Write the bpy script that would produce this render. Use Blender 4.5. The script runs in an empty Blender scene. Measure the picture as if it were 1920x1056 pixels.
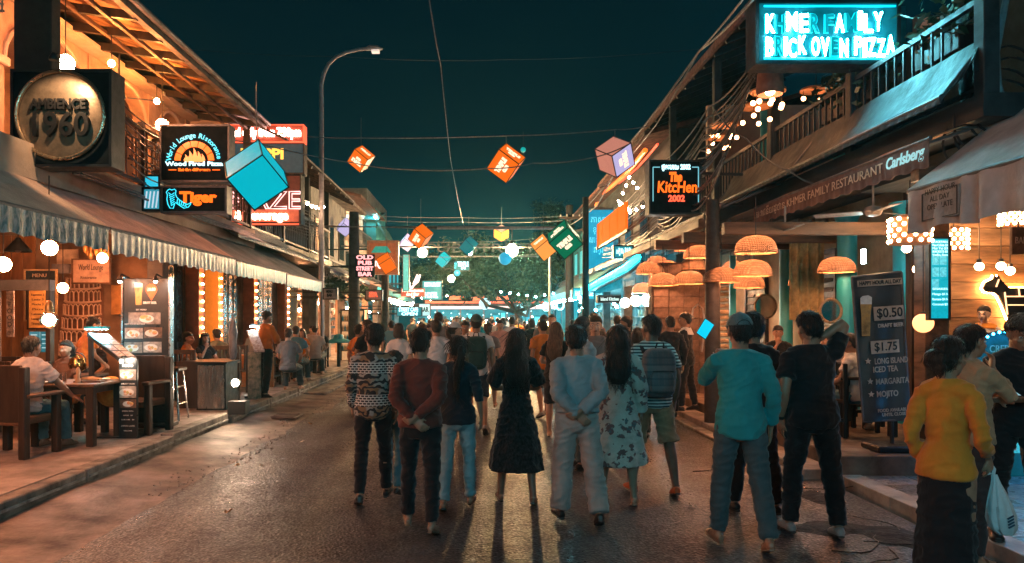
import bpy, bmesh, math, random
from mathutils import Vector, Matrix, noise
SC = bpy.context.scene
C = SC.collection
rnd = random.Random(7)
V = Vector
R = math.radians
# ---------------------------------------------------------------- camera, sky, exposure
F, CX, CY, HC = 1387.0, 900.0, 597.0, 1.75       # focal length and vanishing point in photograph pixels, eye height
cd = bpy.data.cameras.new('camera'); cam = bpy.data.objects.new('camera', cd); C.objects.link(cam)
cam.location = (0, 0, HC); cam.rotation_euler = (R(90), 0, 0)
cd.sensor_width = 36.0; cd.lens = 36.0 * F / 1920.0
cd.shift_x = (960 - CX) / 1920.0; cd.shift_y = (CY - 528) / 1920.0
cd.clip_start = 0.05; cd.clip_end = 900
SC.camera = cam
W = bpy.data.worlds.new('World'); SC.world = W; W.use_nodes = True
nt = W.node_tree; bg = nt.nodes['Background']
tc = nt.nodes.new('ShaderNodeTexCoord'); sep = nt.nodes.new('ShaderNodeSeparateXYZ'); rmp = nt.nodes.new('ShaderNodeValToRGB')
nt.links.new(tc.outputs['Generated'], sep.inputs[0]); nt.links.new(sep.outputs['Z'], rmp.inputs[0]); nt.links.new(rmp.outputs[0], bg.inputs[0])
el = rmp.color_ramp.elements                     # night sky: city glow near the horizon, darker towards the zenith
el[0].position = 0.0; el[0].color = (0.0016, 0.030, 0.036, 1)
el[1].position = 0.62; el[1].color = (0.0003, 0.0036, 0.0062, 1)
e = el.new(0.22); e.color = (0.0004, 0.0070, 0.0100, 1)
bg.inputs[1].default_value = 1.0
SC.view_settings.view_transform = 'Standard'; SC.view_settings.look = 'None'
SC.view_settings.exposure = 0.8; SC.view_settings.gamma = 1.0; SC.view_settings.use_curve_mapping = False
cy = SC.cycles
cy.use_denoising = True
cy.max_bounces = 6; cy.diffuse_bounces = 3; cy.glossy_bounces = 3; cy.transmission_bounces = 6; cy.transparent_max_bounces = 12; cy.volume_bounces = 0
cy.sample_clamp_indirect = 6.0; cy.caustics_reflective = False; cy.caustics_refractive = False
cy.use_light_tree = True

def P(px, py, Y):
 """the place Y metres down the street that the photograph shows at pixel px, py"""
 return V(((px - CX) / F * Y, Y, HC - (py - CY) / F * Y))
def K(px, Y): return px / F * Y                   # a length in photograph pixels at distance Y, in metres
# ---------------------------------------------------------------- mesh helpers
SHOP = bpy.data.scenes.new('workshop'); SHOPC = SHOP.collection       # an empty side scene where text and figures are turned into meshes
def bake(o):
 """the finished mesh of an object that is linked only to the side scene"""
 vl = SHOP.view_layers[0]; vl.update(); me = bpy.data.meshes.new_from_object(o.evaluated_get(vl.depsgraph)); return me
class MB:
 """collects shapes and links them as ONE mesh object"""
 def __init__(s): s.v = []; s.f = []
 def add(s, vs, fs):
  o = len(s.v); s.v.extend([tuple(p) for p in vs]); s.f.extend([tuple(i + o for i in f) for f in fs]); return s
 def box(s, lo, hi, bev=0.0):
  x0, y0, z0 = lo; x1, y1, z1 = hi
  if x0 > x1: x0, x1 = x1, x0
  if y0 > y1: y0, y1 = y1, y0
  if z0 > z1: z0, z1 = z1, z0
  return s.obox(V(((x0+x1)/2, (y0+y1)/2, (z0+z1)/2)), V((x1-x0, y1-y0, z1-z0)), None, bev)
 def obox(s, c, size, rot=None, bev=0.0):
  c = V(c); h = V(size) * .5; b = min(bev, h.x*.45, h.y*.45, h.z*.45)
  if b <= 0:
   pts = [V((x*h.x, y*h.y, z*h.z)) for z in (-1, 1) for y in (-1, 1) for x in (-1, 1)]
   fs = [(0,2,3,1),(4,5,7,6),(0,1,5,4),(2,6,7,3),(0,4,6,2),(1,3,7,5)]
  else:
   pts = []; fs = []
   for z in (-1, 1):
    for y in (-1, 1):
     for x in (-1, 1):
      pts += [V((x*h.x, y*(h.y-b), z*(h.z-b))), V((x*(h.x-b), y*h.y, z*(h.z-b))), V((x*(h.x-b), y*(h.y-b), z*h.z))]
   I = lambda x, y, z, k: 3*(x + 2*y + 4*z) + k
   fs = [(I(0,0,0,0),I(0,0,1,0),I(0,1,1,0),I(0,1,0,0)),(I(1,0,0,0),I(1,1,0,0),I(1,1,1,0),I(1,0,1,0)),
                  (I(0,0,0,1),I(1,0,0,1),I(1,0,1,1),I(0,0,1,1)),(I(0,1,0,1),I(0,1,1,1),I(1,1,1,1),I(1,1,0,1)),
                  (I(0,0,0,2),I(0,1,0,2),I(1,1,0,2),I(1,0,0,2)),(I(0,0,1,2),I(1,0,1,2),I(1,1,1,2),I(0,1,1,2))]
   for a in (0, 1):
    for c2 in (0, 1):
     fs.append((I(a,c2,0,0),I(a,c2,1,0),I(a,c2,1,1),I(a,c2,0,1)))
     fs.append((I(a,0,c2,0),I(a,1,c2,0),I(a,1,c2,2),I(a,0,c2,2)))
     fs.append((I(0,a,c2,1),I(1,a,c2,1),I(1,a,c2,2),I(0,a,c2,2)))
   for x in (0, 1):
    for y in (0, 1):
     for z in (0, 1): fs.append((I(x,y,z,0),I(x,y,z,1),I(x,y,z,2)))
  if rot is not None: pts = [rot @ p for p in pts]
  return s.add([p + c for p in pts], fs)
 def bar(s, a, b, w, d=None, up=(0, 0, 1), bev=0.0):
  """a square bar from a to b, w wide, d deep"""
  a, b = V(a), V(b); t = b - a; L = t.length
  if L < 1e-6: return s
  t.normalize(); u = V(up)
  if abs(t.dot(u)) > .98: u = V((0, 1, 0))
  x = t.cross(u).normalized(); z = x.cross(t)
  m = Matrix((x, t, z)).transposed()
  return s.obox((a + b) / 2, (w, L, d or w), m, bev)
 def tube(s, pts, r, n=8, ref=(1, 0, 0), caps=True):
  """a tube through pts; r: radius, list of radii or list of (side, front) radii"""
  pts = [V(p) for p in pts]; m = len(pts); o = len(s.v)
  if not isinstance(r, (list, tuple)): r = [r] * m
  for i, p in enumerate(pts):
   t = (pts[min(i+1, m-1)] - pts[max(i-1, 0)])
   t = t.normalized() if t.length > 1e-9 else V((0, 0, 1))
   u = V(ref); u = u - t * u.dot(t)
   if u.length < .05: u = V((0, 1, 0)) - t * t.y
   if u.length < .05: u = V((0, 0, 1)) - t * t.z
   u.normalize(); w = t.cross(u)
   ra, rb = r[i] if isinstance(r[i], (tuple, list)) else (r[i], r[i])
   for k in range(n):
    a = 2 * math.pi * k / n
    s.v.append(tuple(p + u * (math.cos(a) * ra) + w * (math.sin(a) * rb)))
  for i in range(m - 1):
   for k in range(n):
    k2 = (k + 1) % n
    s.f.append((o+i*n+k, o+i*n+k2, o+(i+1)*n+k2, o+(i+1)*n+k))
  if caps:
   s.f.append(tuple(o + k for k in reversed(range(n)))); s.f.append(tuple(o + (m-1)*n + k for k in range(n)))
  return s
 def lathe(s, prof, n=16, c=(0, 0, 0), rot=None, caps=True):
  """prof: (radius, z) pairs turned about z"""
  c = V(c); o = len(s.v)
  for (r, z) in prof:
   for k in range(n):
    a = 2 * math.pi * k / n; p = V((r * math.cos(a), r * math.sin(a), z))
    if rot is not None: p = rot @ p
    s.v.append(tuple(p + c))
  for i in range(len(prof) - 1):
   for k in range(n):
    k2 = (k + 1) % n; s.f.append((o+i*n+k, o+i*n+k2, o+(i+1)*n+k2, o+(i+1)*n+k))
  if caps:
   s.f.append(tuple(o + k for k in reversed(range(n)))); s.f.append(tuple(o + (len(prof)-1)*n + k for k in range(n)))
  return s
 def ball(s, c, r, n=12, m=8, fn=None, rot=None):
  """an ellipsoid; fn(direction) scales its radius"""
  c = V(c); r = V((r, r, r)) if not hasattr(r, '__len__') else V(r); o = len(s.v)
  for j in range(m + 1):
   th = math.pi * (j if 0 < j < m else (.02 if j == 0 else m - .02)) / m
   for k in range(n):
    a = 2 * math.pi * k / n; d = V((math.sin(th)*math.cos(a), math.sin(th)*math.sin(a), -math.cos(th)))
    q = fn(d) if fn else 1.0
    p = V((d.x*r.x*q, d.y*r.y*q, d.z*r.z*q))
    if rot is not None: p = rot @ p
    s.v.append(tuple(p + c))
  for j in range(m):
   for k in range(n):
    k2 = (k + 1) % n; s.f.append((o+j*n+k, o+j*n+k2, o+(j+1)*n+k2, o+(j+1)*n+k))
  s.f.append(tuple(o + k for k in reversed(range(n)))); s.f.append(tuple(o + m*n + k for k in range(n)))
  return s
 def quad(s, a, b, c, d): return s.add([a, b, c, d], [(0, 1, 2, 3)])
 def sheet(s, fn, nu, nv, th=None):
  """a grid of points fn(u, v), u and v from 0 to 1; th: an offset vector gives it a second side and edges"""
  g = [V(fn(i / nu, j / nv)) for j in range(nv + 1) for i in range(nu + 1)]; w = nu + 1
  fs = [(j*w+i, j*w+i+1, (j+1)*w+i+1, (j+1)*w+i) for j in range(nv) for i in range(nu)]
  if th is None: return s.add(g, fs)
  n = len(g); g2 = g + [p + V(th) for p in g]
  fs2 = fs + [tuple(n + k for k in reversed(f)) for f in fs]
  edge = [i for i in range(nu)] ; 
  for i in range(nu):
   fs2.append((i+1, i, n+i, n+i+1)); q = nv*w; fs2.append((q+i, q+i+1, n+q+i+1, n+q+i))
  for j in range(nv):
   fs2.append((j*w, (j+1)*w, n+(j+1)*w, n+j*w)); fs2.append(((j+1)*w+nu, j*w+nu, n+j*w+nu, n+(j+1)*w+nu))
  return s.add(g2, fs2)
 def prism(s, outline, axis_vec, ax=(1, 0, 0), ay=(0, 0, 1), org=(0, 0, 0)):
  """outline: 2-D points laid in the plane ax, ay at org, pushed out along axis_vec"""
  ax, ay, org, e = V(ax), V(ay), V(org), V(axis_vec)
  a = [org + ax * p[0] + ay * p[1] for p in outline]; n = len(a)
  fs = [tuple(range(n)), tuple(reversed(range(n, 2*n)))] + [(i, n+i, n+(i+1) % n, (i+1) % n) for i in range(n)]
  return s.add(a + [p + e for p in a], fs)
 def mesh(s, name, mat=None, org=None):
  me = bpy.data.meshes.new(name)
  vs = s.v if org is None else [(p[0]-org[0], p[1]-org[1], p[2]-org[2]) for p in s.v]
  me.from_pydata(vs, [], s.f); me.validate(); me.update()
  if mat is not None: me.materials.append(mat)
  return me
 def build(s, name, mat, parent=None, smooth=False, angle=40, fix=True):
  """parts are given in world space and stored relative to their thing's base"""
  org = wloc(parent) if parent is not None else None
  me = s.mesh(name, mat, org)
  if fix:
   bm = bmesh.new(); bm.from_mesh(me); bmesh.ops.recalc_face_normals(bm, faces=bm.faces); bm.to_mesh(me); bm.free()
  if smooth:
   me.polygons.foreach_set('use_smooth', [True] * len(me.polygons)); me.set_sharp_from_angle(angle=R(angle))
  return link(name, me, parent)
WL = {}
def wloc(o):
 return WL.get(o.name, V((0, 0, 0)))
def link(name, data, parent=None, loc=None):
 o = bpy.data.objects.new(name, data); C.objects.link(o)
 if parent is not None: o.parent = parent; WL[o.name] = WL.get(parent.name, V((0, 0, 0))).copy()
 else: WL[o.name] = V((0, 0, 0))
 if loc is not None: o.location = loc
 return o
def thing(name, label, cat, loc=(0, 0, 0), group=None):
 """an Empty at the thing's base that parents its parts"""
 o = bpy.data.objects.new(name, None); C.objects.link(o); o.location = loc; WL[o.name] = V(loc)
 o.empty_display_size = .2
 return tag(o, label, cat, group)
def tag(o, label, cat, group=None, kind=None):
 o['label'] = label; o['category'] = cat
 if group: o['group'] = group
 if kind: o['kind'] = kind
 return o
def struct(o): o['kind'] = 'structure'; return o
def stuff(o): o['kind'] = 'stuff'; return o
KIDS = {}
def kids(o):
 return [c for c in C.objects if c.parent == o]
def copy_tree(o, parent=None, loc=None, rz=None, label=None, group=None, ch=None):
 """a copy of a thing with copies of its parts and sub-parts"""
 c = o.copy(); C.objects.link(c)
 if parent is not None: c.parent = parent
 if loc is not None: c.location = loc
 if rz is not None: c.rotation_euler = (0, 0, rz)
 if label: c['label'] = label
 if group: c['group'] = group
 for k in (o.children if ch is None else ch): copy_tree(k, c)
 return c
def lamp(parent, loc, power, color, size=.08, kind='POINT', name='light', spot=None, aim=None, blend=.5):
 """the light a lamp in the place gives off"""
 d = bpy.data.lights.new(name, kind); d.energy = power; d.color = color
 if kind == 'AREA': d.size = size
 else: d.shadow_soft_size = size
 o = bpy.data.objects.new(name, d); C.objects.link(o)
 if kind == 'SPOT': d.spot_size = R(spot); d.spot_blend = blend
 org = WL.get(parent.name, V((0, 0, 0))) if parent is not None else V((0, 0, 0))
 if parent is not None: o.parent = parent
 o.location = V(loc) - org
 if aim is not None: o.rotation_euler = (V(aim) - V(loc)).to_track_quat('-Z', 'Y').to_euler()
 return o
# ---------------------------------------------------------------- materials
MATS = {}; BOOST = 4.0
def mat(name, col, rough=.6, metal=0.0, var=.18, scale=9.0, bump=.15, bscale=None, stretch=(1, 1, 1), spec=.4, emit=None, es=0.0,
  col2=None, trans=0.0, sheen=0.0, alpha=1.0, sss=0.0, rvar=.12, coat=0.0):
 """a Principled surface whose colour, gloss and relief vary with noise"""
 if name in MATS: return MATS[name]
 m = bpy.data.materials.new(name); m.use_nodes = True; n = m.node_tree; b = n.nodes['Principled BSDF']; L = n.links.new
 b.inputs['Roughness'].default_value = rough; b.inputs['Metallic'].default_value = metal
 b.inputs['Specular IOR Level'].default_value = spec
 b.inputs['Transmission Weight'].default_value = trans; b.inputs['Alpha'].default_value = alpha
 b.inputs['Sheen Weight'].default_value = sheen; b.inputs['Coat Weight'].default_value = coat
 if sss: b.inputs['Subsurface Weight'].default_value = sss; b.inputs['Subsurface Radius'].default_value = (.02, .008, .005)
 t = n.nodes.new('ShaderNodeTexCoord'); mp = n.nodes.new('ShaderNodeMapping'); mp.inputs['Scale'].default_value = stretch
 L(t.outputs['Object'], mp.inputs[0])
 nz = n.nodes.new('ShaderNodeTexNoise'); nz.inputs['Scale'].default_value = scale; nz.inputs['Detail'].default_value = 6; nz.inputs['Roughness'].default_value = .62
 L(mp.outputs[0], nz.inputs['Vector'])
 c2 = col2 or tuple(max(0, c * (1 - 2.2 * var)) for c in col)
 mx = n.nodes.new('ShaderNodeMix'); mx.data_type = 'RGBA'
 cr = n.nodes.new('ShaderNodeMapRange'); cr.inputs[1].default_value = .32; cr.inputs[2].default_value = .68
 L(nz.outputs[0], cr.inputs[0]); L(cr.outputs[0], mx.inputs[0])
 mx.inputs[6].default_value = (*c2, 1); mx.inputs[7].default_value = (*[min(1, c * (1 + .4 * var)) for c in col], 1)
 L(mx.outputs[2], b.inputs['Base Color'])
 if rvar:
  rr = n.nodes.new('ShaderNodeMapRange'); rr.inputs[1].default_value = .3; rr.inputs[2].default_value = .7
  rr.inputs[3].default_value = min(1, rough + rvar); rr.inputs[4].default_value = max(.02, rough - rvar)
  L(nz.outputs[0], rr.inputs[0]); L(rr.outputs[0], b.inputs['Roughness'])
 if bump:
  n2 = n.nodes.new('ShaderNodeTexNoise'); n2.inputs['Scale'].default_value = bscale or scale * 5; n2.inputs['Detail'].default_value = 4
  L(mp.outputs[0], n2.inputs['Vector'])
  bp = n.nodes.new('ShaderNodeBump'); bp.inputs['Strength'].default_value = bump; bp.inputs['Distance'].default_value = .02
  L(n2.outputs[0], bp.inputs['Height']); L(bp.outputs[0], b.inputs['Normal'])
 if emit:
  b.inputs['Emission Color'].default_value = (*emit, 1); b.inputs['Emission Strength'].default_value = es / 1.5
 MATS[name] = m
 return m
def glow(name, col, es, sample=True, var=0.0):
 """a thing that gives off light: a lit panel, tube or bulb"""
 if name in MATS: return MATS[name]
 es = es * BOOST if es >= 4 else es / 1.5
 m = bpy.data.materials.new(name); m.use_nodes = True; n = m.node_tree; b = n.nodes['Principled BSDF']
 b.inputs['Base Color'].default_value = (*[min(.8, c * .6 + .02) for c in col], 1); b.inputs['Roughness'].default_value = .35
 b.inputs['Emission Color'].default_value = (*col, 1); b.inputs['Emission Strength'].default_value = es
 if var:
  t = n.nodes.new('ShaderNodeTexCoord'); nz = n.nodes.new('ShaderNodeTexNoise'); nz.inputs['Scale'].default_value = 3.5
  n.links.new(t.outputs['Object'], nz.inputs['Vector'])
  r = n.nodes.new('ShaderNodeMapRange'); r.inputs[1].default_value = .3; r.inputs[2].default_value = .7
  r.inputs[3].default_value = es * (1 - var); r.inputs[4].default_value = es * (1 + var)
  n.links.new(nz.outputs[0], r.inputs[0]); n.links.new(r.outputs[0], b.inputs['Emission Strength'])
 if not sample: m.cycles.emission_sampling = 'NONE'
 MATS[name] = m
 return m
def recolour(base, name, fn):
 """a copy of a material whose base colour comes from the nodes that fn adds"""
 if name in MATS: return MATS[name]
 m = base.copy(); m.name = name; n = m.node_tree; b = n.nodes['Principled BSDF']
 old = b.inputs['Base Color'].links[0].from_socket
 n.links.new(fn(n, old), b.inputs['Base Color']); MATS[name] = m
 return m
# ---------------------------------------------------------------- lettering
def letters(name, text, mat_, parent, loc, h, ax=(1, 0, 0), ay=(0, 0, 1), width=None, depth=.006, align='CENTER', bold=0.0, shear=0.0, space=1.0, nkeep=False):
 """raised lettering: h is the height of a capital, ax and ay say which way the line and the letters run"""
 cu = bpy.data.curves.new(name, 'FONT'); cu.body = text; cu.size = h / .72; cu.align_x = align; cu.align_y = 'CENTER'
 cu.extrude = depth / 2; cu.offset = bold; cu.shear = shear; cu.space_character = space; cu.resolution_u = 3
 tmp = bpy.data.objects.new('tmp', cu); SHOPC.objects.link(tmp); me = bake(tmp); bpy.data.objects.remove(tmp); bpy.data.curves.remove(cu)
 me.name = name
 ax, ay = V(ax).normalized(), V(ay).normalized(); az = ax.cross(ay)
 xs = [v.co.x for v in me.vertices]
 k = 1.0
 if width and xs:
  k = width / max(1e-6, max(xs) - min(xs))
 org = wloc(parent) if parent is not None else V((0, 0, 0)); loc = V(loc) - org
 for v in me.vertices:
  p = v.co; v.co = loc + ax * (p.x * k) + ay * p.y + az * p.z
 me.materials.append(mat_)
 return link(name, me, parent)
def outline_letters(name, text, mat_, parent, loc, h, r, ax=(1, 0, 0), ay=(0, 0, 1), width=None, off=0.0, shear=0.0, bold=0.0):
 """neon tubing that follows the outline of the letters"""
 cu = bpy.data.curves.new(name, 'FONT'); cu.body = text; cu.size = h / .72; cu.align_x = 'CENTER'; cu.align_y = 'CENTER'; cu.resolution_u = 3
 cu.shear = shear; cu.fill_mode = 'NONE'; cu.bevel_depth = 0; cu.offset = bold
 tmp = bpy.data.objects.new('tmp', cu); SHOPC.objects.link(tmp); me = bake(tmp); bpy.data.objects.remove(tmp)
 bpy.data.curves.remove(cu)
 ax, ay = V(ax).normalized(), V(ay).normalized(); az = ax.cross(ay)
 xs = [v.co.x for v in me.vertices]; k = width / max(1e-6, max(xs) - min(xs)) if width and xs else 1.0
 adj = {}
 for ed in me.edges:
  a, b = ed.vertices; adj.setdefault(a, []).append(b); adj.setdefault(b, []).append(a)
 seen = set(); mb = MB(); loc = V(loc)
 pos = [loc + ax * (v.co.x * k) + ay * v.co.y + az * off for v in me.vertices]
 for s0 in adj:
  if s0 in seen: continue
  path = [s0]; seen.add(s0)
  while True:
   nx = [q for q in adj[path[-1]] if q not in seen]
   if not nx: break
   path.append(nx[0]); seen.add(nx[0])
  pts = [pos[i] for i in path] + [pos[path[0]]]
  if len(pts) > 2: mb.tube(pts, r, 5, ref=az)
 bpy.data.meshes.remove(me)
 return mb.build(name, mat_, parent, smooth=True)
# ---------------------------------------------------------------- setting: street and pavements
def asphalt():
 m = mat('asphalt', (.040, .044, .050), rough=.50, var=.38, scale=1.3, bump=.0, spec=.5, rvar=0)
 n = m.node_tree; b = n.nodes['Principled BSDF']; L = n.links.new
 t = n.nodes.new('ShaderNodeTexCoord')
 big = n.nodes.new('ShaderNodeTexNoise'); big.inputs['Scale'].default_value = .55; big.inputs['Detail'].default_value = 7; big.inputs['Roughness'].default_value = .7; L(t.outputs['Object'], big.inputs['Vector'])
 rr = n.nodes.new('ShaderNodeMapRange'); rr.inputs[1].default_value = .35; rr.inputs[2].default_value = .65; rr.inputs[3].default_value = .60; rr.inputs[4].default_value = .40
 L(big.outputs[0], rr.inputs[0]); L(rr.outputs[0], b.inputs['Roughness'])
 st = n.nodes.new('ShaderNodeTexVoronoi'); st.inputs['Scale'].default_value = 38; L(t.outputs['Object'], st.inputs['Vector'])
 fi = n.nodes.new('ShaderNodeTexNoise'); fi.inputs['Scale'].default_value = 60; fi.inputs['Detail'].default_value = 5; L(t.outputs['Object'], fi.inputs['Vector'])
 lo = n.nodes.new('ShaderNodeTexNoise'); lo.inputs['Scale'].default_value = 2.2; lo.inputs['Detail'].default_value = 4; L(t.outputs['Object'], lo.inputs['Vector'])
 a = n.nodes.new('ShaderNodeMath'); a.operation = 'ADD'; L(st.outputs['Distance'], a.inputs[0]); L(fi.outputs[0], a.inputs[1])
 b1 = n.nodes.new('ShaderNodeBump'); b1.inputs['Strength'].default_value = .65; b1.inputs['Distance'].default_value = .010; L(a.outputs[0], b1.inputs['Height'])
 b2 = n.nodes.new('ShaderNodeBump'); b2.inputs['Strength'].default_value = .35; b2.inputs['Distance'].default_value = .06; L(lo.outputs[0], b2.inputs['Height']); L(b1.outputs[0], b2.inputs['Normal']); L(b2.outputs[0], b.inputs['Normal'])
 sp = n.nodes.new('ShaderNodeTexVoronoi'); sp.inputs['Scale'].default_value = 55; L(t.outputs['Object'], sp.inputs['Vector'])
 m2 = n.nodes.new('ShaderNodeMix'); m2.data_type = 'RGBA'; m2.blend_type = 'MULTIPLY'; m2.inputs[0].default_value = .75
 L(b.inputs['Base Color'].links[0].from_socket, m2.inputs[6]); q = n.nodes.new('ShaderNodeMapRange'); q.inputs[1].default_value = .2; q.inputs[2].default_value = .9; q.inputs[3].default_value = .5; q.inputs[4].default_value = 1.6
 sc_ = n.nodes.new('ShaderNodeSeparateColor'); L(sp.outputs['Color'], sc_.inputs[0]); L(sc_.outputs[0], q.inputs[0]); L(q.outputs[0], m2.inputs[7]); L(m2.outputs[2], b.inputs['Base Color'])
 mp = n.nodes.new('ShaderNodeMapping'); mp.inputs['Scale'].default_value = (1.6, .10, 1); L(t.outputs['Object'], mp.inputs[0]); tk = n.nodes.new('ShaderNodeTexNoise'); tk.inputs['Scale'].default_value = 1.4; L(mp.outputs[0], tk.inputs['Vector'])
 tr = n.nodes.new('ShaderNodeMapRange'); tr.inputs[1].default_value = .35; tr.inputs[2].default_value = .65; tr.inputs[3].default_value = -.09; tr.inputs[4].default_value = .09; L(tk.outputs[0], tr.inputs[0]); ad = n.nodes.new('ShaderNodeMath'); L(rr.outputs[0], ad.inputs[0]); L(tr.outputs[0], ad.inputs[1]); rr = ad
 rn = n.nodes.new('ShaderNodeMath'); rn.operation = 'MULTIPLY_ADD'; rn.inputs[1].default_value = .34; L(sc_.outputs[1], rn.inputs[0]); ro = n.nodes.new('ShaderNodeMath'); ro.operation = 'SUBTRACT'; ro.inputs[1].default_value = .15; L(rr.outputs[0], ro.inputs[0]); L(ro.outputs[0], rn.inputs[2]); L(rn.outputs[0], b.inputs['Roughness'])
 return m
M_ASPH = asphalt()
M_CONC = mat('worn concrete', (.36, .31, .28), rough=.75, var=.28, scale=2.6, bump=.35, bscale=38)
M_CONC2 = mat('kerb concrete', (.24, .215, .19), rough=.8, var=.35, scale=4, bump=.4, bscale=42)
M_APRON = mat('gutter concrete', (.21, .165, .14), rough=.62, var=.4, scale=1.8, bump=.45, bscale=26)
M_DARK = mat('dark paint', (.020, .022, .024), rough=.5, var=.2)
M_METAL = mat('grey metal', (.16, .16, .165), rough=.45, metal=.6, var=.15, bump=.05)
M_WOOD = mat('brown timber', (.14, .070, .036), rough=.6, var=.35, scale=6, stretch=(1, .18, 1), bump=.3, bscale=30)
M_WOODX = mat('brown timber across', (.17, .085, .045), rough=.6, var=.35, scale=6, stretch=(.18, 1, 1), bump=.3, bscale=30)
M_WOODD = mat('dark timber', (.035, .021, .014), rough=.5, var=.3, scale=7, stretch=(1, 1, .2), bump=.25, bscale=30)
M_PLAST = mat('ochre plaster', (.47, .28, .18), rough=.85, var=.22, scale=2.2, bump=.25, bscale=30)
M_CREAM = mat('cream plaster', (.55, .39, .29), rough=.85, var=.15, scale=2, bump=.2, bscale=28)
M_GREYW = mat('grey render', (.16, .155, .15), rough=.85, var=.25, scale=2.5, bump=.3, bscale=30)
M_TILE = mat('roof tiles', (.13, .055, .035), rough=.75, var=.35, scale=5, bump=.5, bscale=22)
M_TIN = mat('rusty tin sheet', (.16, .13, .115), rough=.55, metal=.4, var=.35, scale=3, bump=.2)
M_BLACK = mat('black', (.008, .008, .009), rough=.45, var=.1, bump=.08)
M_WIRE = mat('cable rubber', (.02, .021, .022), rough=.5, bump=0)
M_WIREP = mat('pale cable', (.13, .14, .14), rough=.45, bump=0)
M_TEALW = mat('teal painted wall', (.03, .20, .22), rough=.7, var=.15, scale=2)

def wob(x, y, a, sc=1.0): return a * noise.noise(V((x * sc, y * sc, 3.3)))
g = MB().sheet(lambda u, v: (-70 + 140*u, -40 + 170*v, -.35), 4, 4).build('ground', mat('bare earth', (.06, .05, .04), rough=.9)); struct(g)
rd = MB().sheet(lambda u, v: (-3.05 + 6.75*u, -9 + 79*v, .012 + wob(-3 + 6.7*u, -9 + 79*v, .010, .8) - .02*abs(u-.5)), 40, 340, (0, 0, -.25)).build('road', M_ASPH, smooth=True); struct(rd)
# the sloping concrete gutter between the asphalt and the left kerb
def apron(u, v):
 y = -6 + 68*v; e = -2.92 + wob(1, y, .22, .7) + wob(5, y, .08, 2.3)
 x = e + (-4.02 - e)*u
 return (x, y, -.012 + .085*u**.8 + wob(x, y, .014, 1.4) + (.03*max(0, math.sin(y*1.1))**6 if u > .5 else 0))
ap = MB().sheet(apron, 14, 300, (0, 0, -.2)).build('gutter', M_APRON, smooth=True); struct(ap)
pv = MB().box((-14, -6, -.2), (-4.17, 46, .215)).build('pavement', M_CONC); struct(pv)
# kerb: each stretch of kerb is a stone of its own
y = 3.2; i = 0
while y < 40:
 L_ = 2.15 if y < 14 else 3.0
 dx = rnd.uniform(-.02, .02) + (0 if y < 10.8 else .05); dz = rnd.uniform(-.008, .012) + (.0 if y < 8.5 else .02)
 k = MB().box((-4.16 + dx, y + .012, -.15), (-3.99 + dx, y + L_ - .012, .222 + dz), .012)
 o = k.build('kerb_stone', M_CONC2, pv)
 MB().box((-3.99 + dx, y + .05, .128), (-3.975 + dx, y + L_ - .05, .152)).build('kerb_strip', mat('worn white strip', (.42, .40, .37), rough=.6, var=.3), o)
 y += L_
# low step in front of the lamp post side of the kerb
st = MB().box((-3.96, 16.5, -.1), (-3.45, 26, .09), .02).build('pavement_step', M_CONC2); struct(st)
pr = MB().box((3.86, 7.95, -.2), (12, 40, .27), .012).build('pavement_right', mat('brown stone paving', (.20, .15, .115), rough=.7, var=.3, scale=2.5, bump=.3)); struct(pr)
ls = MB().box((3.50, 8.0, -.2), (3.855, 30, .12), .012).build('step', M_CONC); struct(ls)
for i in range(10):
 MB().box((3.30 + rnd.uniform(-.02, .02), 8.0 + i*2.2, -.2), (3.49, 10.17 + i*2.2, .045 + rnd.uniform(0, .012)), .01).build('kerb_stone', M_CONC2, ls)
# marble forecourt with a pale border strip
def marble_fn():
 m = mat('terrazzo tile', (.34, .34, .33), rough=.32, var=.3, scale=9, bump=.1, spec=.5)
 return m
fc = MB().box((4.10, 1.0, -.2), (12, 7.93, .035)).build('forecourt', M_GREYW); struct(fc)
ma = marble_fn(); tile = MB().box((-.222, -.222, 0), (.222, .222, .022), .004).mesh('tile', ma); tile2 = MB().box((-.222, -.222, 0), (.222, .222, .022), .004).mesh('tile', mat('terrazzo tile dark', (.20, .205, .20), rough=.32, var=.35, scale=11, bump=.1, spec=.5))
for i in range(8):
 for j in range(14):
  o = link('tile', tile if (i + j) % 2 else tile2, fc, V((4.335 + i*.45, 1.9 + j*.45, .036 + rnd.uniform(-.0012, .0012)))); o.rotation_euler = (0, 0, (i*7 + j*3) % 4 * math.pi/2)
for j in range(7): MB().box((3.86, 1.0 + j*.995, -.2), (4.095, 1.99 + j*.995, .068 + rnd.uniform(-.002, .002)), .006).build('border_stone', mat('pale border stone', (.42, .39, .36), rough=.5, var=.2, scale=4), fc)
# broken patch and cracks in the asphalt, grit in the gutter
def blob(cx_, cy_, rx, ry, h, seed, n=26):
 m = MB(); pts = [V((cx_, cy_, h))]
 for k in range(n):
  a = 2*math.pi*k/n; q = 1 + .45*noise.noise(V((math.cos(a)*1.8 + seed, math.sin(a)*1.8, seed)))
  pts.append(V((cx_ + rx*q*math.cos(a), cy_ + ry*q*math.sin(a), .001)))
 return m.add(pts, [(0, 1 + k, 1 + (k+1) % n) for k in range(n)])
M_PATCH = mat('crumbled asphalt', (.022, .021, .021), rough=.85, var=.4, scale=14, bump=.9, bscale=40)
for k, (x_, y_, a_, b_) in enumerate(((2.95, 6.15, .42, .20), (3.35, 5.9, .25, .3), (2.75, 5.1, .5, .10), (3.3, 7.2, .14, .3), (.15, 4.9, .22, .12), (-.9, 10.5, .6, .8), (1.2, 4.75, .3, .18))):
 o = blob(x_, y_, a_, b_, .030, k*3.7).build('road_patch', M_PATCH, rd, True)
 o.location.z = .004
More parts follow.
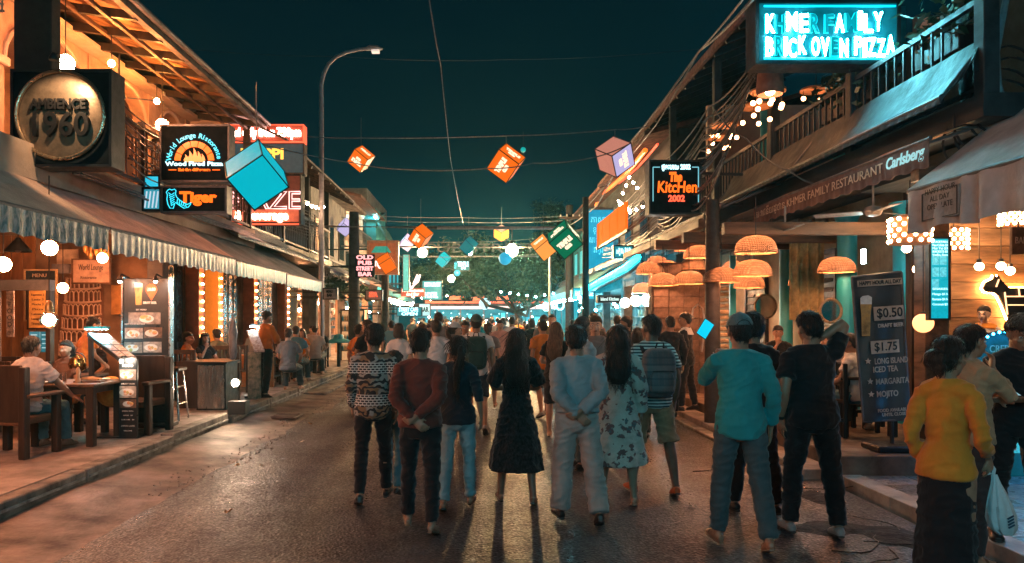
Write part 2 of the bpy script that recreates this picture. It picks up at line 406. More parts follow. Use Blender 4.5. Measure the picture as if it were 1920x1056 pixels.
dc = thing('drain_cover', 'rusty slotted drain cover in the left gutter', 'drain cover', (-3.45, 12.9, .05)); MB().box((-3.75, 12.6, .035), (-3.15, 13.2, .052), .004).build('frame', M_TIN, dc)
for k in range(7): MB().box((-3.70, 12.66 + k*.075, .053), (-3.20, 12.70 + k*.075, .066)).build('bar', M_TIN, dc)
lt = random.Random(9)
for k in range(9):
 x_, y_ = (lt.uniform(-2.9, -2.2), lt.uniform(6, 13)) if k < 6 else (lt.uniform(1.5, 3.3), lt.uniform(6.5, 9)); q = MB().sheet(lambda u, v: (x_ + .05*u, y_ + .07*v, .03 + .012*math.sin(u*5 + k) + .01*math.sin(v*4)), 4, 4, (0, 0, .002)).build('paper_scrap', mat('scrap paper %d' % (k % 2), ((.5, .47, .42), (.30, .17, .09))[k % 2], rough=.8), smooth=True); tag(q, 'small scrap of litter lying on the road ' + ('near the left gutter' if k < 6 else 'near the right kerb'), 'litter', 'scraps of litter on the road')
cr = MB()
for k in range(7):
 x_, y_ = rnd.uniform(2.4, 3.4), rnd.uniform(4.8, 8.5); a_ = rnd.uniform(-.6, .6); pts = []
 for q in range(9): pts.append((x_, y_, .0145)); x_ += .10*math.cos(a_); y_ += .10*math.sin(a_); a_ += rnd.uniform(-.7, .7)
 cr.tube(pts, (.005), 5)
o = cr.build('road_crack', M_BLACK, rd); stuff(o)
gr = MB()
for k in range(700):
 y_ = rnd.uniform(7, 22); x_ = -2.95 + wob(1, y_, .22, .7) + rnd.gauss(0, .06) - (.25 if rnd.random() < .4 else 0); r_ = rnd.uniform(.004, .014)
 gr.ball((x_, y_, .03 + r_*.6), (r_, r_*rnd.uniform(.6, 1.2), r_*.7), 5, 3)
o = gr.build('gravel', mat('grit', (.30, .29, .27), rough=.6, var=.5, scale=40)); tag(o, 'line of grit and small litter along the left gutter', 'gravel', kind='stuff')

# ---------------------------------------------------------------- left building with the open restaurant and the arcaded upper floor
M_ORANGEW = mat('orange varnished boards', (.34, .15, .045), rough=.45, var=.35, scale=5, stretch=(1, .2, .2), bump=.2, bscale=30)
def restaurant_left():
 b = thing('restaurant_building', 'ochre building with open ground floor restaurant and arcaded balcony under a lit wooden roof', 'building', (-8, 6, .215))
 MB().box((-10.4, -5, .2), (-10.2, 13.2, 3.5)).build('back_wall', M_PLAST, b)
 MB().box((-10.2, 13.05, .2), (-5.72, 13.25, 3.5)).build('side_wall', mat('brown plaster', (.30, .18, .10), rough=.8, var=.25, scale=2), b)
 # board ceiling, every board by itself where it can be told apart
 bd = MB().box((-2.35, -.085, -.012), (2.35, .085, .012)).mesh('ceiling_board', M_ORANGEW)
 for i in range(30): link('ceiling_board', bd, b, V((-7.75, 7.9 + i*.178, 3.33 + rnd.uniform(-.004, .004))) - wloc(b))
 MB().box((-10.2, -5, 3.40), (-5.5, 13.2, 3.70)).build('floor_slab', M_GREYW, b)
 for y_ in (6.9, 9.2, 11.4): MB().box((-10.1, y_ - .07, 3.16), (-5.5, y_ + .07, 3.31)).build('beam', M_WOODD, b)
 for y_ in (-3, 1.5, 8.2, 12.9): MB().box((-5.75, y_ - .13, .2), (-5.48, y_ + .13, 3.4), .01).build('column', M_WOODD if y_ < 9 else M_GREYW, b)
 # boards of the partition at the back left
 pb = MB().box((-.10, -.015, -1.1), (.10, .015, 1.1), .004).mesh('partition_board', M_ORANGEW)
 for i in range(11): link('partition_board', pb, b, V((-9.95 + i*.207, 12.95 + rnd.uniform(-.01, .01), 2.1)) - wloc(b))
 # ground floor doors beyond the open part
 MB().box((-5.95, 13.27, .2), (-5.75, 22.2, 3.5)).build('front_wall', mat('orange brown wall', (.28, .13, .06), rough=.7, var=.3, scale=2.5), b)
 # upper floor
 MB().box((-5.55, -5, 3.32), (-5.05, 16.6, 3.72)).build('balcony_edge', M_CREAM, b)
 MB().box((-8.6, -5, 3.7), (-8.4, 16.6, 6.6)).build('upper_wall', M_PLAST, b)
 MB().box((-8.4, 16.4, 3.72), (-5.6, 16.6, 6.3)).build('end_wall', M_CREAM, b)
 # arcade: columns with arches between
 cols = [2.0, 4.6, 7.2, 9.8, 12.3, 14.5, 16.3]
 for y_ in cols:
  c = MB().box((-6.72, y_ - .17, 3.72), (-6.40, y_ + .17, 5.15), .02).build('arcade_column', M_PLAST, b)
  MB().box((-6.77, y_ - .22, 5.15), (-6.35, y_ + .22, 5.27), .015).build('capital', M_CREAM, c)
  MB().box((-6.77, y_ - .22, 3.72), (-6.35, y_ + .22, 3.95), .015).build('base', M_CREAM, c)
 for a0, a1 in zip(cols, cols[1:]):
  y0, y1 = a0 + .16, a1 - .16; r_ = (y1 - y0)/2; cy0 = (y0 + y1)/2; rz_ = min(r_, .72); n = 12
  out = [(y0 - .0, 6.1), (y0, 5.27)] + [(cy0 - r_*math.cos(math.pi*k/n), 5.27 + rz_*math.sin(math.pi*k/n)) for k in range(1, n)] + [(y1, 5.27), (y1, 6.1)]
  m = MB()
  vs = [V((-6.68, p[0], p[1])) for p in out[1:-1]] + [V((-6.68, p[0], 6.1)) for p in out[1:-1]]; q = len(out) - 2
  vs += [v + V((.24, 0, 0)) for v in vs]
  fs = []
  for k in range(q - 1):
   fs += [(k, k+1, q+k+1, q+k), (2*q+k+1, 2*q+k, 3*q+k, 3*q+k+1), (k+1, k, 2*q+k, 2*q+k+1)]
  m.add(vs, fs).build('arch', M_PLAST, b)
  tr = [V((-6.42, cy0 - (r_-.02)*math.cos(math.pi*k/n), 5.27 + (rz_+.03)*math.sin(math.pi*k/n))) for k in range(n + 1)]
  MB().tube(tr, (.035), 6, ref=(1, 0, 0)).build('arch_moulding', M_CREAM, b, True)
 for a0 in cols: MB().box((-6.70, a0 - .155, 5.272), (-6.42, a0 + .155, 6.1)).build('pier', M_PLAST, b)
 # soffit and roof: boards on rafters that run out to the eave
 MB().add([(-8.4, -5, 6.12), (-6.2, -5, 6.12), (-6.2, 16.6, 6.12), (-8.4, 16.6, 6.12), (-8.4, -5, 6.2), (-6.2, -5, 6.2), (-6.2, 16.6, 6.2), (-8.4, 16.6, 6.2)],
             [(0,1,2,3), (4,7,6,5), (0,4,5,1), (1,5,6,2), (2,6,7,3), (3,7,4,0)]).build('ceiling', M_CREAM, b)
 MB().sheet(lambda u, v: (-8.6 + 3.75*u, -5 + 21.6*v, 7.25 - 1.16*u), 1, 1, (0, 0, .05)).build('roof', M_TILE, b)
 sb = MB().add([(-6.25, -.105, 6.50), (-4.90, -.105, 6.085), (-4.90, .105, 6.085), (-6.25, .105, 6.50), (-6.25, -.105, 6.52), (-4.90, -.105, 6.105), (-4.90, .105, 6.105), (-6.25, .105, 6.52)],
                  [(0,1,2,3), (4,7,6,5), (0,4,5,1), (1,5,6,2), (2,6,7,3), (3,7,4,0)]).mesh('eave_board', mat('eave boards', (.44, .21, .09), rough=.6, var=.3, scale=4, stretch=(.3, 1, 1), bump=.2))
 for i in range(46): link('eave_board', sb, b, V((0, 6.6 + i*.215, rnd.uniform(-.006, .006))) - wloc(b))
 rf = MB().bar((-6.9, 0, 6.30), (-4.85, 0, 6.02), .075, .12).mesh('rafter', M_WOODD)
 for i in range(17): link('rafter', rf, b, V((0, 3.0 + i*.83, 0)) - wloc(b))
 for (x_, z_, w_) in ((-4.84, 6.03, .10), (-5.25, 6.02, .055), (-5.7, 6.09, .055)):
  MB().bar((x_, -5, z_), (x_, 16.6, z_), w_).build('eave_rail', M_WOOD if w_ < .1 else M_TIN, b)
 MB().tube([(-4.74, -5, 6.10), (-4.74, 16.6, 6.10)], .05, 8).build('rain_gutter', M_TIN, b, True)
 # fretwork railing of the balcony
 for y0 in [8.6 + k*1.3 for k in range(6)]:
  p = MB(); w_ = .028
  p.bar((-5.12, y0, 4.62), (-5.12, y0 + 1.26, 4.62), .06); p.bar((-5.12, y0, 3.80), (-5.12, y0 + 1.26, 3.80), .05)
  for k in range(4):
   c_ = y0 + .16 + k*.315
   p.bar((-5.12, c_, 3.82), (-5.12, c_, 4.6), w_); p.bar((-5.12, c_, 4.42), (-5.12, c_ + .2, 4.42), w_); p.bar((-5.12, c_ + .2, 4.42), (-5.12, c_ + .2, 4.08), w_); p.bar((-5.12, c_ + .08, 4.08), (-5.12, c_ + .2, 4.08), w_)
  p.build('railing_panel', M_WOOD, b)
  MB().box((-5.17, y0 + 1.265, 3.72), (-5.07, y0 + 1.30, 4.72)).build('railing_post', M_WOODD, b)
 # dark panelled wall of the near end and a lattice screen
 MB().box((-5.55, 8.8, 4.35), (-5.10, 9.0, 7.4), .01).build('near_pier', M_DARK, b)
 ls_ = MB()
 for k in range(10): ls_.bar((-5.62 - k*.075, 8.7, 5.35), (-5.62 - k*.075, 8.7, 7.4), .016)
 for k in range(26): ls_.bar((-5.6, 8.715, 5.37 + k*.08), (-6.35, 8.715, 5.37 + k*.08), .016)
 ls_.build('lattice', mat('cream lattice', (.5, .42, .32)), b)
 return b
BL = restaurant_left()
# ceiling fan on the balcony
def ceiling_fan(loc, label, m=M_DARK, drop=.5, group=None):
 t = thing('ceiling_fan', label, 'ceiling fan', loc, group)
 x, y, z = loc
 MB().tube([(x, y, z), (x, y, z - drop)], .014, 8).build('rod', m, t, True)
 MB().lathe([(.02, 0), (.09, -.02), (.11, -.07), (.08, -.12), (.02, -.14)], 16, (x, y, z - drop)).build('motor', m, t, True)
 for k in range(3):
  a = 2*math.pi*k/3 + .4; d = V((math.cos(a), math.sin(a), 0)); c = V((x, y, z - drop - .08))
  MB().obox(c + d*.40, (.56, .13, .012), Matrix.Rotation(a, 3, 'Z') @ Matrix.Rotation(.2, 3, 'X')).build('blade', m, t)
 return t
ceiling_fan((-5.95, 12.2, 6.1), 'dark ceiling fan hanging from the lit eaves of the arcaded balcony', drop=.62)
# the next building, behind the pink neon sign
def building_left_next():
 b = thing('bar_building', 'bar with a dark railed balcony and jutting tin eave behind the pink neon sign', 'building', (-8, 20, .215))
 MB().box((-12, 16.75, 3.55), (-7.2, 26, 8.2)).build('upper_wall', M_GREYW, b)
 MB().box((-7.2, 16.75, 3.52), (-5.2, 26, 3.74)).build('balcony_floor', M_WOODD, b)
 MB().sheet(lambda u, v: (-7.6 + 3.2*u, 16.9 + 9.2*v, 7.3 - 1.5*u), 1, 1, (0, 0, .06)).build('roof', M_TIN, b)
 for i in range(12): MB().bar((-7.5, 17.2 + i*.8, 7.18), (-4.45, 17.2 + i*.8, 5.75), .05, .09).build('rafter', M_WOOD, b)
 for y_ in (17.0, 19.9, 22.8, 25.8): MB().box((-5.42, y_ - .08, 3.74), (-5.26, y_ + .08, 6.2)).build('post', M_WOODD, b)
 MB().bar((-5.3, 16.9, 4.78), (-5.3, 26, 4.78), .07).build('handrail', M_METAL, b)
 MB().bar((-5.3, 16.9, 3.86), (-5.3, 26, 3.86), .05).build('bottom_rail', M_METAL, b)
 bar = MB().tube([(0, 0, 3.88), (0, -.07, 4.2), (0, .07, 4.5), (0, 0, 4.76)], .014, 6).mesh('baluster', M_METAL)
 for i in range(44): link('baluster', bar, b, V((-5.3, 17.05 + i*.205, 0)) - wloc(b))
 for y_ in (18.3, 20.6, 23.2):
  w_ = MB().box((-7.2, y_ - .5, 4.3), (-7.15, y_ + .5, 6.0)).build('window', M_WOODD, b)
  MB().box((-7.15, y_ - .42, 4.4), (-7.13, y_ + .42, 5.9)).build('pane', glow('dim amber pane', (1, .45, .16), .55, False), w_)
 MB().box((-12, 22.22, .2), (-6.4, 26, 3.5)).build('shop_wall', M_CREAM, b)
 MB().box((-5.95, 25.7, .2), (-5.7, 26, 3.5)).build('shop_pier', M_GREYW, b)
 return b
building_left_next()
# LED lined columns and dark doors along the ground floor
M_LEDW = glow('warm led bulb', (1, .33, .10), 30, True)
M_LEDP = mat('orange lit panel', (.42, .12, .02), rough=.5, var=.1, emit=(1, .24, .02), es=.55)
for i, (y_, lit) in enumerate(((14.5, 0), (15.55, 1), (18.0, 0), (21.0, 0))):
 lab = ('brick red column with a row of warm bulbs by the black pendant lamp', 'glowing orange column with bulbs beside the wide dark door', 'column with white hot bulbs behind the waiter in orange', 'last column of bulbs, just left of the street lamp post')[i]
 t = thing('light_column', lab, 'light column', (-5.6, y_, .22), 'columns studded with bulbs')
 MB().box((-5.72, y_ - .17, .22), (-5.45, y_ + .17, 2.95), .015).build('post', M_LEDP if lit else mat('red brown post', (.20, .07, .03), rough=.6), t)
 bl = MB().ball((0, 0, 0), .026 if not lit else .02, 8, 6).mesh('bulb', M_LEDW); bl.polygons.foreach_set('use_smooth', [True]*len(bl.polygons))
 for k in range(14): link('bulb', bl, t, V((-5.42, y_ - .04, .55 + k*.17)) - wloc(t))
for i, (y0, y1) in enumerate(((13.45, 14.2), (16.0, 17.4), (18.5, 20.3))):
 t = thing('shutter_door', ('narrow black door beside the tall food menu', 'wide black folding door between two columns of bulbs', 'black folding door behind the waiter in orange')[i], 'door', (-5.7, (y0 + y1)/2, .22), 'black doors of the bar')
 n_ = 2 if i == 0 else 4; w_ = (y1 - y0)/n_
 for k in range(n_):
  d = MB().box((-5.745, y0 + k*w_ + .01, .22), (-5.70, y0 + (k+1)*w_ - .01, 2.9), .006).build('leaf', M_BLACK, t)
  for z0, z1 in ((.35, 1.2), (1.3, 2.75)): MB().box((-5.70, y0 + k*w_ + .07, z0), (-5.692, y0 + (k+1)*w_ - .07, z1), .003).build('panel', mat('black gloss', (.012, .013, .015), rough=.25, bump=.03), d)
  MB().tube([(-5.67, y0 + k*w_ + .05, 1.0), (-5.67, y0 + k*w_ + .05, 1.3)], .01, 6).build('handle', M_METAL, d)
# ---------------------------------------------------------------- awnings
def fabric(name, col, rough=.8, emit=None): return mat(name, col, rough=rough, var=.18, scale=3, bump=.25, bscale=22, sheen=.1)
M_AW1 = fabric('tan awning canvas', (.58, .36, .26)); M_AW2 = fabric('salmon awning canvas', (.60, .34, .27)); M_AW3 = fabric('grey awning canvas', (.22, .20, .20))
def valance_mat(name, c1, c2, gloss=.55):
 m = mat(name, c1, rough=gloss, var=.1, bump=.15, bscale=40)
 def fn(n, old):
  t = n.nodes.new('ShaderNodeTexCoord'); mp = n.nodes.new('ShaderNodeMapping'); mp.inputs['Scale'].default_value = (1, 8.5, 3.0); n.links.new(t.outputs['Object'], mp.inputs[0])
  v = n.nodes.new('ShaderNodeTexNoise'); v.inputs['Scale'].default_value = 2.2; v.inputs['Detail'].default_value = 3; v.inputs['Distortion'].default_value = 1.6; n.links.new(mp.outputs[0], v.inputs['Vector'])
  r = n.nodes.new('ShaderNodeMapRange'); r.inputs[1].default_value = .42; r.inputs[2].default_value = .66; n.links.new(v.outputs[0], r.inputs[0])
  x = n.nodes.new('ShaderNodeMix'); x.data_type = 'RGBA'; n.links.new(r.outputs[0], x.inputs[0]); n.links.new(old, x.inputs[6]); x.inputs[7].default_value = (*c2, 1)
  return x.outputs[2]
 return recolour(m, name + ' print', fn)
M_VAL1 = valance_mat('teal printed valance', (.040, .12, .135), (.36, .35, .35)); M_VAL2 = valance_mat('silver printed valance', (.46, .43, .44), (.13, .19, .22), .45); M_VAL3 = valance_mat('cyan light valance', (.012, .30, .36), (.05, .42, .48), .4)  # third valance: cyan light from across is put into its colour
def awning(label, Y0, Y1, xe, ze, xw, zw, vh, mt, mv, group=None, sag=.05, side=1, name='awning', poles=(), rip=.009, nr=13.0):
 """a sloping canvas from the wall (xw, zw) to the eave (xe, ze) with a hanging valance of height vh"""
 t = thing(name, label, 'awning', (xe, (Y0 + Y1)/2, ze), group); n = max(8, int((Y1 - Y0)*6)); sg = -1 if xw < xe else 1
 MB().sheet(lambda u, v: (xw + (xe - xw)*u, Y0 + (Y1 - Y0)*v, zw + (ze - zw)*u - sag*math.sin(math.pi*u)*(.6 + .4*math.sin(v*19)) + wob(u*3, v*(Y1-Y0), .02, 1.5)), 10, n, (0, 0, .012)).build('canopy', mt, t, True)
 nv_ = int((Y1 - Y0)*26)
 MB().sheet(lambda u, v: (xe - sg*(.012 + rip*(.3 + u)*math.sin((Y0 + (Y1 - Y0)*v)*nr*3.1 + 1.3*math.sin(v*31))), Y0 + .01 + (Y1 - Y0 - .02)*v, ze - .02 - vh*u*(1 + .05*math.sin(v*(Y1-Y0)*nr*1.5))), 5, nv_, (-sg*-.006, 0, 0)).build('valance', mv, t, True)
 MB().tube([(xe, Y0, ze - .01), (xe, Y1, ze - .01)], .022, 8).build('front_bar', M_METAL, t, True)
 for y_ in (Y0 + .05, (Y0 + Y1)/2, Y1 - .05): MB().tube([(xw, y_, zw - .08), (xe, y_, ze - .05)], .02, 6).build('arm', M_METAL, t, True)
 for (x_, y_, z_) in poles: MB().tube([(x_, y_, z_), (x_, y_, ze - .03)], .026, 8).build('pole', M_METAL, t, True)
 return t
GA = 'canvas awnings of the left pavement'
awning('tan canvas awning with teal lettered valance at the near left', 3.0, 8.56, -4.3, 2.80, -5.5, 3.62, .25, M_AW1, M_VAL1, GA)
awning('salmon canvas awning with silver ruffled valance above the tall food menu', 8.6, 13.0, -4.3, 2.80, -5.5, 3.60, .27, M_AW2, M_VAL2, GA)
awning('grey awning with pale blue ruffled valance over the waiter', 13.05, 16.5, -4.3, 2.78, -5.5, 3.6, .26, M_AW3, M_VAL3, GA, poles=((-4.3, 16.4, .22),))
awning('far grey awning with bright blue valance ending at the street lamp', 16.6, 20.4, -4.35, 2.76, -5.6, 3.55, .27, M_AW3, M_VAL3, GA, poles=((-4.35, 20.3, .22),))
awning('upper slate coloured awning sheet above the blue valance', 14.5, 21.5, -4.75, 3.42, -5.9, 4.02, .06, mat('slate sheet', (.11, .14, .15), rough=.5, var=.3, scale=3), M_DARK, GA)
# bundles of pipes over the awnings
t = MB()
for k in range(6): t.tube([(-4.95 - k*.06, 9 + k*.3, 3.52 + k*.05), (-4.95 - k*.05, 14, 3.50 + k*.05), (-4.9 - k*.05, 19, 3.56 + k*.04)], .018, 6)
tag(t.build('pipe_bundle', M_WIREP, smooth=True), 'bundle of thin pipes running along the top of the left awnings', 'pipes')
# ---------------------------------------------------------------- right building with the terrace restaurant
M_CYANCOL = mat('turquoise painted column', (.012, .27, .36), rough=.45, var=.12, scale=2.5, bump=.1)
M_NIGHT = mat('night dark board', (.030, .040, .044), rough=.7, var=.3, scale=3, stretch=(1, .25, 1))
def right_building():
 b = thing('terrace_building', 'dark timber terrace building with turquoise columns and a railed upper balcony on the right', 'building', (7, 12, .27))
 MB().box((6.3, 10.5, .25), (6.5, 19.5, 3.7)).build('front_wall', mat('olive cream wall', (.30, .27, .19), rough=.8, var=.2, scale=2), b)
 MB().box((4.9, 7.2, 3.72), (10.5, 19.5, 3.95)).build('balcony_floor', M_NIGHT, b)
 MB().box((8.8, 7.2, 3.95), (9.0, 19.5, 7.4)).build('upper_wall', mat('dark teal wall', (.035, .085, .09), rough=.8, var=.2, scale=2), b)
 # warm cream room seen through the far upper bay
 MB().box((5.6, 18.2, 3.95), (8.8, 18.35, 7.0)).build('end_wall', M_CREAM, b)
 jb = MB().box((-.013, -.012, -.42), (.013, .012, .42)).mesh('baluster', M_DARK)
 for i in range(62): link('baluster', jb, b, V((5.0, 8.0 + i*.18, 4.48)) - wloc(b))
 for z_, w_ in ((4.93, .06), (4.05, .045)): MB().bar((5.0, 7.4, z_), (5.0, 19.4, z_), w_).build('handrail', M_DARK, b)
 zz = MB()
 for k in range(8): zz.bar((5.75, 12.4 + k*.45, 4.4), (5.75, 12.62 + k*.45, 4.9), .022); zz.bar((5.75, 12.62 + k*.45, 4.9), (5.75, 12.85 + k*.45, 4.4), .022)
 zz.build('zigzag_rail', M_METAL, b)
 for y_ in (7.3, 9.9, 12.6, 15.6, 19.2):
  c = MB().box((4.92, y_ - .08, 3.95), (5.08, y_ + .08, 7.25), .01).build('post', M_NIGHT, b)
 for (x_, y_, r_) in ((5.75, 11.6, .20), (6.0, 15.4, .16)):
  MB().lathe([(r_*1.2, 3.95), (r_*1.2, 4.05), (r_, 4.1), (r_*.95, 6.9), (r_*1.2, 7.0), (r_*1.2, 7.1)], 20, (x_, y_, 0)).build('turquoise_column', M_CYANCOL, b, True)
 # pitched roof, dark boards under
 MB().sheet(lambda u, v: (4.75 + 4.6*u, 7.0 + 17*v, 7.22 + 1.9*u), 1, 1, (0, 0, .08)).build('roof', M_TILE, b)
 rb = MB().bar((4.78, 0, 7.15), (9.2, 0, 8.97), .06, .12).mesh('rafter', M_WOODD)
 for i in range(24): link('rafter', rb, b, V((0, 7.2 + i*.72, 0)) - wloc(b))
 MB().bar((4.72, 7.0, 7.20), (4.72, 24, 7.20), .07, .16).build('fascia', mat('weathered red fascia', (.17, .075, .065), rough=.6, var=.3), b)
 # ground floor: beams over the terrace, posts, columns
 for y_, z_ in ((10.5, 3.02), (12.6, 3.12), (14.6, 3.2)): MB().box((3.45, y_ - .07, z_ - .09), (6.3, y_ + .07, z_ + .09), .008).build('beam', M_WOODX, b)
 for i in range(11): MB().bar((3.8 + i*.24, 12.7, 3.42), (3.8 + i*.24, 19, 3.42), .05, .09).build('joist', M_WOODD, b)
 MB().box((3.72, 12.6, 3.30), (3.84, 19.2, 3.44)).build('edge_beam', M_WOOD, b)
 for (x_, y_, r_) in ((6.1, 14.75, .13), (5.95, 12.0, .16), (6.15, 10.55, .24)):
  MB().lathe([(r_*1.25, .27), (r_*1.25, .4), (r_, .45), (r_*.97, 3.3), (r_*1.2, 3.4)], 20, (x_, y_, 0)).build('turquoise_column', M_CYANCOL, b, True)
 return b
BR = right_building()
# louvred doors, curtain and mirrors on the terrace wall
def door_r(y0, y1, label):
 t = thing('louvre_door', label, 'door', (6.28, (y0 + y1)/2, .27), 'louvred doors of the terrace wall')
 MB().box((6.21, y0 - .06, .27), (6.295, y0, 2.9)).build('jamb', M_WOODD, t); MB().box((6.21, y1, .27), (6.295, y1 + .06, 2.9)).build('jamb', M_WOODD, t); MB().box((6.21, y0 - .06, 2.9), (6.295, y1 + .06, 2.98)).build('lintel', M_WOODD, t)
 for a, c in ((y0, (y0+y1)/2 - .006), ((y0+y1)/2 + .006, y1)):
  l = MB().box((6.25, a, .28), (6.285, c, 2.89)).build('leaf', mat('blue black door', (.025, .035, .045), rough=.5), t)
  for k in range(9):
   MB().bar((6.238, a + .06, 1.25 + k*.17), (6.238, c - .06, 1.25 + k*.17), .02, .09, up=(.6, 0, 1)).build('slat', mat('blue black door', (.025, .035, .045)), l)
door_r(16.2, 17.3, 'blue black louvred door left of the slim turquoise column'); door_r(13.0, 14.2, 'blue black louvred door between the turquoise columns')
def mirror(px, py, Y, rpx, label):
 c = P(px, py, Y); r_ = K(rpx, Y); t = thing('round_mirror', label, 'mirror', c, 'round mirrors on the terrace')
 ring = [c + V((0, -.012, 0)) + V((r_*math.cos(a), 0, r_*1.08*math.sin(a))) for a in [2*math.pi*k/28 for k in range(29)]]
 MB().tube(ring, .022, 8).build('frame', mat('rope frame', (.30, .19, .10), rough=.7), t, True)
 MB().lathe([(r_*.98, 0), (r_*.98, .01)], 28, c, Matrix.Rotation(R(90), 3, 'X') ).build('glass', mat('mirror glass', (.75, .72, .68), rough=.05, metal=1, var=.02, bump=.01), t)
 return t
mirror(1557, 583, 11.4, 20, 'round mirror with rope frame left of the drinks banner')
mirror(1435, 575, 15.6, 20, 'round mirror beside the slim turquoise column')
# drapes and slatted screen
def drape(px0, px1, py0, py1, Y, m, label):
 a, b_ = P(px0, py0, Y), P(px1, py1, Y); t = MB()
 t.sheet(lambda u, v: (a.x + (b_.x - a.x)*u, Y + .05*math.sin(u*22), a.z + (b_.z - a.z)*v), 40, 4, (0, .01, 0))
 return tag(t.build('curtain', m, smooth=True), label, 'curtain')
drape(1480, 1545, 440, 600, 12.6, mat('mustard curtain', (.36, .27, .12), rough=.85, var=.2), 'gathered mustard curtain behind the rattan lamps')
drape(1395, 1440, 470, 600, 17.6, mat('sand curtain', (.40, .32, .22), rough=.85, var=.2), 'pale sand curtain beside the blue black louvred door')
# brown block at the end of the terrace and the slatted screen right of it
wb = thing('brick_wall', 'brown stone clad wall block behind the two men in suits', 'wall', (4.0, 14.6, .27))
MB().box((3.42, 14.62, .12), (4.62, 14.95, 2.85)).build('core', M_WOOD, wb)
M_BLOCK = mat('brown stone block', (.135, .088, .062), rough=.8, var=.3, scale=7, bump=.5, bscale=30); bk = [MB().box((-.147, -.02, -.105), (.147, .02, .105), .012).mesh('block', M_BLOCK), MB().box((-.147, -.02, -.105), (.147, .02, .105), .012).mesh('block', mat('dark brown stone block', (.10, .063, .045), rough=.8, var=.3, scale=7, bump=.5, bscale=30))]
for r_ in range(12):
 for c_ in range(4):
  x0 = 3.57 + c_*.30 + (.0 if r_ % 2 else .0)
  link('block', bk[rnd.random() < .35], wb, V((x0, 14.60 + rnd.uniform(-.008, .008), .35 + r_*.215)) - wloc(wb))
for r_ in range(12): MB().box((3.40, 14.65, .25 + r_*.215), (3.418, 14.93, .455 + r_*.215)).build('block', M_BLOCK, wb)
sc = thing('slat_screen', 'pale bamboo slat screen behind the man in the cap', 'screen', (4.9, 14.8, .27))
for k in range(20): MB().tube([(4.68, 14.7, .5 + k*.115), (4.93, 14.7, .5 + k*.115 + rnd.uniform(-.008, .008))], .042, 7).build('slat', mat('pale bamboo', (.45, .33, .20), rough=.6, var=.25, scale=12), sc)
MB().box((4.965, 14.68, .3), (5.08, 14.75, 3.0)).build('edge_strip', M_CYANCOL, sc)
# ---------------------------------------------------------------- right awnings
M_AWG = fabric('slate green canvas', (.07, .12, .12)); M_AWP = fabric('pale grey canvas', (.45, .43, .42)); M_VALP = fabric('grey pleated valance', (.50, .47, .46)); M_VALD = fabric('maroon lettered valance', (.17, .095, .075))
GB = 'awnings of the right pavement'
aw = awning('dark awning with a lettered maroon valance and orange lit underside', 7.55, 12.4, 4.60, 3.60, 6.6, 4.28, .27, fabric('canvas tinted orange light', (.52, .27, .13)), M_VALD, GB, sag=.03, rip=.006)  # orange light from inside is put into the canvas colour
for k in range(3): MB().bar((5.0 + k*.55, 7.55, 3.70 + k*.187), (5.0 + k*.55, 12.4, 3.70 + k*.187), .17, .02).build('roof_strip', M_AWG, aw)
T1 = letters('lettering', 'ភោជនីយដ្ឋាន KHMER FAMILY RESTAURANT', mat('bright cream print', (.78, .60, .44), rough=.7), aw, (4.572, 10.35, 3.455), .115, ax=(0, -1, 0), width=3.9, depth=.004)
T2 = letters('lettering', 'Carlsberg', glow('glowing turquoise print', (.45, .9, .95), .5, False), aw, (4.568, 7.98, 3.47), .125, ax=(0, -1, 0), width=.72, depth=.006, shear=.2, bold=.004)  # this print glows by itself, no lamp behind it
awning('pale grey canvas awning with pleated valance at the near right', 2.6, 7.6, 4.4, 3.06, 5.75, 4.15, .42, M_AWP, M_VALP, GB, sag=.02, rip=.032, nr=5.5)
nt_ = MB().box((4.368, 6.75, 2.70), (4.378, 7.32, 2.98)).build('printed_notice', mat('notice cloth', (.36, .34, .33), rough=.8)); tag(nt_, 'square printed notice pinned on the pleated grey valance', 'notice')
letters('lettering', 'HAPPY HOUR\nALL DAY\nOPEN LATE', mat('dark print', (.03, .03, .03)), nt_, (4.366, 7.03, 2.90), .055, ax=(0, -1, 0), width=.46, depth=.003)
fr_ = MB()
for a, c in (((4.364, 6.77, 2.71), (4.364, 7.30, 2.71)), ((4.364, 6.77, 2.97), (4.364, 7.30, 2.97)), ((4.364, 6.77, 2.71), (4.364, 6.77, 2.97)), ((4.364, 7.30, 2.71), (4.364, 7.30, 2.97))): fr_.bar(a, c, .008)
fr_.build('border', mat('dark print', (.03, .03, .03)), nt_)
M_TARP = mat('blue grey tarpaulin', (.030, .048, .052), rough=.6, var=.3, scale=3, bump=.9, bscale=7)
# the long upper sheet and tarpaulin over the lettered awning
awning('blue grey tarpaulin sagging above the lettered awning', 7.3, 14.5, 4.55, 3.95, 4.96, 4.50, .06, M_TARP, M_TARP, GB, sag=.16)
awning('thin dark tin canopy below the orange kitchen sign', 12.0, 18.5, 3.95, 3.62, 5.2, 4.15, .05, M_TIN, M_DARK, GB, sag=.0)
t = thing('valance_sign', 'cream lettered strip hanging under the tin canopy', 'sign', (3.9, 14.3, 3.4))
MB().box((3.895, 12.9, 3.28), (3.905, 16.2, 3.56)).build('board', mat('cream board', (.52, .45, .34), rough=.7), t)
letters('lettering', 'ភោជនីយដ្ឋាន RESTAURANT', mat('brown print', (.16, .09, .05)), t, (3.892, 14.5, 3.42), .15, ax=(0, -1, 0), width=3.0, depth=.004)
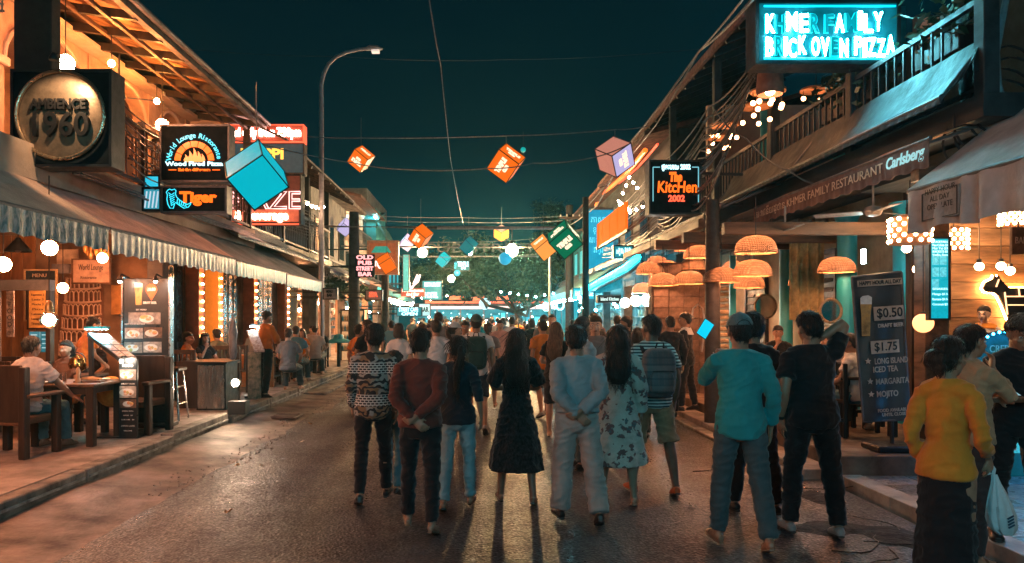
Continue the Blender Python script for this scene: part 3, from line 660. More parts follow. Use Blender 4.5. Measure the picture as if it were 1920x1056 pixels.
# ---------------------------------------------------------------- near right cafe behind the arch
def cafe():
 b = thing('cafe_building', 'timber clad cafe front with a recessed counter at the right edge', 'building', (6.5, 8.4, .27))
 pm = [MB().box((-1.9, -.015, -.12), (1.9, .015, .12), .006).mesh('plank', mat(n_, c_, rough=.6, var=.4, scale=6, stretch=(.15, 1, 1), bump=.35, bscale=30)) for n_, c_ in (('cafe plank', (.28, .15, .07)), ('cafe plank pale', (.36, .21, .11)))]
 for k in range(14): link('plank', pm[k % 3 == 1], b, V((7.9, 10.2 + rnd.uniform(-.008, .008), .40 + k*.247)) - wloc(b))
 MB().box((5.98, 10.25, .2), (10, 10.45, 4.0)).build('back_wall', M_WOODD, b)
 MB().box((5.42, 9.0, .27), (5.72, 9.25, 3.9), .012).build('pier', M_WOOD, b)
 MB().box((5.3, 7.6, 3.5), (10, 10.3, 3.66)).build('ceiling', M_NIGHT, b)
 MB().box((4.6, 7.75, 3.2), (9, 7.9, 3.34)).build('beam', M_WOODX, b)
 c = MB().box((6.35, 9.0, .27), (9.4, 9.6, 1.28), .02).build('counter', M_WOODD, b)
 MB().box((6.28, 8.94, 1.283), (9.5, 9.66, 1.33), .01).build('counter_top', M_WOOD, c)
 return b
cafe()
# ---------------------------------------------------------------- signs
WHITE_N = glow('white neon', (1, .55, .45), 5); CYAN_N = glow('cyan neon', (.03, .62, .80), 1.5); CYANW_N = glow('cyan white neon', (.50, .93, 1), 1.9)
ORANGE_N = glow('orange neon', (1, .135, .006), 1.5); PINK_N = glow('pink white neon', (1, .48, .44), 2.2); RED_N = glow('red neon', (1, .10, .04), 1.6)
M_SIGNB = mat('sign black', (.008, .013, .016), spec=.12, rough=.7, var=.2, bump=.05)
X_, Z_ = V((1, 0, 0)), V((0, 0, 1))
def sign_box(label, px0, py0, px1, py1, Y, depth=.22, face=M_SIGNB, frame=M_METAL, name='sign', group=None, fw=.03, arms=None, rz=0):
 a, b = P(px0, py1, Y), P(px1, py0, Y); c = (a + b)/2
 t = thing(name, label, 'sign', (c.x, Y, a.z), group)
 MB().box((a.x, Y, a.z), (b.x, Y + depth, b.z), .008).build('box', face, t)
 fr = MB()
 for (x0, z0, x1, z1) in ((a.x - fw, a.z - fw, b.x + fw, a.z), (a.x - fw, b.z, b.x + fw, b.z + fw), (a.x - fw, a.z, a.x, b.z), (b.x, a.z, b.x + fw, b.z)): fr.box((x0, Y - .012, z0), (x1, Y + depth + .005, z1))
 fr.build('frame', frame, t)
 if arms is not None:
  br = MB()
  for z in (a.z + (b.z - a.z)*.2, b.z - (b.z - a.z)*.2):
   e = (b.x if arms > b.x else a.x); br.bar((e, Y + depth/2, z), (arms, Y + depth/2 + .1, z), .045)
  br.build('bracket', M_DARK, t)
 return t, a, b
def T(px, py, Y, dy=-.012): p = P(px, py, Y); return V((p.x, Y + dy, p.z))
# round brass disc sign at the near left
t, a, b = sign_box('black box sign with a lit round bronze disc and raised dark letters', 25, 135, 205, 308, 8.4, .30, M_SIGNB, M_DARK, arms=-5.2)
c = T(117, 218, 8.4, -.02); r_ = K(80, 8.4)
MB().lathe([(r_, 0), (r_, .02), (r_*.2, .03), (0.01, .03)], 48, c + V((0, .02, 0)), Matrix.Rotation(R(90), 3, 'X')).build('disc', mat('brushed bronze', (.40, .29, .20), rough=.38, metal=.75, var=.35, scale=3.5, bump=.15), t, True)
ring = [c + V((r_*1.02*math.cos(q), -.03, r_*1.02*math.sin(q))) for q in [2*math.pi*k/48 for k in range(49)]]
MB().tube(ring, .022, 8).build('rim', mat('bronze rim', (.45, .33, .22), rough=.3, metal=.8, var=.2), t, True)
for txt, y_, h_, w_ in (('AMBIENCE', 199, .115, K(104, 8.4)), ('1960', 238, .27, K(104, 8.4))): letters('lettering', txt, M_BLACK, t, T(115, y_, 8.4, -.05), h_, width=w_, depth=.05, bold=.006)
lm = MB(); lm.tube([T(140, 128, 8.4, .1), T(140, 122, 8.4, -.35), T(140, 132, 8.4, -.42)], .012, 6); lm.lathe([(.02, .06), (.05, 0), (.045, -.02)], 12, T(140, 134, 8.4, -.42))
arm_ = lm.build('added_spot_lamp', M_DARK, t, True)
lamp(t, T(140, 138, 8.4, -.42), 85, (1, .62, .34), .04, 'SPOT', spot=95, aim=T(117, 215, 8.4), blend=.6)  # added lamp, unseen, that makes the bright spot on the disc
# wood fired pizza sign
t, a, b = sign_box('black sign with an orange oven arch, flames and cyan neon writing', 303, 237, 427, 338, 11.3, .25, arms=-5.1)
Y = 11.3; c0 = T(365, 302, Y, -.02)
def arc(r0, r1, a0, a1, n=18): return [(r1*math.cos(R(a0 + (a1-a0)*k/n)), r1*math.sin(R(a0 + (a1-a0)*k/n))) for k in range(n+1)] + [(r0*math.cos(R(a1 + (a0-a1)*k/n)), r0*math.sin(R(a1 + (a0-a1)*k/n))) for k in range(n+1)]
om = MB()
for k in range(7): om.prism(arc(K(26, Y), K(37, Y), 180 - k*25.7 - 1.5, 180 - (k+1)*25.7 + 1.5, 4), V((0, .015, 0)), org=c0)
om.build('oven_arch', ORANGE_N, t)
fl = MB()
for fx, fh, fw_ in ((-15, 14, 5), (-7, 21, 6), (1, 26, 6), (9, 20, 6), (16, 15, 5)):
 fl.prism([(K(q[0]*fw_ + fx, Y), K(q[1]*fh - 2, Y)) for q in ((-.7, 0), (-.9, .3), (-.3, .62), (-.35, 1), (.35, .72), (.8, .3), (.6, 0))], V((0, .015, 0)), org=c0)
fl.build('flame', glow('flame orange', (1, .26, .07), 1.7), t)
txt = 'World Lounge Ristorante'
for k, ch in enumerate(txt):
 if ch == ' ': continue
 q = R(172 - 164*k/(len(txt)-1)); r_ = K(47, Y); u = V((math.sin(q), 0, -math.cos(q))); n_ = V((math.cos(q), 0, math.sin(q)))
 letters('letter', ch, CYAN_N, t, c0 + n_*r_, .078, ax=u, ay=n_, depth=.012, bold=.001)
letters('lettering', 'Wood Fired Pizza', CYANW_N, t, T(365, 308, Y, -.02), .064, width=K(108, Y), depth=.012, bold=.002)
letters('lettering', 'Eat the difference', ORANGE_N, t, T(365, 319, Y, -.02), .042, width=K(60, Y), depth=.012, bold=.003)
for s_ in (-1, 1): MB().box(T(365 + s_*34, 319.8, Y, -.02), T(365 + s_*48, 318.2, Y, -.008)).build('dash', ORANGE_N, t)
# beer sign with a striped cat outline
t, a, b = sign_box('long black beer sign with orange capital word and cyan outlined big cat', 305, 352, 422, 396, 11.0, .22, arms=-5.2)
Y = 11.0
letters('lettering', 'Tiger', ORANGE_N, t, T(372, 371, Y, -.02), .155, width=K(70, Y), depth=.014, bold=.010)
tg = MB(); S = lambda pts: tg.tube([T(x, y, Y, -.02) for x, y in pts], .007, 5)
S(((316, 357), (313, 361), (315, 366), (314, 374), (316, 384), (320, 391), (326, 391), (328, 384), (330, 380), (338, 386), (346, 391), (354, 389), (358, 384), (359, 380)))
S(((316, 357), (319, 355), (323, 357), (328, 355), (331, 358), (330, 364), (332, 370), (338, 376), (346, 381), (352, 384), (358, 381)))
for k in range(6): S(((317 + k, 362 + k*4), (322, 366 + k*4), (328, 362 + k*4)))
for k in range(5): S(((334 + k*4, 374 + k*2), (333 + k*4, 379 + k*2), (335 + k*4, 384 + k*1.2)))
tg.build('cat_outline', CYAN_N, t, True)
pn = sign_box('small cyan picture panel at the left end of the beer sign', 270, 355, 299, 392, 11.05, .16, mat('blue picture panel', (.05, .2, .25), rough=.4, emit=(.05, .45, .60), es=.55), M_DARK)
for k in range(4): MB().bar(T(272 + k*7, 390, 11.05), T(276 + k*7, 359, 11.05), .018, .01).build('stripe', glow('pale panel stripe', (.7, .8, .9), .7, False), pn[0])
sign_box('small bright turquoise lightbox above the beer sign', 272, 331, 297, 350, 11.3, .14, glow('turquoise lightbox', (.03, .55, .75), .9), M_DARK)
# red neon band with opening times
t, a, b = sign_box('long red neon sign with daily opening time', 432, 235, 568, 265, 17.0, .3, mat('red lit band', (.25, .05, .03), rough=.5, emit=(1, .12, .05), es=.30), RED_N, fw=.02, arms=-7.2)
letters('lettering', 'nd daily from 7:30pm', WHITE_N, t, T(500, 249, 17, -.02), .20, width=K(128, 17), depth=.02, bold=.007)
t, a, b = sign_box('dark blue sign panel with yellow letters half hidden by the turquoise cube', 430, 270, 568, 324, 17.1, .3, mat('navy sign', (.02, .075, .10), rough=.5, emit=(.01, .10, .14), es=.3), M_DARK, arms=-7.2)
letters('lettering', 'HAPPI', glow('yellow neon', (1, .50, .07), 1.5), t, T(492, 290, 17.1, -.02), .24, width=K(80, 17), depth=.02, bold=.012)
for k in range(3): MB().box(T(432, 278 + k*14, 17.1), T(440, 287 + k*14, 17.1, -.002)).build('badge', CYAN_N, t)
t, a, b = sign_box('big maroon sign with pink neon word and glowing drinks line', 386, 330, 562, 418, 17.2, .35, mat('maroon sign', (.10, .035, .035), rough=.5, emit=(.5, .05, .03), es=.09), M_DARK, arms=-7.2)
outline_letters('lettering', 'MAZE', PINK_N, t, T(497, 378, 17.2), .42, .016, width=K(132, 17.2), off=.03)
MB().box(T(388, 416, 17.2, -.02), T(560, 393, 17.2, -.004)).build('light_band', mat('salmon band', (.40, .12, .08), rough=.5, emit=(1, .17, .08), es=.38), t)
letters('lettering', 'Food & Beverage', glow('cream neon', (1, .50, .32), 5), t, T(465, 405, 17.2, -.035), .21, width=K(150, 17.2), depth=.02, bold=.006)
MB().tube([T(387, 421, 17.2, -.04), T(561, 421, 17.2, -.04)], .02, 6).build('tube', RED_N, t, True)
# neon brick oven sign at the upper right
t, a, b = sign_box('large cyan neon brick oven pizza sign box at upper right', 1423, 6, 1682, 114, 9.5, .34, mat('cyan lit sign back', (.01, .10, .12), rough=.4, emit=(0, .22, .27), es=.30), M_DARK, fw=.045, arms=5.3)
Y = 9.5
for txt, py, px0, px1, dimmed in (('KHMER FAMILY', 47, 1430, 1652, (1, 4, 6, 8)), ('BRICK OVEN PIZZA', 92, 1430, 1674, (1, 8, 10))):
 adv = [.45 if ch in ' I' else 1.25 if ch == 'M' else 1.0 for ch in txt]; u_ = (px1 - px0)/sum(adv); x_ = px0
 for k, ch in enumerate(txt):
  w_ = adv[k]*u_; c_ = x_ + w_/2; x_ += w_
  if ch == ' ': continue
  dy = rnd.uniform(-3.5, 3.5); dim = k in dimmed
  outline_letters('letter', ch, glow('bright cyan tube', (.0, .62, .78), 1.5), t, T(c_, py + dy, Y), .245, .016, width=K(w_*.84, Y), off=.03)
  letters('letter_fill', ch, glow('dim letter face', (.0, .30, .36), .9) if dim else glow('white letter face', (.22, .86, 1), 22), t, T(c_, py + dy, Y, -.06), .24, width=K(w_*.82, Y), depth=.012, bold=.004)
for (p, q) in (((1430, 112), (1676, 112)), ((1430, 14), (1676, 14))): MB().tube([T(*p, Y, -.04), T(*q, Y, -.04)], .014, 6).build('border_tube', glow('blue border tube', (.0, .50, .75), 1.6), t, True)
MB().box(P(1686, 112, Y) + V((0, .02, 0)), P(1700, 10, Y) + V((0, .34, 0))).build('side_panel', mat('side glass', (.02, .13, .15), rough=.2), t)
# kitchen sign
t, a, b = sign_box('black square sign with orange brush lettering and cyan corner frame', 1220, 303, 1312, 399, 13.0, .3, M_SIGNB, M_DARK, arms=4.7)
Y = 13.0
letters('lettering', 'The', ORANGE_N, t, T(1266, 333, Y, -.02), .15, width=K(24, Y), depth=.014, bold=.014, shear=.1)
letters('lettering', 'KitcHen', ORANGE_N, t, T(1269, 352, Y, -.02), .20, width=K(74, Y), depth=.014, bold=.006, shear=.08)
letters('lettering', '2002', RED_N, t, T(1268, 373, Y, -.02), .11, width=K(31, Y), depth=.014, bold=.006)
letters('lettering', 'ផ្ទះបាយ 2002', CYANW_N, t, T(1267, 314, Y, -.02), .085, width=K(54, Y), depth=.014, bold=.006)
fr = MB()
for p, q in (((1224, 378), (1224, 314)), ((1224, 314), (1237, 314)), ((1297, 314), (1309, 314)), ((1309, 314), (1309, 380))): fr.bar(T(*p, Y, -.02), T(*q, Y, -.02), .014)
fr.build('neon_frame', glow('pale cyan line', (.2, .6, .7), .8), t)
# the panel behind the neon sign, orange lit window top right
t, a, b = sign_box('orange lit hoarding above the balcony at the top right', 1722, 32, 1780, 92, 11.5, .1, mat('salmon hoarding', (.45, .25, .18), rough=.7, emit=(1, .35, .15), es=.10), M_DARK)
t, a, b = sign_box('small cyan lettered box in the dark upper balcony', 1812, 112, 1846, 136, 8.6, .08, M_SIGNB, M_DARK, fw=.015)
for k in range(2): letters('lettering', ('BAR ▸ 45', '27 OPEN')[k], CYAN_N, t, T(1829, 118 + k*12, 8.6, -.02), .035, width=K(28, 8.6), depth=.01)
# ---------------------------------------------------------------- lantern cubes strung over the street
def cube_face_mat(name, col, es): return mat('cube ' + name, tuple(min(.8, c*.22) for c in col), rough=.45, var=.05, bump=.05, emit=col, es=es)
CUBE = {'orange': cube_face_mat('orange', (1, .16, .005), .82), 'teal': cube_face_mat('teal', (.0, .42, .52), .95), 'lilac': cube_face_mat('lilac', (.46, .40, .66), 1.0), 'pink': cube_face_mat('pink', (.75, .28, .20), .62), 'green': cube_face_mat('green', (.0, .16, .075), .8),
  'amber': cube_face_mat('amber', (1, .30, .05), 1.0), 'white': cube_face_mat('white', (.95, .55, .35), .85), 'dteal': cube_face_mat('deep teal', (.0, .22, .26), .6)}
M_PRINT = glow('cream cube print', (1, .78, .55), 1.1, False); M_EDGE = mat('cube edge', (.012, .014, .015), rough=.5)
def cube(label, px, py, size, edges, col, texts=(), other=(), k=1.0, pm=None):
 """an acrylic cube lantern with dark edges. px, py: its middle; edges: the three edges that leave its nearest corner as the photograph
 shows them, which fixes how the cube hangs; texts: (face, words, reading direction); other: (face, colour)"""
 x = V([e[0] for e in edges]); y = V([-e[1] for e in edges]); L_ = (x.length + y.length)/2*k
 x.normalize(); y = (y - x*y.dot(x)).normalized(); d = x.cross(y)
 if d.x + d.y + d.z < 0: d = -d
 E = [V((x[i], d[i], y[i])) for i in range(3)]; order = [0, 1, 2]
 if E[0].cross(E[1]).dot(E[2]) < 0: order = [1, 0, 2]
 M = Matrix([E[i] for i in order]).transposed(); loc = {o: i for i, o in enumerate(order)}
 Y = F*size/L_; c = P(px, py, Y); h = size/2
 t = thing('cube_lantern', label, 'lantern', c, 'cube lanterns hung over the street'); WL[t.name] = V((0, 0, 0)); t.rotation_euler = M.to_euler()
 oc = {loc[q[0]]: q[1] for q in other}; tx = {loc[q[0]]: q for q in texts}
 for ax in range(3):
  for sg in (-1, 1):
   n_ = V((0, 0, 0)); n_[ax] = sg; k_ = h*.955; m = MB(); m.obox(n_*(h*.985), [(.008 if i == ax else 2*k_) for i in range(3)])
   f = m.build('face', CUBE[oc.get(ax, col) if sg < 0 else col], t)
   if sg < 0 and ax in tx:
    want = V((tx[ax][2][0], 0, -tx[ax][2][1])); best = None
    for q in range(3):
     for s_ in (-1, 1):
      if q != ax:
       u = V((0, 0, 0)); u[q] = s_; w_ = (M @ u).dot(want)
       if best is None or w_ > best[0]: best = (w_, u)
    a1 = best[1]; a2 = n_.cross(a1)
    for li, ln in enumerate(tx[ax][1].split('\n')): letters('lettering', ln, pm or M_PRINT, f, n_*(h*.985 + .007) + a2*((.08 - li*.24)*size), (.20 if li == 0 else .12)*size, ax=a1, ay=a2, width=(.70 if li == 0 else .34)*size, depth=.004, bold=.012)
 fr = MB()
 for a_ in (-h, h):
  for b_ in (-h, h):
   fr.bar((a_, b_, -h), (a_, b_, h), .014); fr.bar((a_, -h, b_), (a_, h, b_), .014); fr.bar((-h, a_, b_), (h, a_, b_), .014, up=(0, 0, 1))
 fr.build('frame', M_EDGE, t)
 if L_ < 44 or size > .5: u = M.transposed() @ V((0, 0, 1)); MB().tube([u*h*.9, u*(h + .9)], .007, 5).build('cord', M_WIREP, t)
 return t, c
CT = {}; TC = 'TEMPLE\nCLUB'
CT['teal'] = cube('large plain turquoise cube lantern tilted in front of the pizza signs', 481, 328, .52, ((65, -42), (-25, -42), (35, 50)), 'teal')
E_O2 = ((37, 27), (15, -20), (-23, 30)); E_O1 = ((25, 19), (10, -13), (-18, 20)); E_L = ((-16, 12), (17, 9), (1, -12))
CT['o1'] = cube('tilted orange cube lantern with cream print, highest left of the sky gap', 677, 298, .46, E_O1, 'orange', [(1, TC, (-25, -19)), (2, 'HELLO', (25, 19))])
CT['o2'] = cube('large orange cube lantern with cream print in the middle of the sky', 949, 306, .46, E_O2, 'orange', [(1, TC, (23, -30)), (2, TC, (37, 27))])
CT['l1'] = cube('lilac and pink cube lantern with white print high on the right', 1153, 294, .46, ((-26, -19), (37, -29), (14, 32)), 'pink', [(0, TC, (14, 32))], [(0, 'lilac')])
CT['g1'] = cube('dark green cube lantern with cream print beside the right utility pole', 1059, 449, .46, ((-33, 26), (31, 29), (0, -20)), 'green', [(0, TC, (0, 20)), (1, TC, (0, 20)), (2, TC, (31, -29))])
CT['o3'] = cube('pale orange cube lantern half behind the dark green one', 1019, 464, .46, ((24, -16), (-7, -15), (19, 20)), 'amber', [(2, 'TEMPLE', (24, -16))])
CT['o4'] = cube('orange cube lantern with small print above the left floodlight', 789, 443, .46, ((21, 17), (13, -14), (-13, 19)), 'orange', [(1, TC, (13, -19))])
CT['o5'] = cube('plain orange cube lantern in front of the framed orange billboard', 725, 494, .46, ((22, -14), (-8, -12), (11, 17)), 'orange')
CT['l2'] = cube('small lilac cube lantern on the long pipe left of the sky gap', 648, 426, .46, E_L, 'lilac')
CT['l3'] = cube('small lilac cube lantern peeping out behind the orange one', 764, 455, .46, ((-12, 14), (16, 9), (3, -12)), 'lilac')
CT['o6'] = cube('small glowing amber cube lantern with white faces above the central floodlight', 940, 437, .46, ((-15, -9), (16, -7), (0, 14)), 'amber', (), [(2, 'white')])
CT['t2'] = cube('small plain turquoise cube lantern in front of the tree', 831, 487, .46, ((14, 10), (8, -9), (-9, 12)), 'teal')
CT['t3'] = cube('dark turquoise cube lantern with a lit lower face near the letters on the gantry', 879, 461, .46, ((17, 13), (8, -10), (-13, 15)), 'dteal')
# small hanging balls
for lab, px, py, r_, Y, m in (('pale blue ball lantern just under the central floodlight', 947, 485, 12, 26, glow('blue ball', (.02, .38, .62), .8)), ('tiny teal ball lantern beside the central orange cube', 981, 281, 5, 24, glow('teal ball', (.0, .42, .40), .7)), ('small blue ball lantern hanging below the far cyan sign', 857, 512, 6, 34, glow('blue ball', (.02, .38, .62), .8))):
 c = P(px, py, Y); q = thing('ball_lantern', lab, 'lantern', c, 'ball lanterns'); MB().ball(c, K(r_, Y), 16, 12).build('globe', m, q, True); MB().tube([c + V((0, 0, K(r_, Y))), c + V((0, 0, K(r_, Y) + .5))], .008, 5).build('cord', M_WIRE, q)
# ---------------------------------------------------------------- street lamp, poles, pipe, wires
t = thing('street_lamp', 'tall grey curved street lamp on the left pavement', 'street lamp', (-4.48, 20.9, .22))
b0 = V((-4.48, 20.9, .22)); tp = P(600, 190, 20.9)
pts = [b0, V((-4.48, 20.9, 4)), V((-4.48, 20.9, tp.z))] + [P(x, y, 20.9) for x, y in ((602, 160), (607, 138), (616, 120), (630, 107), (650, 98), (672, 93), (690, 91))]
MB().tube(pts, [.085, .075, .062, .058, .055, .053, .050, .047, .044, .042], 14).build('pole', mat('galvanised pole', (.55, .49, .48), rough=.5, metal=.0, var=.15), t, True)
MB().lathe([(.16, 0), (.16, .03), (.10, .05), (.10, .35), (.085, .36)], 14, b0).build('foot', M_METAL, t, True)
h_ = MB(); h_.tube([P(686, 92, 20.9), P(694, 90, 20.9), P(708, 90, 20.9), P(717, 92, 20.9)], [(.05, .05), (.11, .07), (.12, .06), (.05, .03)], 12, ref=(0, 1, 0)); hd = h_.build('head', mat('lamp head', (.50, .48, .47), rough=.4), t, True)
MB().box(P(696, 96.5, 20.85) , P(712, 94.6, 21.05)).build('lens', glow('lamp lens', (1, .85, .75), .6, False), hd)
def upole(label, px, Y, top_py, r_, arms=(), m=None, base=.2):
 p = P(px, CY, Y); z1 = P(px, top_py, Y).z; q = thing('utility_pole', label, 'utility pole', (p.x, Y, base), 'utility poles')
 MB().tube([(p.x, Y, base - .1), (p.x, Y, z1)], [r_, r_*.8], 12).build('shaft', m or mat('weathered pole', (.075, .06, .055), rough=.8, var=.3, scale=4), q, True)
 for z_, w_ in arms:
  MB().bar((p.x - w_, Y - r_*.9 - .05, z_), (p.x + w_, Y - r_*.9 - .05, z_), .09).build('crossarm', M_WOODD, q)
  for k in range(4): MB().lathe([(.02, 0), (.045, .03), (.03, .06), (.045, .09), (.02, .12)], 8, (p.x - w_*.85 + k*w_*.56, Y - r_*.9 - .05, z_ + .045)).build('insulator', mat('porcelain', (.4, .38, .35), rough=.3), q, True)
 return p
upole('brown round pole behind the street lamp', 664, 25, 398, .21); upole('grey pole beside the framed orange billboard', 722, 27, 475, .16)
upole('dark thick pole in front of the terrace lamps', 1336, 11.6, 375, .13, m=mat('black brown pole', (.045, .035, .03), rough=.6), base=.12)
MD_ = mat('soot black pole', (.016, .015, .016), rough=.8, spec=.1); upole('dark utility pole left of the blue lit banner', 1068, 33, 385, .20, ((6.2, .5),), m=MD_); upole('second dark pole in front of the blue lit banner', 1098, 26, 370, .13, m=MD_); upole('thin grey pole under the pale orange cube', 1031, 31, 470, .07, m=M_METAL, base=.0)
t = MB().tube([P(556, 424, 24), P(820, 427, 24.2), P(1062, 428, 24.5)], .055, 10).build('gantry_pipe', mat('pink grey pipe', (.32, .27, .26), rough=.45, metal=.3), smooth=True); tag(t, 'long pale pipe spanning the street with lanterns in front', 'pipe')
t = MB().tube([P(640, 462, 30), P(1010, 464, 30)], .03, 8).build('gantry_pipe', M_METAL, smooth=True); tag(t, 'thin grey pipe spanning the street below the pale one', 'pipe')
def wire(label, pts, r_=.012, m=None, group='overhead wires', sag=0.0, n=10):
 q = []
 for (p0, p1) in zip(pts, pts[1:]):
  a_, b_ = P(*p0), P(*p1)
  for k in range(n): u = k/n; q.append(a_.lerp(b_, u) - V((0, 0, sag*4*u*(1-u))))
 q.append(P(*pts[-1]))
 return tag(MB().tube(q, r_, 5).build('overhead_wire', m or M_WIREP, smooth=True), label, 'cable', group)
wire('nearly level wire across the sky carrying the high cubes', [(560, 255, 17.8), (677, 259, 17.8), (950, 255, 13.2), (1155, 243, 12.3), (1215, 236, 12.5)], .008, sag=.02)
wire('lower wire from the left signs past the central orange cube', [(300, 240, 12), (480, 268, 12), (660, 305, 15), (760, 318, 14), (915, 316, 13), (1000, 306, 13), (1105, 297, 12.5), (1180, 270, 12.5)], .010, sag=.03)
wire('long slanting wire from the top centre down to the pipe', [(802, -20, 8), (826, 120, 10), (845, 300, 15), (868, 418, 21), (885, 450, 21)], .007, sag=.05)
wire('thick grey wire falling from the top right edge to the utility pole', [(1420, -10, 9), (1312, 95, 14), (1180, 270, 20), (1120, 385, 27), (1064, 425, 33)], .022, sag=.05)
wire('second grey wire beside the thick one at the top right', [(1400, -10, 9), (1312, 95, 14), (1230, 235, 18), (1150, 330, 24), (1090, 400, 30)], .016, sag=.02)
wire('faint wire high across the dark sky', [(310, 88, 30), (640, 106, 30), (950, 112, 30), (1310, 92, 30)], .008, M_WIRE, sag=.1)
for k, (y0, y1, Y) in enumerate(((408, 412, 30), (400, 404, 34), (446, 441, 36), (474, 470, 34))):
 wire('fine wire strung across the far street above the crowd', [(640, y0, Y), (860, y0 + 8, Y), (1075, y1, Y)], .012, group='fine wires across the far street', sag=.08)
for k in range(9):
 y0 = 236 + k*13; x0 = 640 + k*4
 wire('thin cable along the left facades between the signs', [(225 + k*3, 190 + k*17, 9.5), (330, 250 + k*13, 13), (470, 330 + k*8, 18), (600, 405 + k*5, 24)], .011, M_WIRE, 'cables along the left facades', sag=.12)
for k in range(22):
 j = rnd.uniform(-9, 9)
 wire('dark cable sagging under the right eave', [(1440 - k*4, 75 + k*11 + j, 10.5), (1330 - k*2, 205 + k*9 + j, 13.5), (1232, 320 + k*5 + j*2, 19), (1150 - k, 400 + k*4 + j, 27)], .014, M_WIREP if k % 3 == 0 else M_WIRE, 'cables under the right eave', sag=.10 + .2*rnd.random())
wire('pale cable crossing the upper balcony on the right', [(1340, 205, 12), (1400, 260, 11), (1480, 320, 10.5), (1560, 345, 10.2)], .012, sag=.08)
t = MB(); 
for k in range(7):
 c_ = P(1898 + rnd.uniform(-8, 8), 150 + k*8, 7.4); t.tube([c_ + V((.28*math.cos(q)*(1 + .1*k), .06*k, .34*math.sin(q) - .05*k)) for q in [2*math.pi*i/22 for i in range(23)]], .014, 6)
tag(t.build('cable_coil', M_WIRE, smooth=True), 'tangled coil of black cable hanging at the right edge', 'cable')
t = MB().tube([P(1888, -10, 7.3), P(1868, 100, 7.3), P(1872, 160, 7.3), P(1890, 215, 7.3), P(1906, 240, 7.3)], .03, 8).build('conduit', mat('blue grey conduit', (.16, .22, .24), rough=.5), smooth=True); tag(t, 'thick blue grey conduit curving down at the upper right edge', 'cable')
# hanger cords of the larger cubes
for (k, y_) in (('o1', 259), ('o2', 255), ('l1', 245)):
 c = CT[k][1]; q = V((c.x, c.y, P(0, y_, c.y).z)); tag(MB().tube([c + V((0, 0, .33)), q], .006, 5).build('hanger_cord', M_WIREP), {'o1': 'short cord holding the left orange cube', 'o2': 'short cord holding the central orange cube', 'l1': 'short cord holding the lilac and pink cube'}[k], 'cord')
# ---------------------------------------------------------------- floodlights over the street
for lab, px, py, Y, r_, e_ in (('blinding warm floodlight in the centre below the amber cube', 960, 470, 30, .24, 1250), ('warm floodlight below the orange cube left of centre', 792, 474, 30, .19, 560), ('small cool white floodlight in front of the tree', 846, 523, 40, .17, 1100), ('small white point light under the dark turquoise cube', 881, 474, 30, .10, 120)):
 c = P(px, py, Y); q = thing('floodlight', lab, 'floodlight', c, 'floodlights over the street')
 MB().ball(c, r_, 16, 12).build('bulb', glow('flood %d' % e_, (1, .60, .27) if e_ > 500 else (.75, .95, .95), e_ / BOOST), q, True)
 MB().lathe([(r_*.4, r_*.95), (r_*.55, r_*1.1), (r_*.3, r_*1.6), (.02, r_*1.7)], 12, c).build('cap', M_DARK, q, True)
 MB().tube([c + V((0, 0, r_*1.6)), c + V((0, .02, r_*1.6 + .5))], .02, 6).build('stem', M_DARK, q)
# ---------------------------------------------------------------- lamps of the two terraces
def rattan(name='rattan weave'):
 m = mat(name, (.40, .26, .17), rough=.6, var=.2, scale=12, bump=0)
 n = m.node_tree; b = n.nodes['Principled BSDF']; L = n.links.new
 t = n.nodes.new('ShaderNodeTexCoord'); w = []
 for d in ('X', 'Z'):
  v = n.nodes.new('ShaderNodeTexWave'); v.bands_direction = d; v.inputs['Scale'].default_value = 12; v.inputs['Distortion'].default_value = 3; L(t.outputs['Object'], v.inputs['Vector']); w.append(v)
 a = n.nodes.new('ShaderNodeMath'); a.operation = 'MULTIPLY'; L(w[0].outputs['Fac'], a.inputs[0]); L(w[1].outputs['Fac'], a.inputs[1])
 bp = n.nodes.new('ShaderNodeBump'); bp.inputs['Strength'].default_value = .9; bp.inputs['Distance'].default_value = .02; L(a.outputs[0], bp.inputs['Height']); L(bp.outputs[0], b.inputs['Normal'])
 def fn(n2, old):
  x = n2.nodes.new('ShaderNodeMix'); x.data_type = 'RGBA'; x.blend_type = 'MULTIPLY'; x.inputs[0].default_value = .6; n2.links.new(old, x.inputs[6]); n2.links.new(a.outputs[0], x.inputs[7]); return x.outputs[2]
 col = fn(n, b.inputs['Base Color'].links[0].from_socket); L(col, b.inputs['Base Color'])
 tr = n.nodes.new('ShaderNodeBsdfTranslucent'); tr.inputs[0].default_value = (.62, .42, .28, 1); ms = n.nodes.new('ShaderNodeMixShader'); ms.inputs[0].default_value = .07
 out = n.nodes['Material Output']; L(b.outputs[0], ms.inputs[1]); L(tr.outputs[0], ms.inputs[2]); L(ms.outputs[0], out.inputs[0])
 return m
M_RAT = rattan(); M_BULB = glow('warm bulb', (1, .36, .15), 130); M_BULBS = glow('warm small bulb', (1, .40, .16), 40)
M_RATIN = mat('rattan lining', (.55, .28, .14), rough=.7, var=.15, scale=14, bump=.3)
def dome_proto():
 t = thing('rattan_lamp', 'x', 'pendant lamp', (0, 0, 0), 'rattan dome lamps of the terrace')
 prof = [(.275, 0), (.278, .02), (.268, .08), (.245, .135), (.20, .185), (.13, .22), (.05, .235)]
 MB().lathe(prof, 28, caps=False).build('shade', M_RAT, t, True, 60, fix=False)
 MB().tube([V((.275*math.cos(q), .275*math.sin(q), 0)) for q in [2*math.pi*k/28 for k in range(29)]], .011, 6).build('hoop', mat('rattan hoop', (.36, .20, .10), rough=.6), t, True)
 MB().tube([(0, 0, .235), (0, 0, .75)], .007, 6).build('cord', M_BLACK, t)
 MB().ball((0, 0, .085), .042, 12, 8).build('bulb', M_BULB, t, True)
 return t
DP = dome_proto()
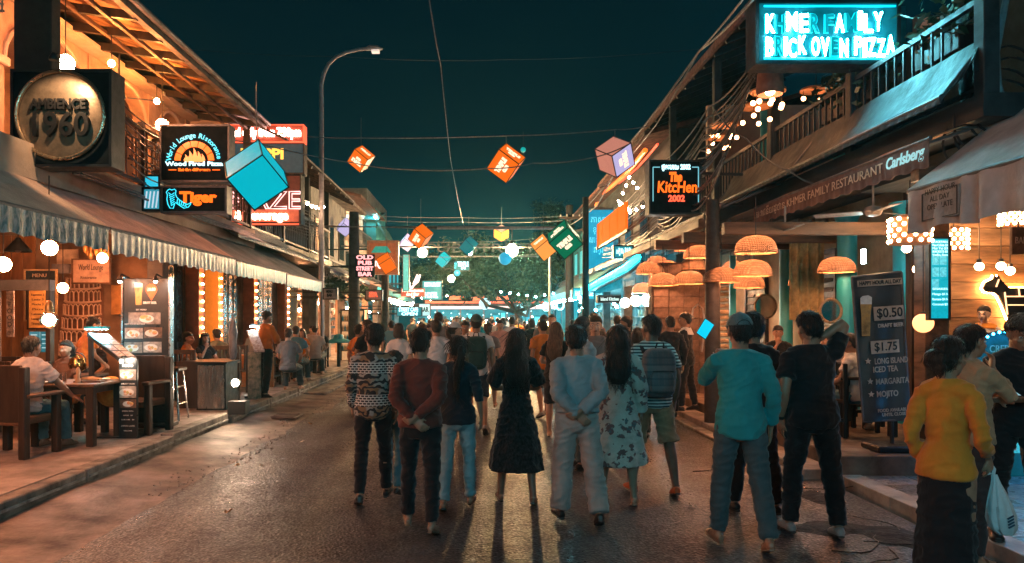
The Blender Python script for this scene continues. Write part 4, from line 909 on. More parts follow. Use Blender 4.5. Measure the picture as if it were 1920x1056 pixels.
domes = [(1417, 474, 76, 'highest rattan dome lamp, alone under the timber beam'), (1352, 529, 66, 'dark rattan dome lamp in front of the thick pole'), (1411, 517, 70, 'rattan dome lamp to the right of the dark pole, below the highest one'), (1309, 483, 54, 'rattan dome lamp touching the dark pole at the top of the cluster'), (1300, 506, 52, 'rattan dome lamp in the middle of the stacked cluster left of the pole'),
         (1219, 513, 52, 'leftmost rattan dome lamp of the upper row'), (1250, 507, 44, 'small rattan dome lamp second from left in the upper row'), (1243, 535, 54, 'rattan dome lamp second from left in the lower row'), (1207, 549, 44, 'lowest and leftmost rattan dome lamp'), (1292, 532, 56, 'rattan dome lamp over the brown stone block, lower row'),
         (1376, 507, 42, 'far rattan dome lamp peeping out right of the pole'), (1405, 539, 56, 'rattan dome lamp hanging lowest on the right of the cluster'), (1370, 533, 44, 'far rattan dome lamp low behind the dark one by the pole'), (1509, 534, 58, 'rattan dome lamp by the mustard curtain'), (1569, 510, 66, 'rattan dome lamp nearest the drinks banner'), (1272, 521, 50, 'rattan dome lamp wedged in the middle of the lower row'), (1327, 541, 48, 'rattan dome lamp low behind the dark pole'), (1232, 497, 40, 'smallest rattan dome lamp high at the left of the cluster'), (1288, 469, 46, 'rattan dome lamp high above the stacked cluster'), (1262, 552, 44, 'low rattan dome lamp against the brown stone wall')]
for i, (px, py, w_, lab) in enumerate(domes):
 Y = F*.55/w_; o = DP if i == 0 else copy_tree(DP); o.location = P(px, py, Y); o['label'] = lab; o.rotation_euler.z = i*.7
 o.scale = (1, 1, 1)
# globes and lanterns of the left restaurant
def globe(label, px, py, Y, r_, m, cord=.5, group='globe lamps of the left restaurant'):
 c = P(px, py, Y); t = thing('globe_lamp', label, 'pendant lamp', c, group)
 MB().ball(c, r_, 20, 14).build('globe', m, t, True)
 MB().lathe([(r_*.3, r_*.93), (r_*.32, r_*1.12), (.012, r_*1.2)], 12, c).build('cap', M_DARK, t, True)
 if cord: MB().tube([c + V((0, 0, r_*1.15)), c + V((0, 0, r_*1.15 + cord))], .007, 6).build('cord', M_BLACK, t)
 return t
G_W = glow('opal globe', (1, .34, .14), 46)
globe('round opal globe lamp under the teal lettered valance', 93, 465, 9.2, .092, G_W, .25)
globe('opal globe lamp cut by the left picture edge', 6, 496, 8.6, .085, G_W, .35)
globe('opal lamp above the grey board of the lounge', 192, 484, 11.4, .075, G_W, .45)
globe('opal lamp beside the white tower relief', 118, 540, 11.0, .075, G_W, .7)
globe('large opal globe on top of the round bronze sign', 123, 119, 9.4, .107, glow('opal globe bright', (1, .36, .16), 70), .9, 'globe lamps of the balcony')
globe('opal globe behind the top of the oven pizza sign', 304, 235, 12.1, .10, glow('opal globe bright', (1, .36, .16), 70), .9, 'globe lamps of the balcony')
for lab, px, py, Y in (('small amber bulb on the arcade left of the fan', 209, 119, 11.2), ('small amber bulb below the ceiling fan on the arcade', 294, 190, 13.2)):
 c = P(px, py, Y); t = thing('bulb_lamp', lab, 'lamp', c, 'amber bulbs of the arcade'); MB().ball(c, .05, 12, 8).build('bulb', glow('amber bulb', (1, .34, .07), 210), t, True); MB().tube([c + V((0, 0, .05)), c + V((0, 0, .45))], .008, 6).build('cord', M_BLACK, t)
# clear glass bulb lamp over the table
c = P(92, 600, 8.2); t = thing('glass_lamp', 'clear glass bulb lamp hanging over the dining table at the left', 'pendant lamp', c)
M_GLASSW = mat('clear lamp glass', (1, .95, .9), rough=.05, var=0.01, bump=0, trans=1.0, rvar=0)
MB().ball(c, .095, 18, 12).build('glass', M_GLASSW, t, True); MB().ball(c, .045, 12, 8).build('filament_bulb', glow('warm filament', (1, .55, .25), 30), t, True)
MB().lathe([(.04, .09), (.045, .13), (.03, .20), (.008, .22)], 12, c).build('cap', mat('brass', (.45, .28, .12), rough=.3, metal=.8), t, True); MB().tube([c + V((0, 0, .2)), c + V((0, 0, 1.6))], .007, 6).build('cord', M_BLACK, t)
# black cone pendants
def cone_lamp(label, px, py, w_, lit=True, m=M_DARK, ht=.24, dia=.42):
 Y = F*dia/w_; c = P(px, py, Y); t = thing('cone_lamp', label, 'pendant lamp', c, 'dark cone pendants under the left awnings')
 MB().lathe([(dia/2, 0), (dia/2*.98, .02), (dia*.13, ht*.85), (.035, ht)], 22, c, caps=False).build('shade', m, t, True, 60, fix=False)
 MB().ball(c + V((0, 0, .03)), .05, 10, 8).build('bulb', M_BULB if lit else M_METAL, t, True)
 MB().tube([c + V((0, 0, ht)), c + V((0, 0, ht + .5))], .008, 6).build('cord', M_BLACK, t)
cone_lamp('black cone pendant lamp beside the brick red column of bulbs', 398, 570, 33); cone_lamp('grey cone pendant lamp left of the waiter in orange', 501, 573, 23); cone_lamp('grey cone pendant lamp nearest the street lamp', 557, 577, 17); cone_lamp('dark cone lamp at the far left under the teal valance', 34, 472, 46, False); cone_lamp('small cone lamp hanging right under the silver valance end', 443, 528, 16, False, ht=.16)
# studded lanterns, bulbs and globe on the right
def studded(label, px, py0, py1, w_, dia=.34, m=None):
 Y = F*dia/w_; c = P(px, py1, Y); h_ = K(py1 - py0, Y); t = thing('studded_lantern', label, 'pendant lamp', c, 'pierced drum lanterns of the right cafe'); r_ = dia/2
 MB().lathe([(r_, 0), (r_*1.02, .02), (r_*.98, h_*.9), (r_*.8, h_)], 20, c).build('drum', mat('pierced brown drum', (.22, .10, .05), rough=.6, emit=(1, .30, .10), es=.16), t, True)
 d = MB().ball((0, 0, 0), .021, 8, 6).mesh('light_hole', glow('light hole', (1, .55, .26), 14)); d.polygons.foreach_set('use_smooth', [True]*len(d.polygons))
 for k in range(5):
  for j in range(12):
   q = 2*math.pi*(j + .5*(k % 2))/12; link('light_hole', d, t, V((r_*math.cos(q), r_*math.sin(q), h_*(.10 + .19*k))))
 MB().tube([c + V((0, 0, h_)), c + V((0, 0, h_ + .4))], .007, 6).build('cord', M_BLACK, t)
 return t
studded('pierced drum lantern left of the pleated grey valance', 1706, 405, 458, 70, .42); studded('pierced drum lantern hanging between the valance and the blue menu strip', 1788, 427, 471, 46, .32); studded('pierced drum lantern cut by the right picture edge', 1900, 392, 424, 44, .30)
GB2 = 'bare bulbs of the cafe'
for lab, px, py in (('bare glowing bulb above the horse silhouette, left', 1836, 500), ('bare glowing bulb above the horse silhouette, middle', 1877, 499), ('lowest bare glowing bulb above the horse silhouette', 1894, 508)):
 c = P(px, py, 9.4); t = thing('bulb_lamp', lab, 'lamp', c, GB2); MB().ball(c, .052, 12, 8).build('bulb', glow('pale bulb', (1, .55, .28), 13), t, True); MB().lathe([(.03, .045), (.03, .09), (.006, .10)], 10, c).build('socket', M_BLACK, t, True); MB().tube([c + V((0, 0, .1)), c + V((0, 0, .9))], .006, 5).build('cord', M_BLACK, t)
globe('large amber globe lamp right of the drinks banner', 1731, 606, 8.9, .115, glow('amber globe', (1, .38, .14), 2.6), 1.0, 'globe lamps of the cafe'); 
for lab, px, py in (('small bulb lamp high behind the drinks banner, upper', 1700, 466), ('twin crystal bulb lamp right of the drinks banner', 1720, 505)):
 c = P(px, py, 9.6); t = thing('bulb_lamp', lab, 'lamp', c, GB2); MB().ball(c, .055, 12, 8).build('bulb', glow('pale bulb', (1, .55, .28), 13), t, True); MB().tube([c + V((0, 0, .05)), c + V((0, 0, .7))], .006, 5).build('cord', M_BLACK, t)
# upper terrace pendants: clusters of glass bulbs under a plate
for lab, px, py, Y, n_ in (('chandelier of glass bulbs on the upper terrace, left', 1358, 255, 13.4, 6), ('chandelier of glass bulbs beside the timber post of the upper terrace', 1440, 195, 11.2, 7), ('small chandelier of glass bulbs low on the upper terrace', 1347, 277, 14.5, 4), ('chandelier of glass bulbs in front of the cream room of the upper terrace', 1418, 222, 12.2, 4), ('chandelier of glass bulbs near the turquoise column upstairs', 1530, 190, 12.8, 3)):
 c = P(px, py, Y); t = thing('chandelier', lab, 'chandelier', c, 'bulb chandeliers of the upper terrace')
 MB().lathe([(.26, .18), (.26, .21), (.05, .25)], 20, c).build('plate', M_RATIN, t, True); MB().tube([c + V((0, 0, .25)), c + V((0, 0, .9))], .01, 6).build('cord', M_BLACK, t)
 for k in range(n_):
  q = 2*math.pi*k/n_ + px; o = c + V((.22*math.cos(q), .15*math.sin(q), rnd.uniform(-.06, .06))); MB().ball(o, .038, 10, 8).build('bulb', glow('glass bulb', (1, .40, .16), 4), t, True)
  MB().tube([o, V((o.x, o.y, c.z + .18))], .006, 5).build('wire', M_BLACK, t)
t = thing('drum_lamp', 'tall brown drum shade at the top of the timber post on the upper terrace', 'pendant lamp', P(1444, 178, 10.4))
c = P(1444, 178, 10.4); MB().lathe([(.17, 0), (.19, .05), (.17, .30), (.12, .34)], 20, c, caps=False).build('shade', mat('drum shade', (.22, .10, .07), rough=.7), t, True, fix=False); MB().ball(c + V((0, 0, .06)), .07, 10, 8).build('bulb', glow('peach bulb', (1, .45, .20), 12), t, True)
ceiling_fan((P(1472, 400, 10.6).x, 10.6, 3.36), 'pale ceiling fan under the timber beam of the terrace', mat('pale fan', (.3, .28, .27), rough=.5), .28); ceiling_fan((P(1637, 380, 9.2).x, 9.2, 3.45), 'pale ceiling fan below the lettered awning', mat('pale fan', (.3, .28, .27), rough=.5), .30)
# floor lamp arc and the cyan wall washers of the terrace
lw = thing('wall_light', 'white hot wall light on the big turquoise column', 'lamp', P(1619, 478, 9.9)); MB().tube([P(1619, 494, 9.93), P(1619, 468, 9.93)], .028, 8).build('tube', glow('cold tube', (.55, .95, 1), 25), lw, True)
def string_lights(label, pts, r_=.022, m=None, step=.35, group=None):
 t = thing('string_lights', label, 'string lights', pts[0], group); MB().tube(pts, .007, 5).build('cable', M_WIRE, t)
 me = MB().ball((0, 0, 0), r_, 8, 6).mesh('bulb', m or M_BULBS); me.polygons.foreach_set('use_smooth', [True]*len(me.polygons)); L_ = 0
 for a_, b_ in zip(pts, pts[1:]):
  n_ = max(1, int((b_ - a_).length/step))
  for k in range(n_): link('bulb', me, t, a_.lerp(b_, k/n_) - V((0, 0, r_)) - wloc(t))
string_lights('warm bulb string under the roof corner behind the street lamp', [P(568, 372, 19), P(585, 384, 20), P(600, 388, 21), P(612, 383, 22)], .045, glow('string bulb', (1, .60, .35), 20))
# ---------------------------------------------------------------- the far street
def far_building(label, side, X, Y0, Y1, H, wall, floors, shop, seed, roof=None, lit=.5, paneM=None, shopcol=None):
 """a house front along the street with an upper floor of windows over a lit, open shop"""
 r = random.Random(seed); sx = -1 if side == 'l' else 1; x0 = X*1.0; x1 = X + sx*5
 t = thing('shop_house', label, 'building', ((x0 + x1)/2, (Y0 + Y1)/2, 0), 'shop houses of the far street')
 MB().box((x0, Y0, 2.9), (x1, Y1, H)).build('wall', wall, t); MB().box((x0 + sx*2.6, Y0, 0), (x1, Y1, 2.9)).build('shop_wall', shop, t)
 for y_ in (Y0 + .15, (Y0 + Y1)/2, Y1 - .15): MB().box((x0, y_ - .15, 0), (x0 + sx*.3, y_ + .15, 2.9)).build('shop_pier', wall, t)
 if roof: MB().add([(x0 - sx*.9, Y0 - .2, H - .25), (x1, Y0 - .2, H + 1.2), (x1, Y1 + .2, H + 1.2), (x0 - sx*.9, Y1 + .2, H - .25), (x0 - sx*.9, Y0 - .2, H - .13), (x1, Y0 - .2, H + 1.32), (x1, Y1 + .2, H + 1.32), (x0 - sx*.9, Y1 + .2, H - .13)], [(0,1,2,3), (4,7,6,5), (0,4,5,1), (1,5,6,2), (2,6,7,3), (3,7,4,0)]).build('roof', roof, t)
 n_ = max(2, int((Y1 - Y0)/2.0)); fh = (H - 3.2)/floors
 for f in range(floors):
  for k in range(n_):
   yc = Y0 + (k + .5)*(Y1 - Y0)/n_; zc = 3.3 + fh*(f + .45)
   w_ = MB().box((x0 - sx*.04, yc - .58, zc - .66), (x0 - sx*.002, yc + .58, zc + .66)).build('window', M_WOODD, t)
   pm = (paneM or glow('lit window amber', (1, .50, .22), .9, False)) if r.random() < lit else mat('dark pane', (.01, .02, .025), rough=.15)
   for q in (-1, 1): MB().box((x0 - sx*.055, yc + q*.27 - .24, zc - .58), (x0 - sx*.041, yc + q*.27 + .24, zc + .58)).build('pane', pm, w_)
  rl = MB(); rl.bar((x0 - sx*.35, Y0, 3.95 + fh*f), (x0 - sx*.35, Y1, 3.95 + fh*f), .05); rl.bar((x0 - sx*.35, Y0, 3.25 + fh*f), (x0 - sx*.35, Y1, 3.25 + fh*f), .06)
  for k in range(int((Y1 - Y0)/.3)): rl.bar((x0 - sx*.35, Y0 + k*.3, 3.25 + fh*f), (x0 - sx*.35, Y0 + k*.3, 3.95 + fh*f), .025)
  o = rl.build('railing', M_METAL, t); stuff(o)
 # shelves with goods and hanging bulbs inside the shop
 g_ = MB(); 
 for z in (.8, 1.3, 1.8, 2.3): g_.box((x0 + sx*2.2, Y0 + .4, z), (x0 + sx*2.58, Y1 - .4, z + .04))
 for k in range(int((Y1 - Y0)*7)): yy = r.uniform(Y0 + .5, Y1 - .5); z = r.choice((.84, 1.34, 1.84, 2.34)); g_.box((x0 + sx*2.25, yy, z), (x0 + sx*2.45, yy + r.uniform(.06, .2), z + r.uniform(.1, .36)))
 stuff(g_.build('shelf_goods', mat('goods', (.42, .25, .14), rough=.5, var=.8, scale=3, col2=(.08, .12, .16)), t))
 me = MB().ball((0, 0, 0), .075, 8, 6).mesh('bulb', shopcol or glow('shop bulb', (1, .38, .15), 75)); me.polygons.foreach_set('use_smooth', [True]*len(me.polygons))
 for k in range(max(3, int((Y1 - Y0)*.7))): link('bulb', me, t, V((x0 + sx*r.uniform(.4, 2.0), Y0 + .5 + (Y1 - Y0 - 1)*r.random(), r.uniform(2.1, 2.75))) - wloc(t))
 return t
SW = mat('shop interior', (.45, .27, .15), rough=.8, var=.3, scale=1.5); SWC = mat('cool shop interior', (.20, .34, .36), rough=.8, var=.3, scale=1.5)
CYB = glow('cool shop bulb', (.22, .85, 1), 40); CYP = glow('lit window cyan', (.05, .55, .65), .6, False)
far_building('grey shop house with railed upper floor just past the street lamp', 'l', -6.0, 26.2, 33, 6.6, M_GREYW, 1, SW, 1, M_TIN, .7)
far_building('pale shop house past the framed orange billboard', 'l', -6.2, 33.2, 41, 7.4, M_CREAM, 2, SW, 2, M_TILE, .5)
far_building('dark tall house with a blue tin roof in the far left row', 'l', -6.3, 41.2, 50, 9.0, M_GREYW, 2, SWC, 3, None, .3, CYP)
far_building('last low house of the left row', 'l', -6.6, 50.2, 60, 6.4, M_GREYW, 1, SWC, 4, M_TIN, .4, CYP, CYB)
far_building('timber house under the orange neon arc', 'r', 5.3, 20, 27.5, 6.9, M_NIGHT, 1, SWC, 5, M_TILE, .25)
far_building('dark house behind the blue lit Khmer banner', 'r', 5.4, 28, 37, 6.9, M_NIGHT, 1, SWC, 6, M_TILE, .3, CYP, CYB)
far_building('low house beyond the blue banner on the right', 'r', 5.3, 37.2, 48, 6.2, M_TEALW, 1, SWC, 7, M_TIN, .4, CYP, CYB)
far_building('last house of the right row beside the tree', 'r', 5.6, 48.2, 60, 5.8, M_TEALW, 1, SWC, 8, M_TIN, .4, CYP, CYB)
# blue tin roofed attic with slatted side
t = thing('attic_house', 'teal lit boxy attic with a slatted end wall above the left row', 'building', (-8, 40, 8)); a, b = P(636, 420, 40), P(735, 382, 40)
MB().box((a.x - 1, 40, a.z - 1.2), (P(705, 0, 40).x, 44, b.z - .25)).build('wall', M_TEALW, t)
MB().add([(a.x - 1.2, 39.6, b.z - .9), (P(712, 0, 40).x, 39.6, b.z - .9), (P(706, 0, 40).x, 44, b.z), (a.x - 1.2, 44, b.z), (a.x - 1.2, 39.6, b.z - .8), (P(712, 0, 40).x, 39.6, b.z - .8), (P(706, 0, 40).x, 44, b.z + .1), (a.x - 1.2, 44, b.z + .1)], [(0,1,2,3), (4,7,6,5), (0,4,5,1), (1,5,6,2), (2,6,7,3), (3,7,4,0)]).build('roof', mat('teal tin roof', (.05, .17, .19), rough=.45, var=.2), t)
for k in range(9): MB().bar((P(708, 0, 40).x + .05, 39.8 + k*.5, b.z - .95 - .1), (P(724, 0, 40).x, 39.8 + k*.5, b.z - 1.8), .10).build('slat', mat('teal slat', (.04, .12, .13), rough=.5), t)
q = P(704, 407, 39.4); MB().ball(q, .07, 8, 6).build('lamp_bulb', glow('cyan point', (.25, .95, 1), 60), t, True)
# far awnings
FA = 'awnings of the far street'
awning('striped tin awning over the lit food shop past the street lamp', 22.4, 30.5, -4.55, 3.25, -6.1, 4.0, .10, M_TIN, M_DARK, FA, sag=.03)
awning('pinkish awning behind the billboard on the left', 31, 41, -4.3, 3.1, -6.2, 3.9, .22, M_AW2, M_VAL3, FA)
awning('pale awning in the far left row', 41.5, 52, -4.6, 3.1, -6.4, 3.9, .25, M_AW1, M_VAL3, FA)
awning('dark canvas canopy along the far right shops', 19.5, 27, 3.95, 3.50, 5.1, 4.1, .12, M_TIN, M_DARK, FA)
awning('teal canvas canopy along the right row beyond the neon curve', 28, 46, 4.0, 3.0, 5.2, 3.8, .30, fabric('teal canvas', (.04, .17, .19)), M_VAL3, FA)
# leafy vine over the lit shop
def leaves(name, mt, fn, n_, s0, s1, r, parent=None):
 m = MB()
 for _ in range(n_):
  p = V(fn(r)); a = V((r.gauss(0, 1), r.gauss(0, 1), r.gauss(0, .7))).normalized(); b_ = a.cross(V((r.gauss(0, 1), r.gauss(0, 1), r.gauss(0, 1)))).normalized(); L_ = r.uniform(s0, s1); w_ = L_*.42
  m.add([p - a*L_*.5, p + b_*w_*.5 + a*L_*.05, p + a*L_*.5, p - b_*w_*.5 + a*L_*.05], [(0, 1, 2, 3)])
 return m.build(name, mt, parent, fix=False)
M_LEAF = mat('leaf green', (.030, .058, .028), rough=.5, var=.5, scale=2.5, col2=(.02, .045, .018), bump=0, spec=.4); M_LEAF2 = mat('leaf pale', (.045, .075, .05), rough=.5, var=.5, scale=2.5, col2=(.035, .07, .03), bump=0)
t = thing('vine', 'green vine hanging under the tin awning past the street lamp', 'plant', (-5, 26, 2.6)); r = random.Random(3)
leaves('foliage', M_LEAF, lambda r: (-4.6 - abs(r.gauss(0, .45)), r.uniform(23, 31), 3.05 - abs(r.gauss(0, .28))), 1500, .10, .20, r, t); MB().tube([(-4.75, 23 + k, 3.1 + .06*math.sin(k*2.1)) for k in range(9)], .025, 5).build('stem', M_WOODD, t)
# the tree at the end of the street
def tree(label, base, crown, n_, h, seed, mats=(M_LEAF, M_LEAF2), group='trees at the end of the street'):
 r = random.Random(seed); t = thing('tree', label, 'tree', base, group); bx, by, bz = base
 tr = MB(); tr.tube([(bx, by, bz - .3), (bx + .1, by, bz + h*.2), (bx - .1, by + .1, bz + h*.42)], [.34, .27, .22], 10)
 cl = []
 for (cx_, cy_, cz_, rx, ry, rz_) in crown:
  tr.tube([(bx - .1, by + .1, bz + h*.36), (bx*.5 + cx_*.5, cy_, bz*.4 + cz_*.6 - .2), (cx_, cy_, cz_)], [.16, .10, .04], 7)
  for _ in range(int(9*rx*rz_)): 
   d = V((r.gauss(0, 1), r.gauss(0, 1), r.gauss(0, 1))).normalized()*r.uniform(.45, 1.05); cl.append(V((cx_ + d.x*rx, cy_ + d.y*ry, cz_ + d.z*rz_)))
 tr.build('trunk', M_WOODD, t, True)
 for mi, mt in enumerate(mats):
  sub = [c for i, c in enumerate(cl) if i % len(mats) == mi]
  def fn(rr): c = rr.choice(sub); return (c.x + rr.gauss(0, .30), c.y + rr.gauss(0, .30), c.z + rr.gauss(0, .24) - abs(rr.gauss(0, .15)))
  leaves('crown', mt, fn, n_//len(mats), .14, .34, r, t)
 return t
tree('broad leafy tree over the end of the street', (2.5, 48, 0), [(-1.5, 47, 4.6, 2.6, 2, 1.3), (1.6, 47.5, 4.9, 2.8, 2, 1.7), (4.6, 47, 4.7, 2.2, 2, 1.9), (-.2, 49, 6.0, 3.2, 2, 1.4), (3.3, 46, 3.5, 1.8, 1.5, .9)], 15000, 6, 11)
tree('darker tree behind the right pole at the end of the street', (5.9, 52, 0), [(5.4, 52, 6.8, 1.9, 1.6, 2.3), (3.8, 53, 5.8, 2.2, 1.6, 1.6), (6.8, 51, 5, 1.5, 1.5, 2)], 7000, 8, 12)
tree('dim tree behind the far left signs', (-5, 64, 0), [(-4.6, 63, 5.2, 3, 2, 2), (-1.2, 64, 5, 3, 2, 2.2)], 7000, 7, 13)
tree('distant bare topped tree against the sky on the right', (6, 66, 0), [(6.2, 66, 11.2, 1.6, 1.3, 1.4), (7.2, 66, 9, 2, 1.5, 1.8)], 3000, 11, 14)
# bar at the end of the street
t = thing('street_bar', 'long open bar glowing cyan under an orange band at the end of the street', 'bar', (0, 60, 0))
MB().box((-5.5, 60, .1), (6, 60.5, 1.15)).build('counter', M_WOODD, t); MB().box((-5.6, 59.4, 2.75), (6.1, 62.5, 2.95)).build('roof', M_TIN, t); MB().box((-5.5, 62.4, .1), (6, 62.6, 2.75)).build('back_wall', mat('cyan glowing wall', (.02, .12, .14), rough=.6, emit=(.02, .5, .62), es=.30, var=.4, scale=1.5), t)  # back wall glows itself in place of the bar's small lights
for k in range(7): MB().box((-5.4 + k*1.88, 59.5, .1), (-5.28 + k*1.88, 59.62, 2.75)).build('post', M_METAL, t)
MB().box((-4.4, 59.3, 2.96), (5.6, 59.42, 3.12)).build('light_band', glow('red orange band', (1, .15, .06), 1.6), t); MB().box((-4.6, 59.33, 2.5), (6, 59.40, 2.72)).build('white_band', glow('salmon white band', (1, .62, .55), 1.7), t)
for k in range(6):
 x_ = -3.9 + k*1.9; q = MB(); q.prism([(-.5, 0), (-.42, .28), (-.1, .36), (.15, .28), (.42, .40), (.5, .05)], V((0, .1, 0)), org=V((x_, 59.3, 3.16 + .05*(k % 2)))); q.build('neon_shape', glow('red neon far', (1, .20, .08), 1.5), t)
for k in range(16):
 x_ = -5.2 + k*.70; z_ = rnd.uniform(1.5, 2.3); MB().box((x_, 61.9, 1.2), (x_ + rnd.uniform(.25, .6), 62.35, z_)).build('cabinet', (M_NIGHT, M_CYANCOL, glow('cyan screen far', (.03, .55, .7), 1.2), M_WOODD)[k % 4], t)
for k in range(26): MB().lathe([(.05, 0), (.055, .16), (.02, .24), (.02, .32)], 7, (-5 + k*.42, 60.2, 1.15)).build('bottle', (CYB, M_BULBS, mat('bottle glass', (.05, .12, .08), rough=.1))[k % 3] if k % 4 else CYB, t)  # most bottles carry bulb glow to stand in for small lights
for lab, px, py, r_ in (('white and blue round sign left of the cyan screen', 909, 570, 11), ('round sign with a slash on the far right', 977, 582, 12)):
 c = P(px, py, 57); q = thing('round_sign', lab, 'sign', c, 'round signs by the far bar'); MB().lathe([(K(r_, 57), 0), (K(r_, 57), .1)], 20, c, Matrix.Rotation(R(90), 3, 'X')).build('disc', glow('pale disc', (.5, .85, .95), 1.1), q)
 MB().obox(c + V((0, -.13, 0)), (K(r_*.35, 57), .04, K(r_*1.8, 57)), Matrix.Rotation(R(-25), 3, 'Y')).build('slash', mat('navy slash', (.01, .05, .08)), q)
# ---------------------------------------------------------------- signs of the far street
def far_sign(label, px0, py0, px1, py1, Y, face, texts, frame=M_DARK, depth=.25, arms=None, fw=.03):
 t, a, b = sign_box(label, px0, py0, px1, py1, Y, depth, face, frame, arms=arms, fw=fw)
 for (tx, px, py, h_, w_, m_) in texts: letters('lettering', tx, m_, t, T(px, py, Y, -.03), h_, width=K(w_, Y), depth=.02, bold=h_*.05)
 return t
WHITE_D = glow('soft white neon', (1, .70, .64), 1.9); NAVYF = mat('cyan glow face', (.02, .20, .25), rough=.4, emit=(.0, .30, .38), es=.5); MARO = mat('maroon glow face', (.2, .04, .03), rough=.4, emit=(1, .15, .07), es=.18)
t = far_sign('orange framed billboard with a green roof picture and slanting white word', 693, 456, 742, 510, 25.5, mat('orange board', (.45, .14, .05), rough=.5, emit=(1, .22, .06), es=.22), (('Angkor', 714, 493, .26, 40, WHITE_D),), mat('orange wood frame', (.50, .24, .12), rough=.5, emit=(1, .3, .1), es=.12), fw=.09, arms=-5.6)
MB().prism([(-.35, 0), (.35, 0), (.2, .22), (-.2, .22)], V((0, .02, 0)), org=T(715, 474, 25.5, -.025)).build('roof_picture', mat('green picture', (.05, .25, .18), emit=(.05, .5, .35), es=.5), t)
t = thing('sign', 'stack of pink neon words on a black lattice left of the billboard', 'sign', P(684, 495, 24.4)); MB().box(P(666, 520, 24.6), P(703, 478, 24.8)).build('board', M_SIGNB, t); MB().bar(P(680, 500, 24.7), P(640, 500, 25.2), .08).build('bracket', M_DARK, t)
for k, w_ in enumerate(('OLD', 'PUB', 'STREET', 'BAR')): letters('lettering', w_, glow('pink neon far', (1, .34, .34), 1.8), t, T(684, 483 + k*10.5, 24.5), .13, width=K(26 if k % 2 else 32, 24.5), depth=.02, bold=.008)
t = thing('sign', 'white neon antlers above a red lit far sign', 'sign', P(772, 556, 36)); MB().box(P(752, 556, 36), P(796, 541, 36) + V((0, .3, 0))).build('box', MARO, t); MB().bar(P(752, 549, 36.15), P(735, 549, 36.3), .1).build('bracket', M_DARK, t)
for k, w_ in enumerate(('Party Restaurant', 'and Bar')): letters('lettering', w_, WHITE_D, t, T(774, 545 + k*7, 36, -.03), .14, width=K(40 - k*16, 36), depth=.02, bold=.008)
an = MB()
for s_ in (-1, 1):
 for q in (((0, 0), (13, -20), (11, -26), (3, -8)), ((4, -6), (12, -13), (16, -26))): an.tube([T(772 + s_*x, 541 + y, 36, -.03) for x, y in q], .045, 6)
an.build('antlers', WHITE_D, t, True)
far_sign('big cyan lightbox with two white lines in the far left row', 792, 527, 828, 562, 40, NAVYF, (('RESTAURANT', 811, 534, .22, 30, CYANW_N), ('HOSTEL', 809, 554, .3, 24, CYANW_N)), arms=-6.3)
far_sign('cyan neon shop sign low in the far left row', 745, 577, 790, 592, 30, NAVYF, (('STREET CAFE', 766, 581, .16, 36, CYANW_N), ('OPEN', 768, 589, .12, 30, CYANW_N)), arms=-5.6)
far_sign('far white and cyan sign with a badge above the crowd', 786, 570, 806, 592, 30.5, mat('pale badge face', (.3, .5, .5), emit=(.5, .9, 1), es=.7), (('BAR', 796, 581, .2, 15, M_SIGNB),), arms=-5.6)
far_sign('far cyan sign with a white emblem in front of the tree', 852, 490, 880, 507, 40, mat('deep cyan face', (.01, .10, .12), emit=(.0, .25, .30), es=.4), (('TEMPLE', 868, 496, .26, 21, CYANW_N), ('BAR', 869, 503, .14, 9, CYANW_N), ('37', 854, 499, .3, 4, CYAN_N)), arms=-2.0)
far_sign('tall narrow blue banner hanging in the far left row', 756, 478, 766, 545, 34, mat('blue banner face', (.03, .25, .32), emit=(.02, .42, .58), es=.3), (), arms=-6.0)
far_sign('small pale shop box sign low past the lit shop', 686, 545, 715, 562, 24.0, mat('pale box face', (.45, .38, .34), rough=.6), (('SPA', 700, 553, .16, 16, RED_N),), arms=-5.8)
far_sign('grey box sign on the awning edge beside the street lamp', 607, 542, 630, 560, 20.8, mat('grey box face', (.40, .37, .35), rough=.6), (('MENU', 618, 547, .08, 12, M_SIGNB), ('BAR', 618, 554, .08, 10, M_SIGNB)), arms=-5.6)
t = thing('gantry_letters', 'faint grey block letters standing on the far gantry', 'sign', P(905, 478, 44)); MB().bar(P(790, 481, 44), P(1010, 481, 44), .07).build('rail', M_METAL, t)
letters('lettering', 'PUB STREET', mat('dim letters', (.09, .10, .10), rough=.5, metal=.2), t, P(902, 466, 44), .55, width=K(205, 44), depth=.08)
# right row
t = thing('banner', 'large blue lit banner with pale Khmer writing on the right row', 'banner', P(1125, 510, 30)); MB().box(P(1102, 508, 30), P(1151, 392, 30) + V((0, .12, 0)), .01).build('face', mat('blue lit banner', (.01, .22, .34), rough=.5, emit=(.0, .30, .52), es=.85, var=.3, scale=1.2), t)
for k, w_ in enumerate(('ភាសា', 'ខ្មែរ', 'សៀមរាប', 'រាត្រី')): letters('lettering', w_, glow('pale blue print', (.12, .70, .85), 1.1, False), t, T(1122, 412 + k*19, 30, -.02), .26, width=K((28, 20, 34, 18)[k], 30), depth=.01)
for z in (392, 508): MB().tube([P(1100, z, 30), P(1153, z, 30)], .045, 6).build('rod', M_METAL, t, True)
t = thing('sign', 'row of glowing orange panels standing along the right canopy', 'sign', (3.75, 22.5, 4.2))
for k in range(4): MB().box((4.05, 20.6 + k*1.28, 4.22), (4.12, 21.8 + k*1.28, 5.0)).build('panel', mat('orange panel', (.22, .03, .003), rough=.95, spec=.03, bump=0, emit=(1, .15, .006), es=1.0), t)
MB().bar((4.09, 20.4, 4.18), (4.09, 25.8, 4.18), .08).build('rail', M_DARK, t)
far_sign('cyan box sign with white letters below the orange panels', 1152, 462, 1186, 482, 20.3, NAVYF, (('អង្គរ BAR', 1169, 471, .16, 28, CYANW_N),))
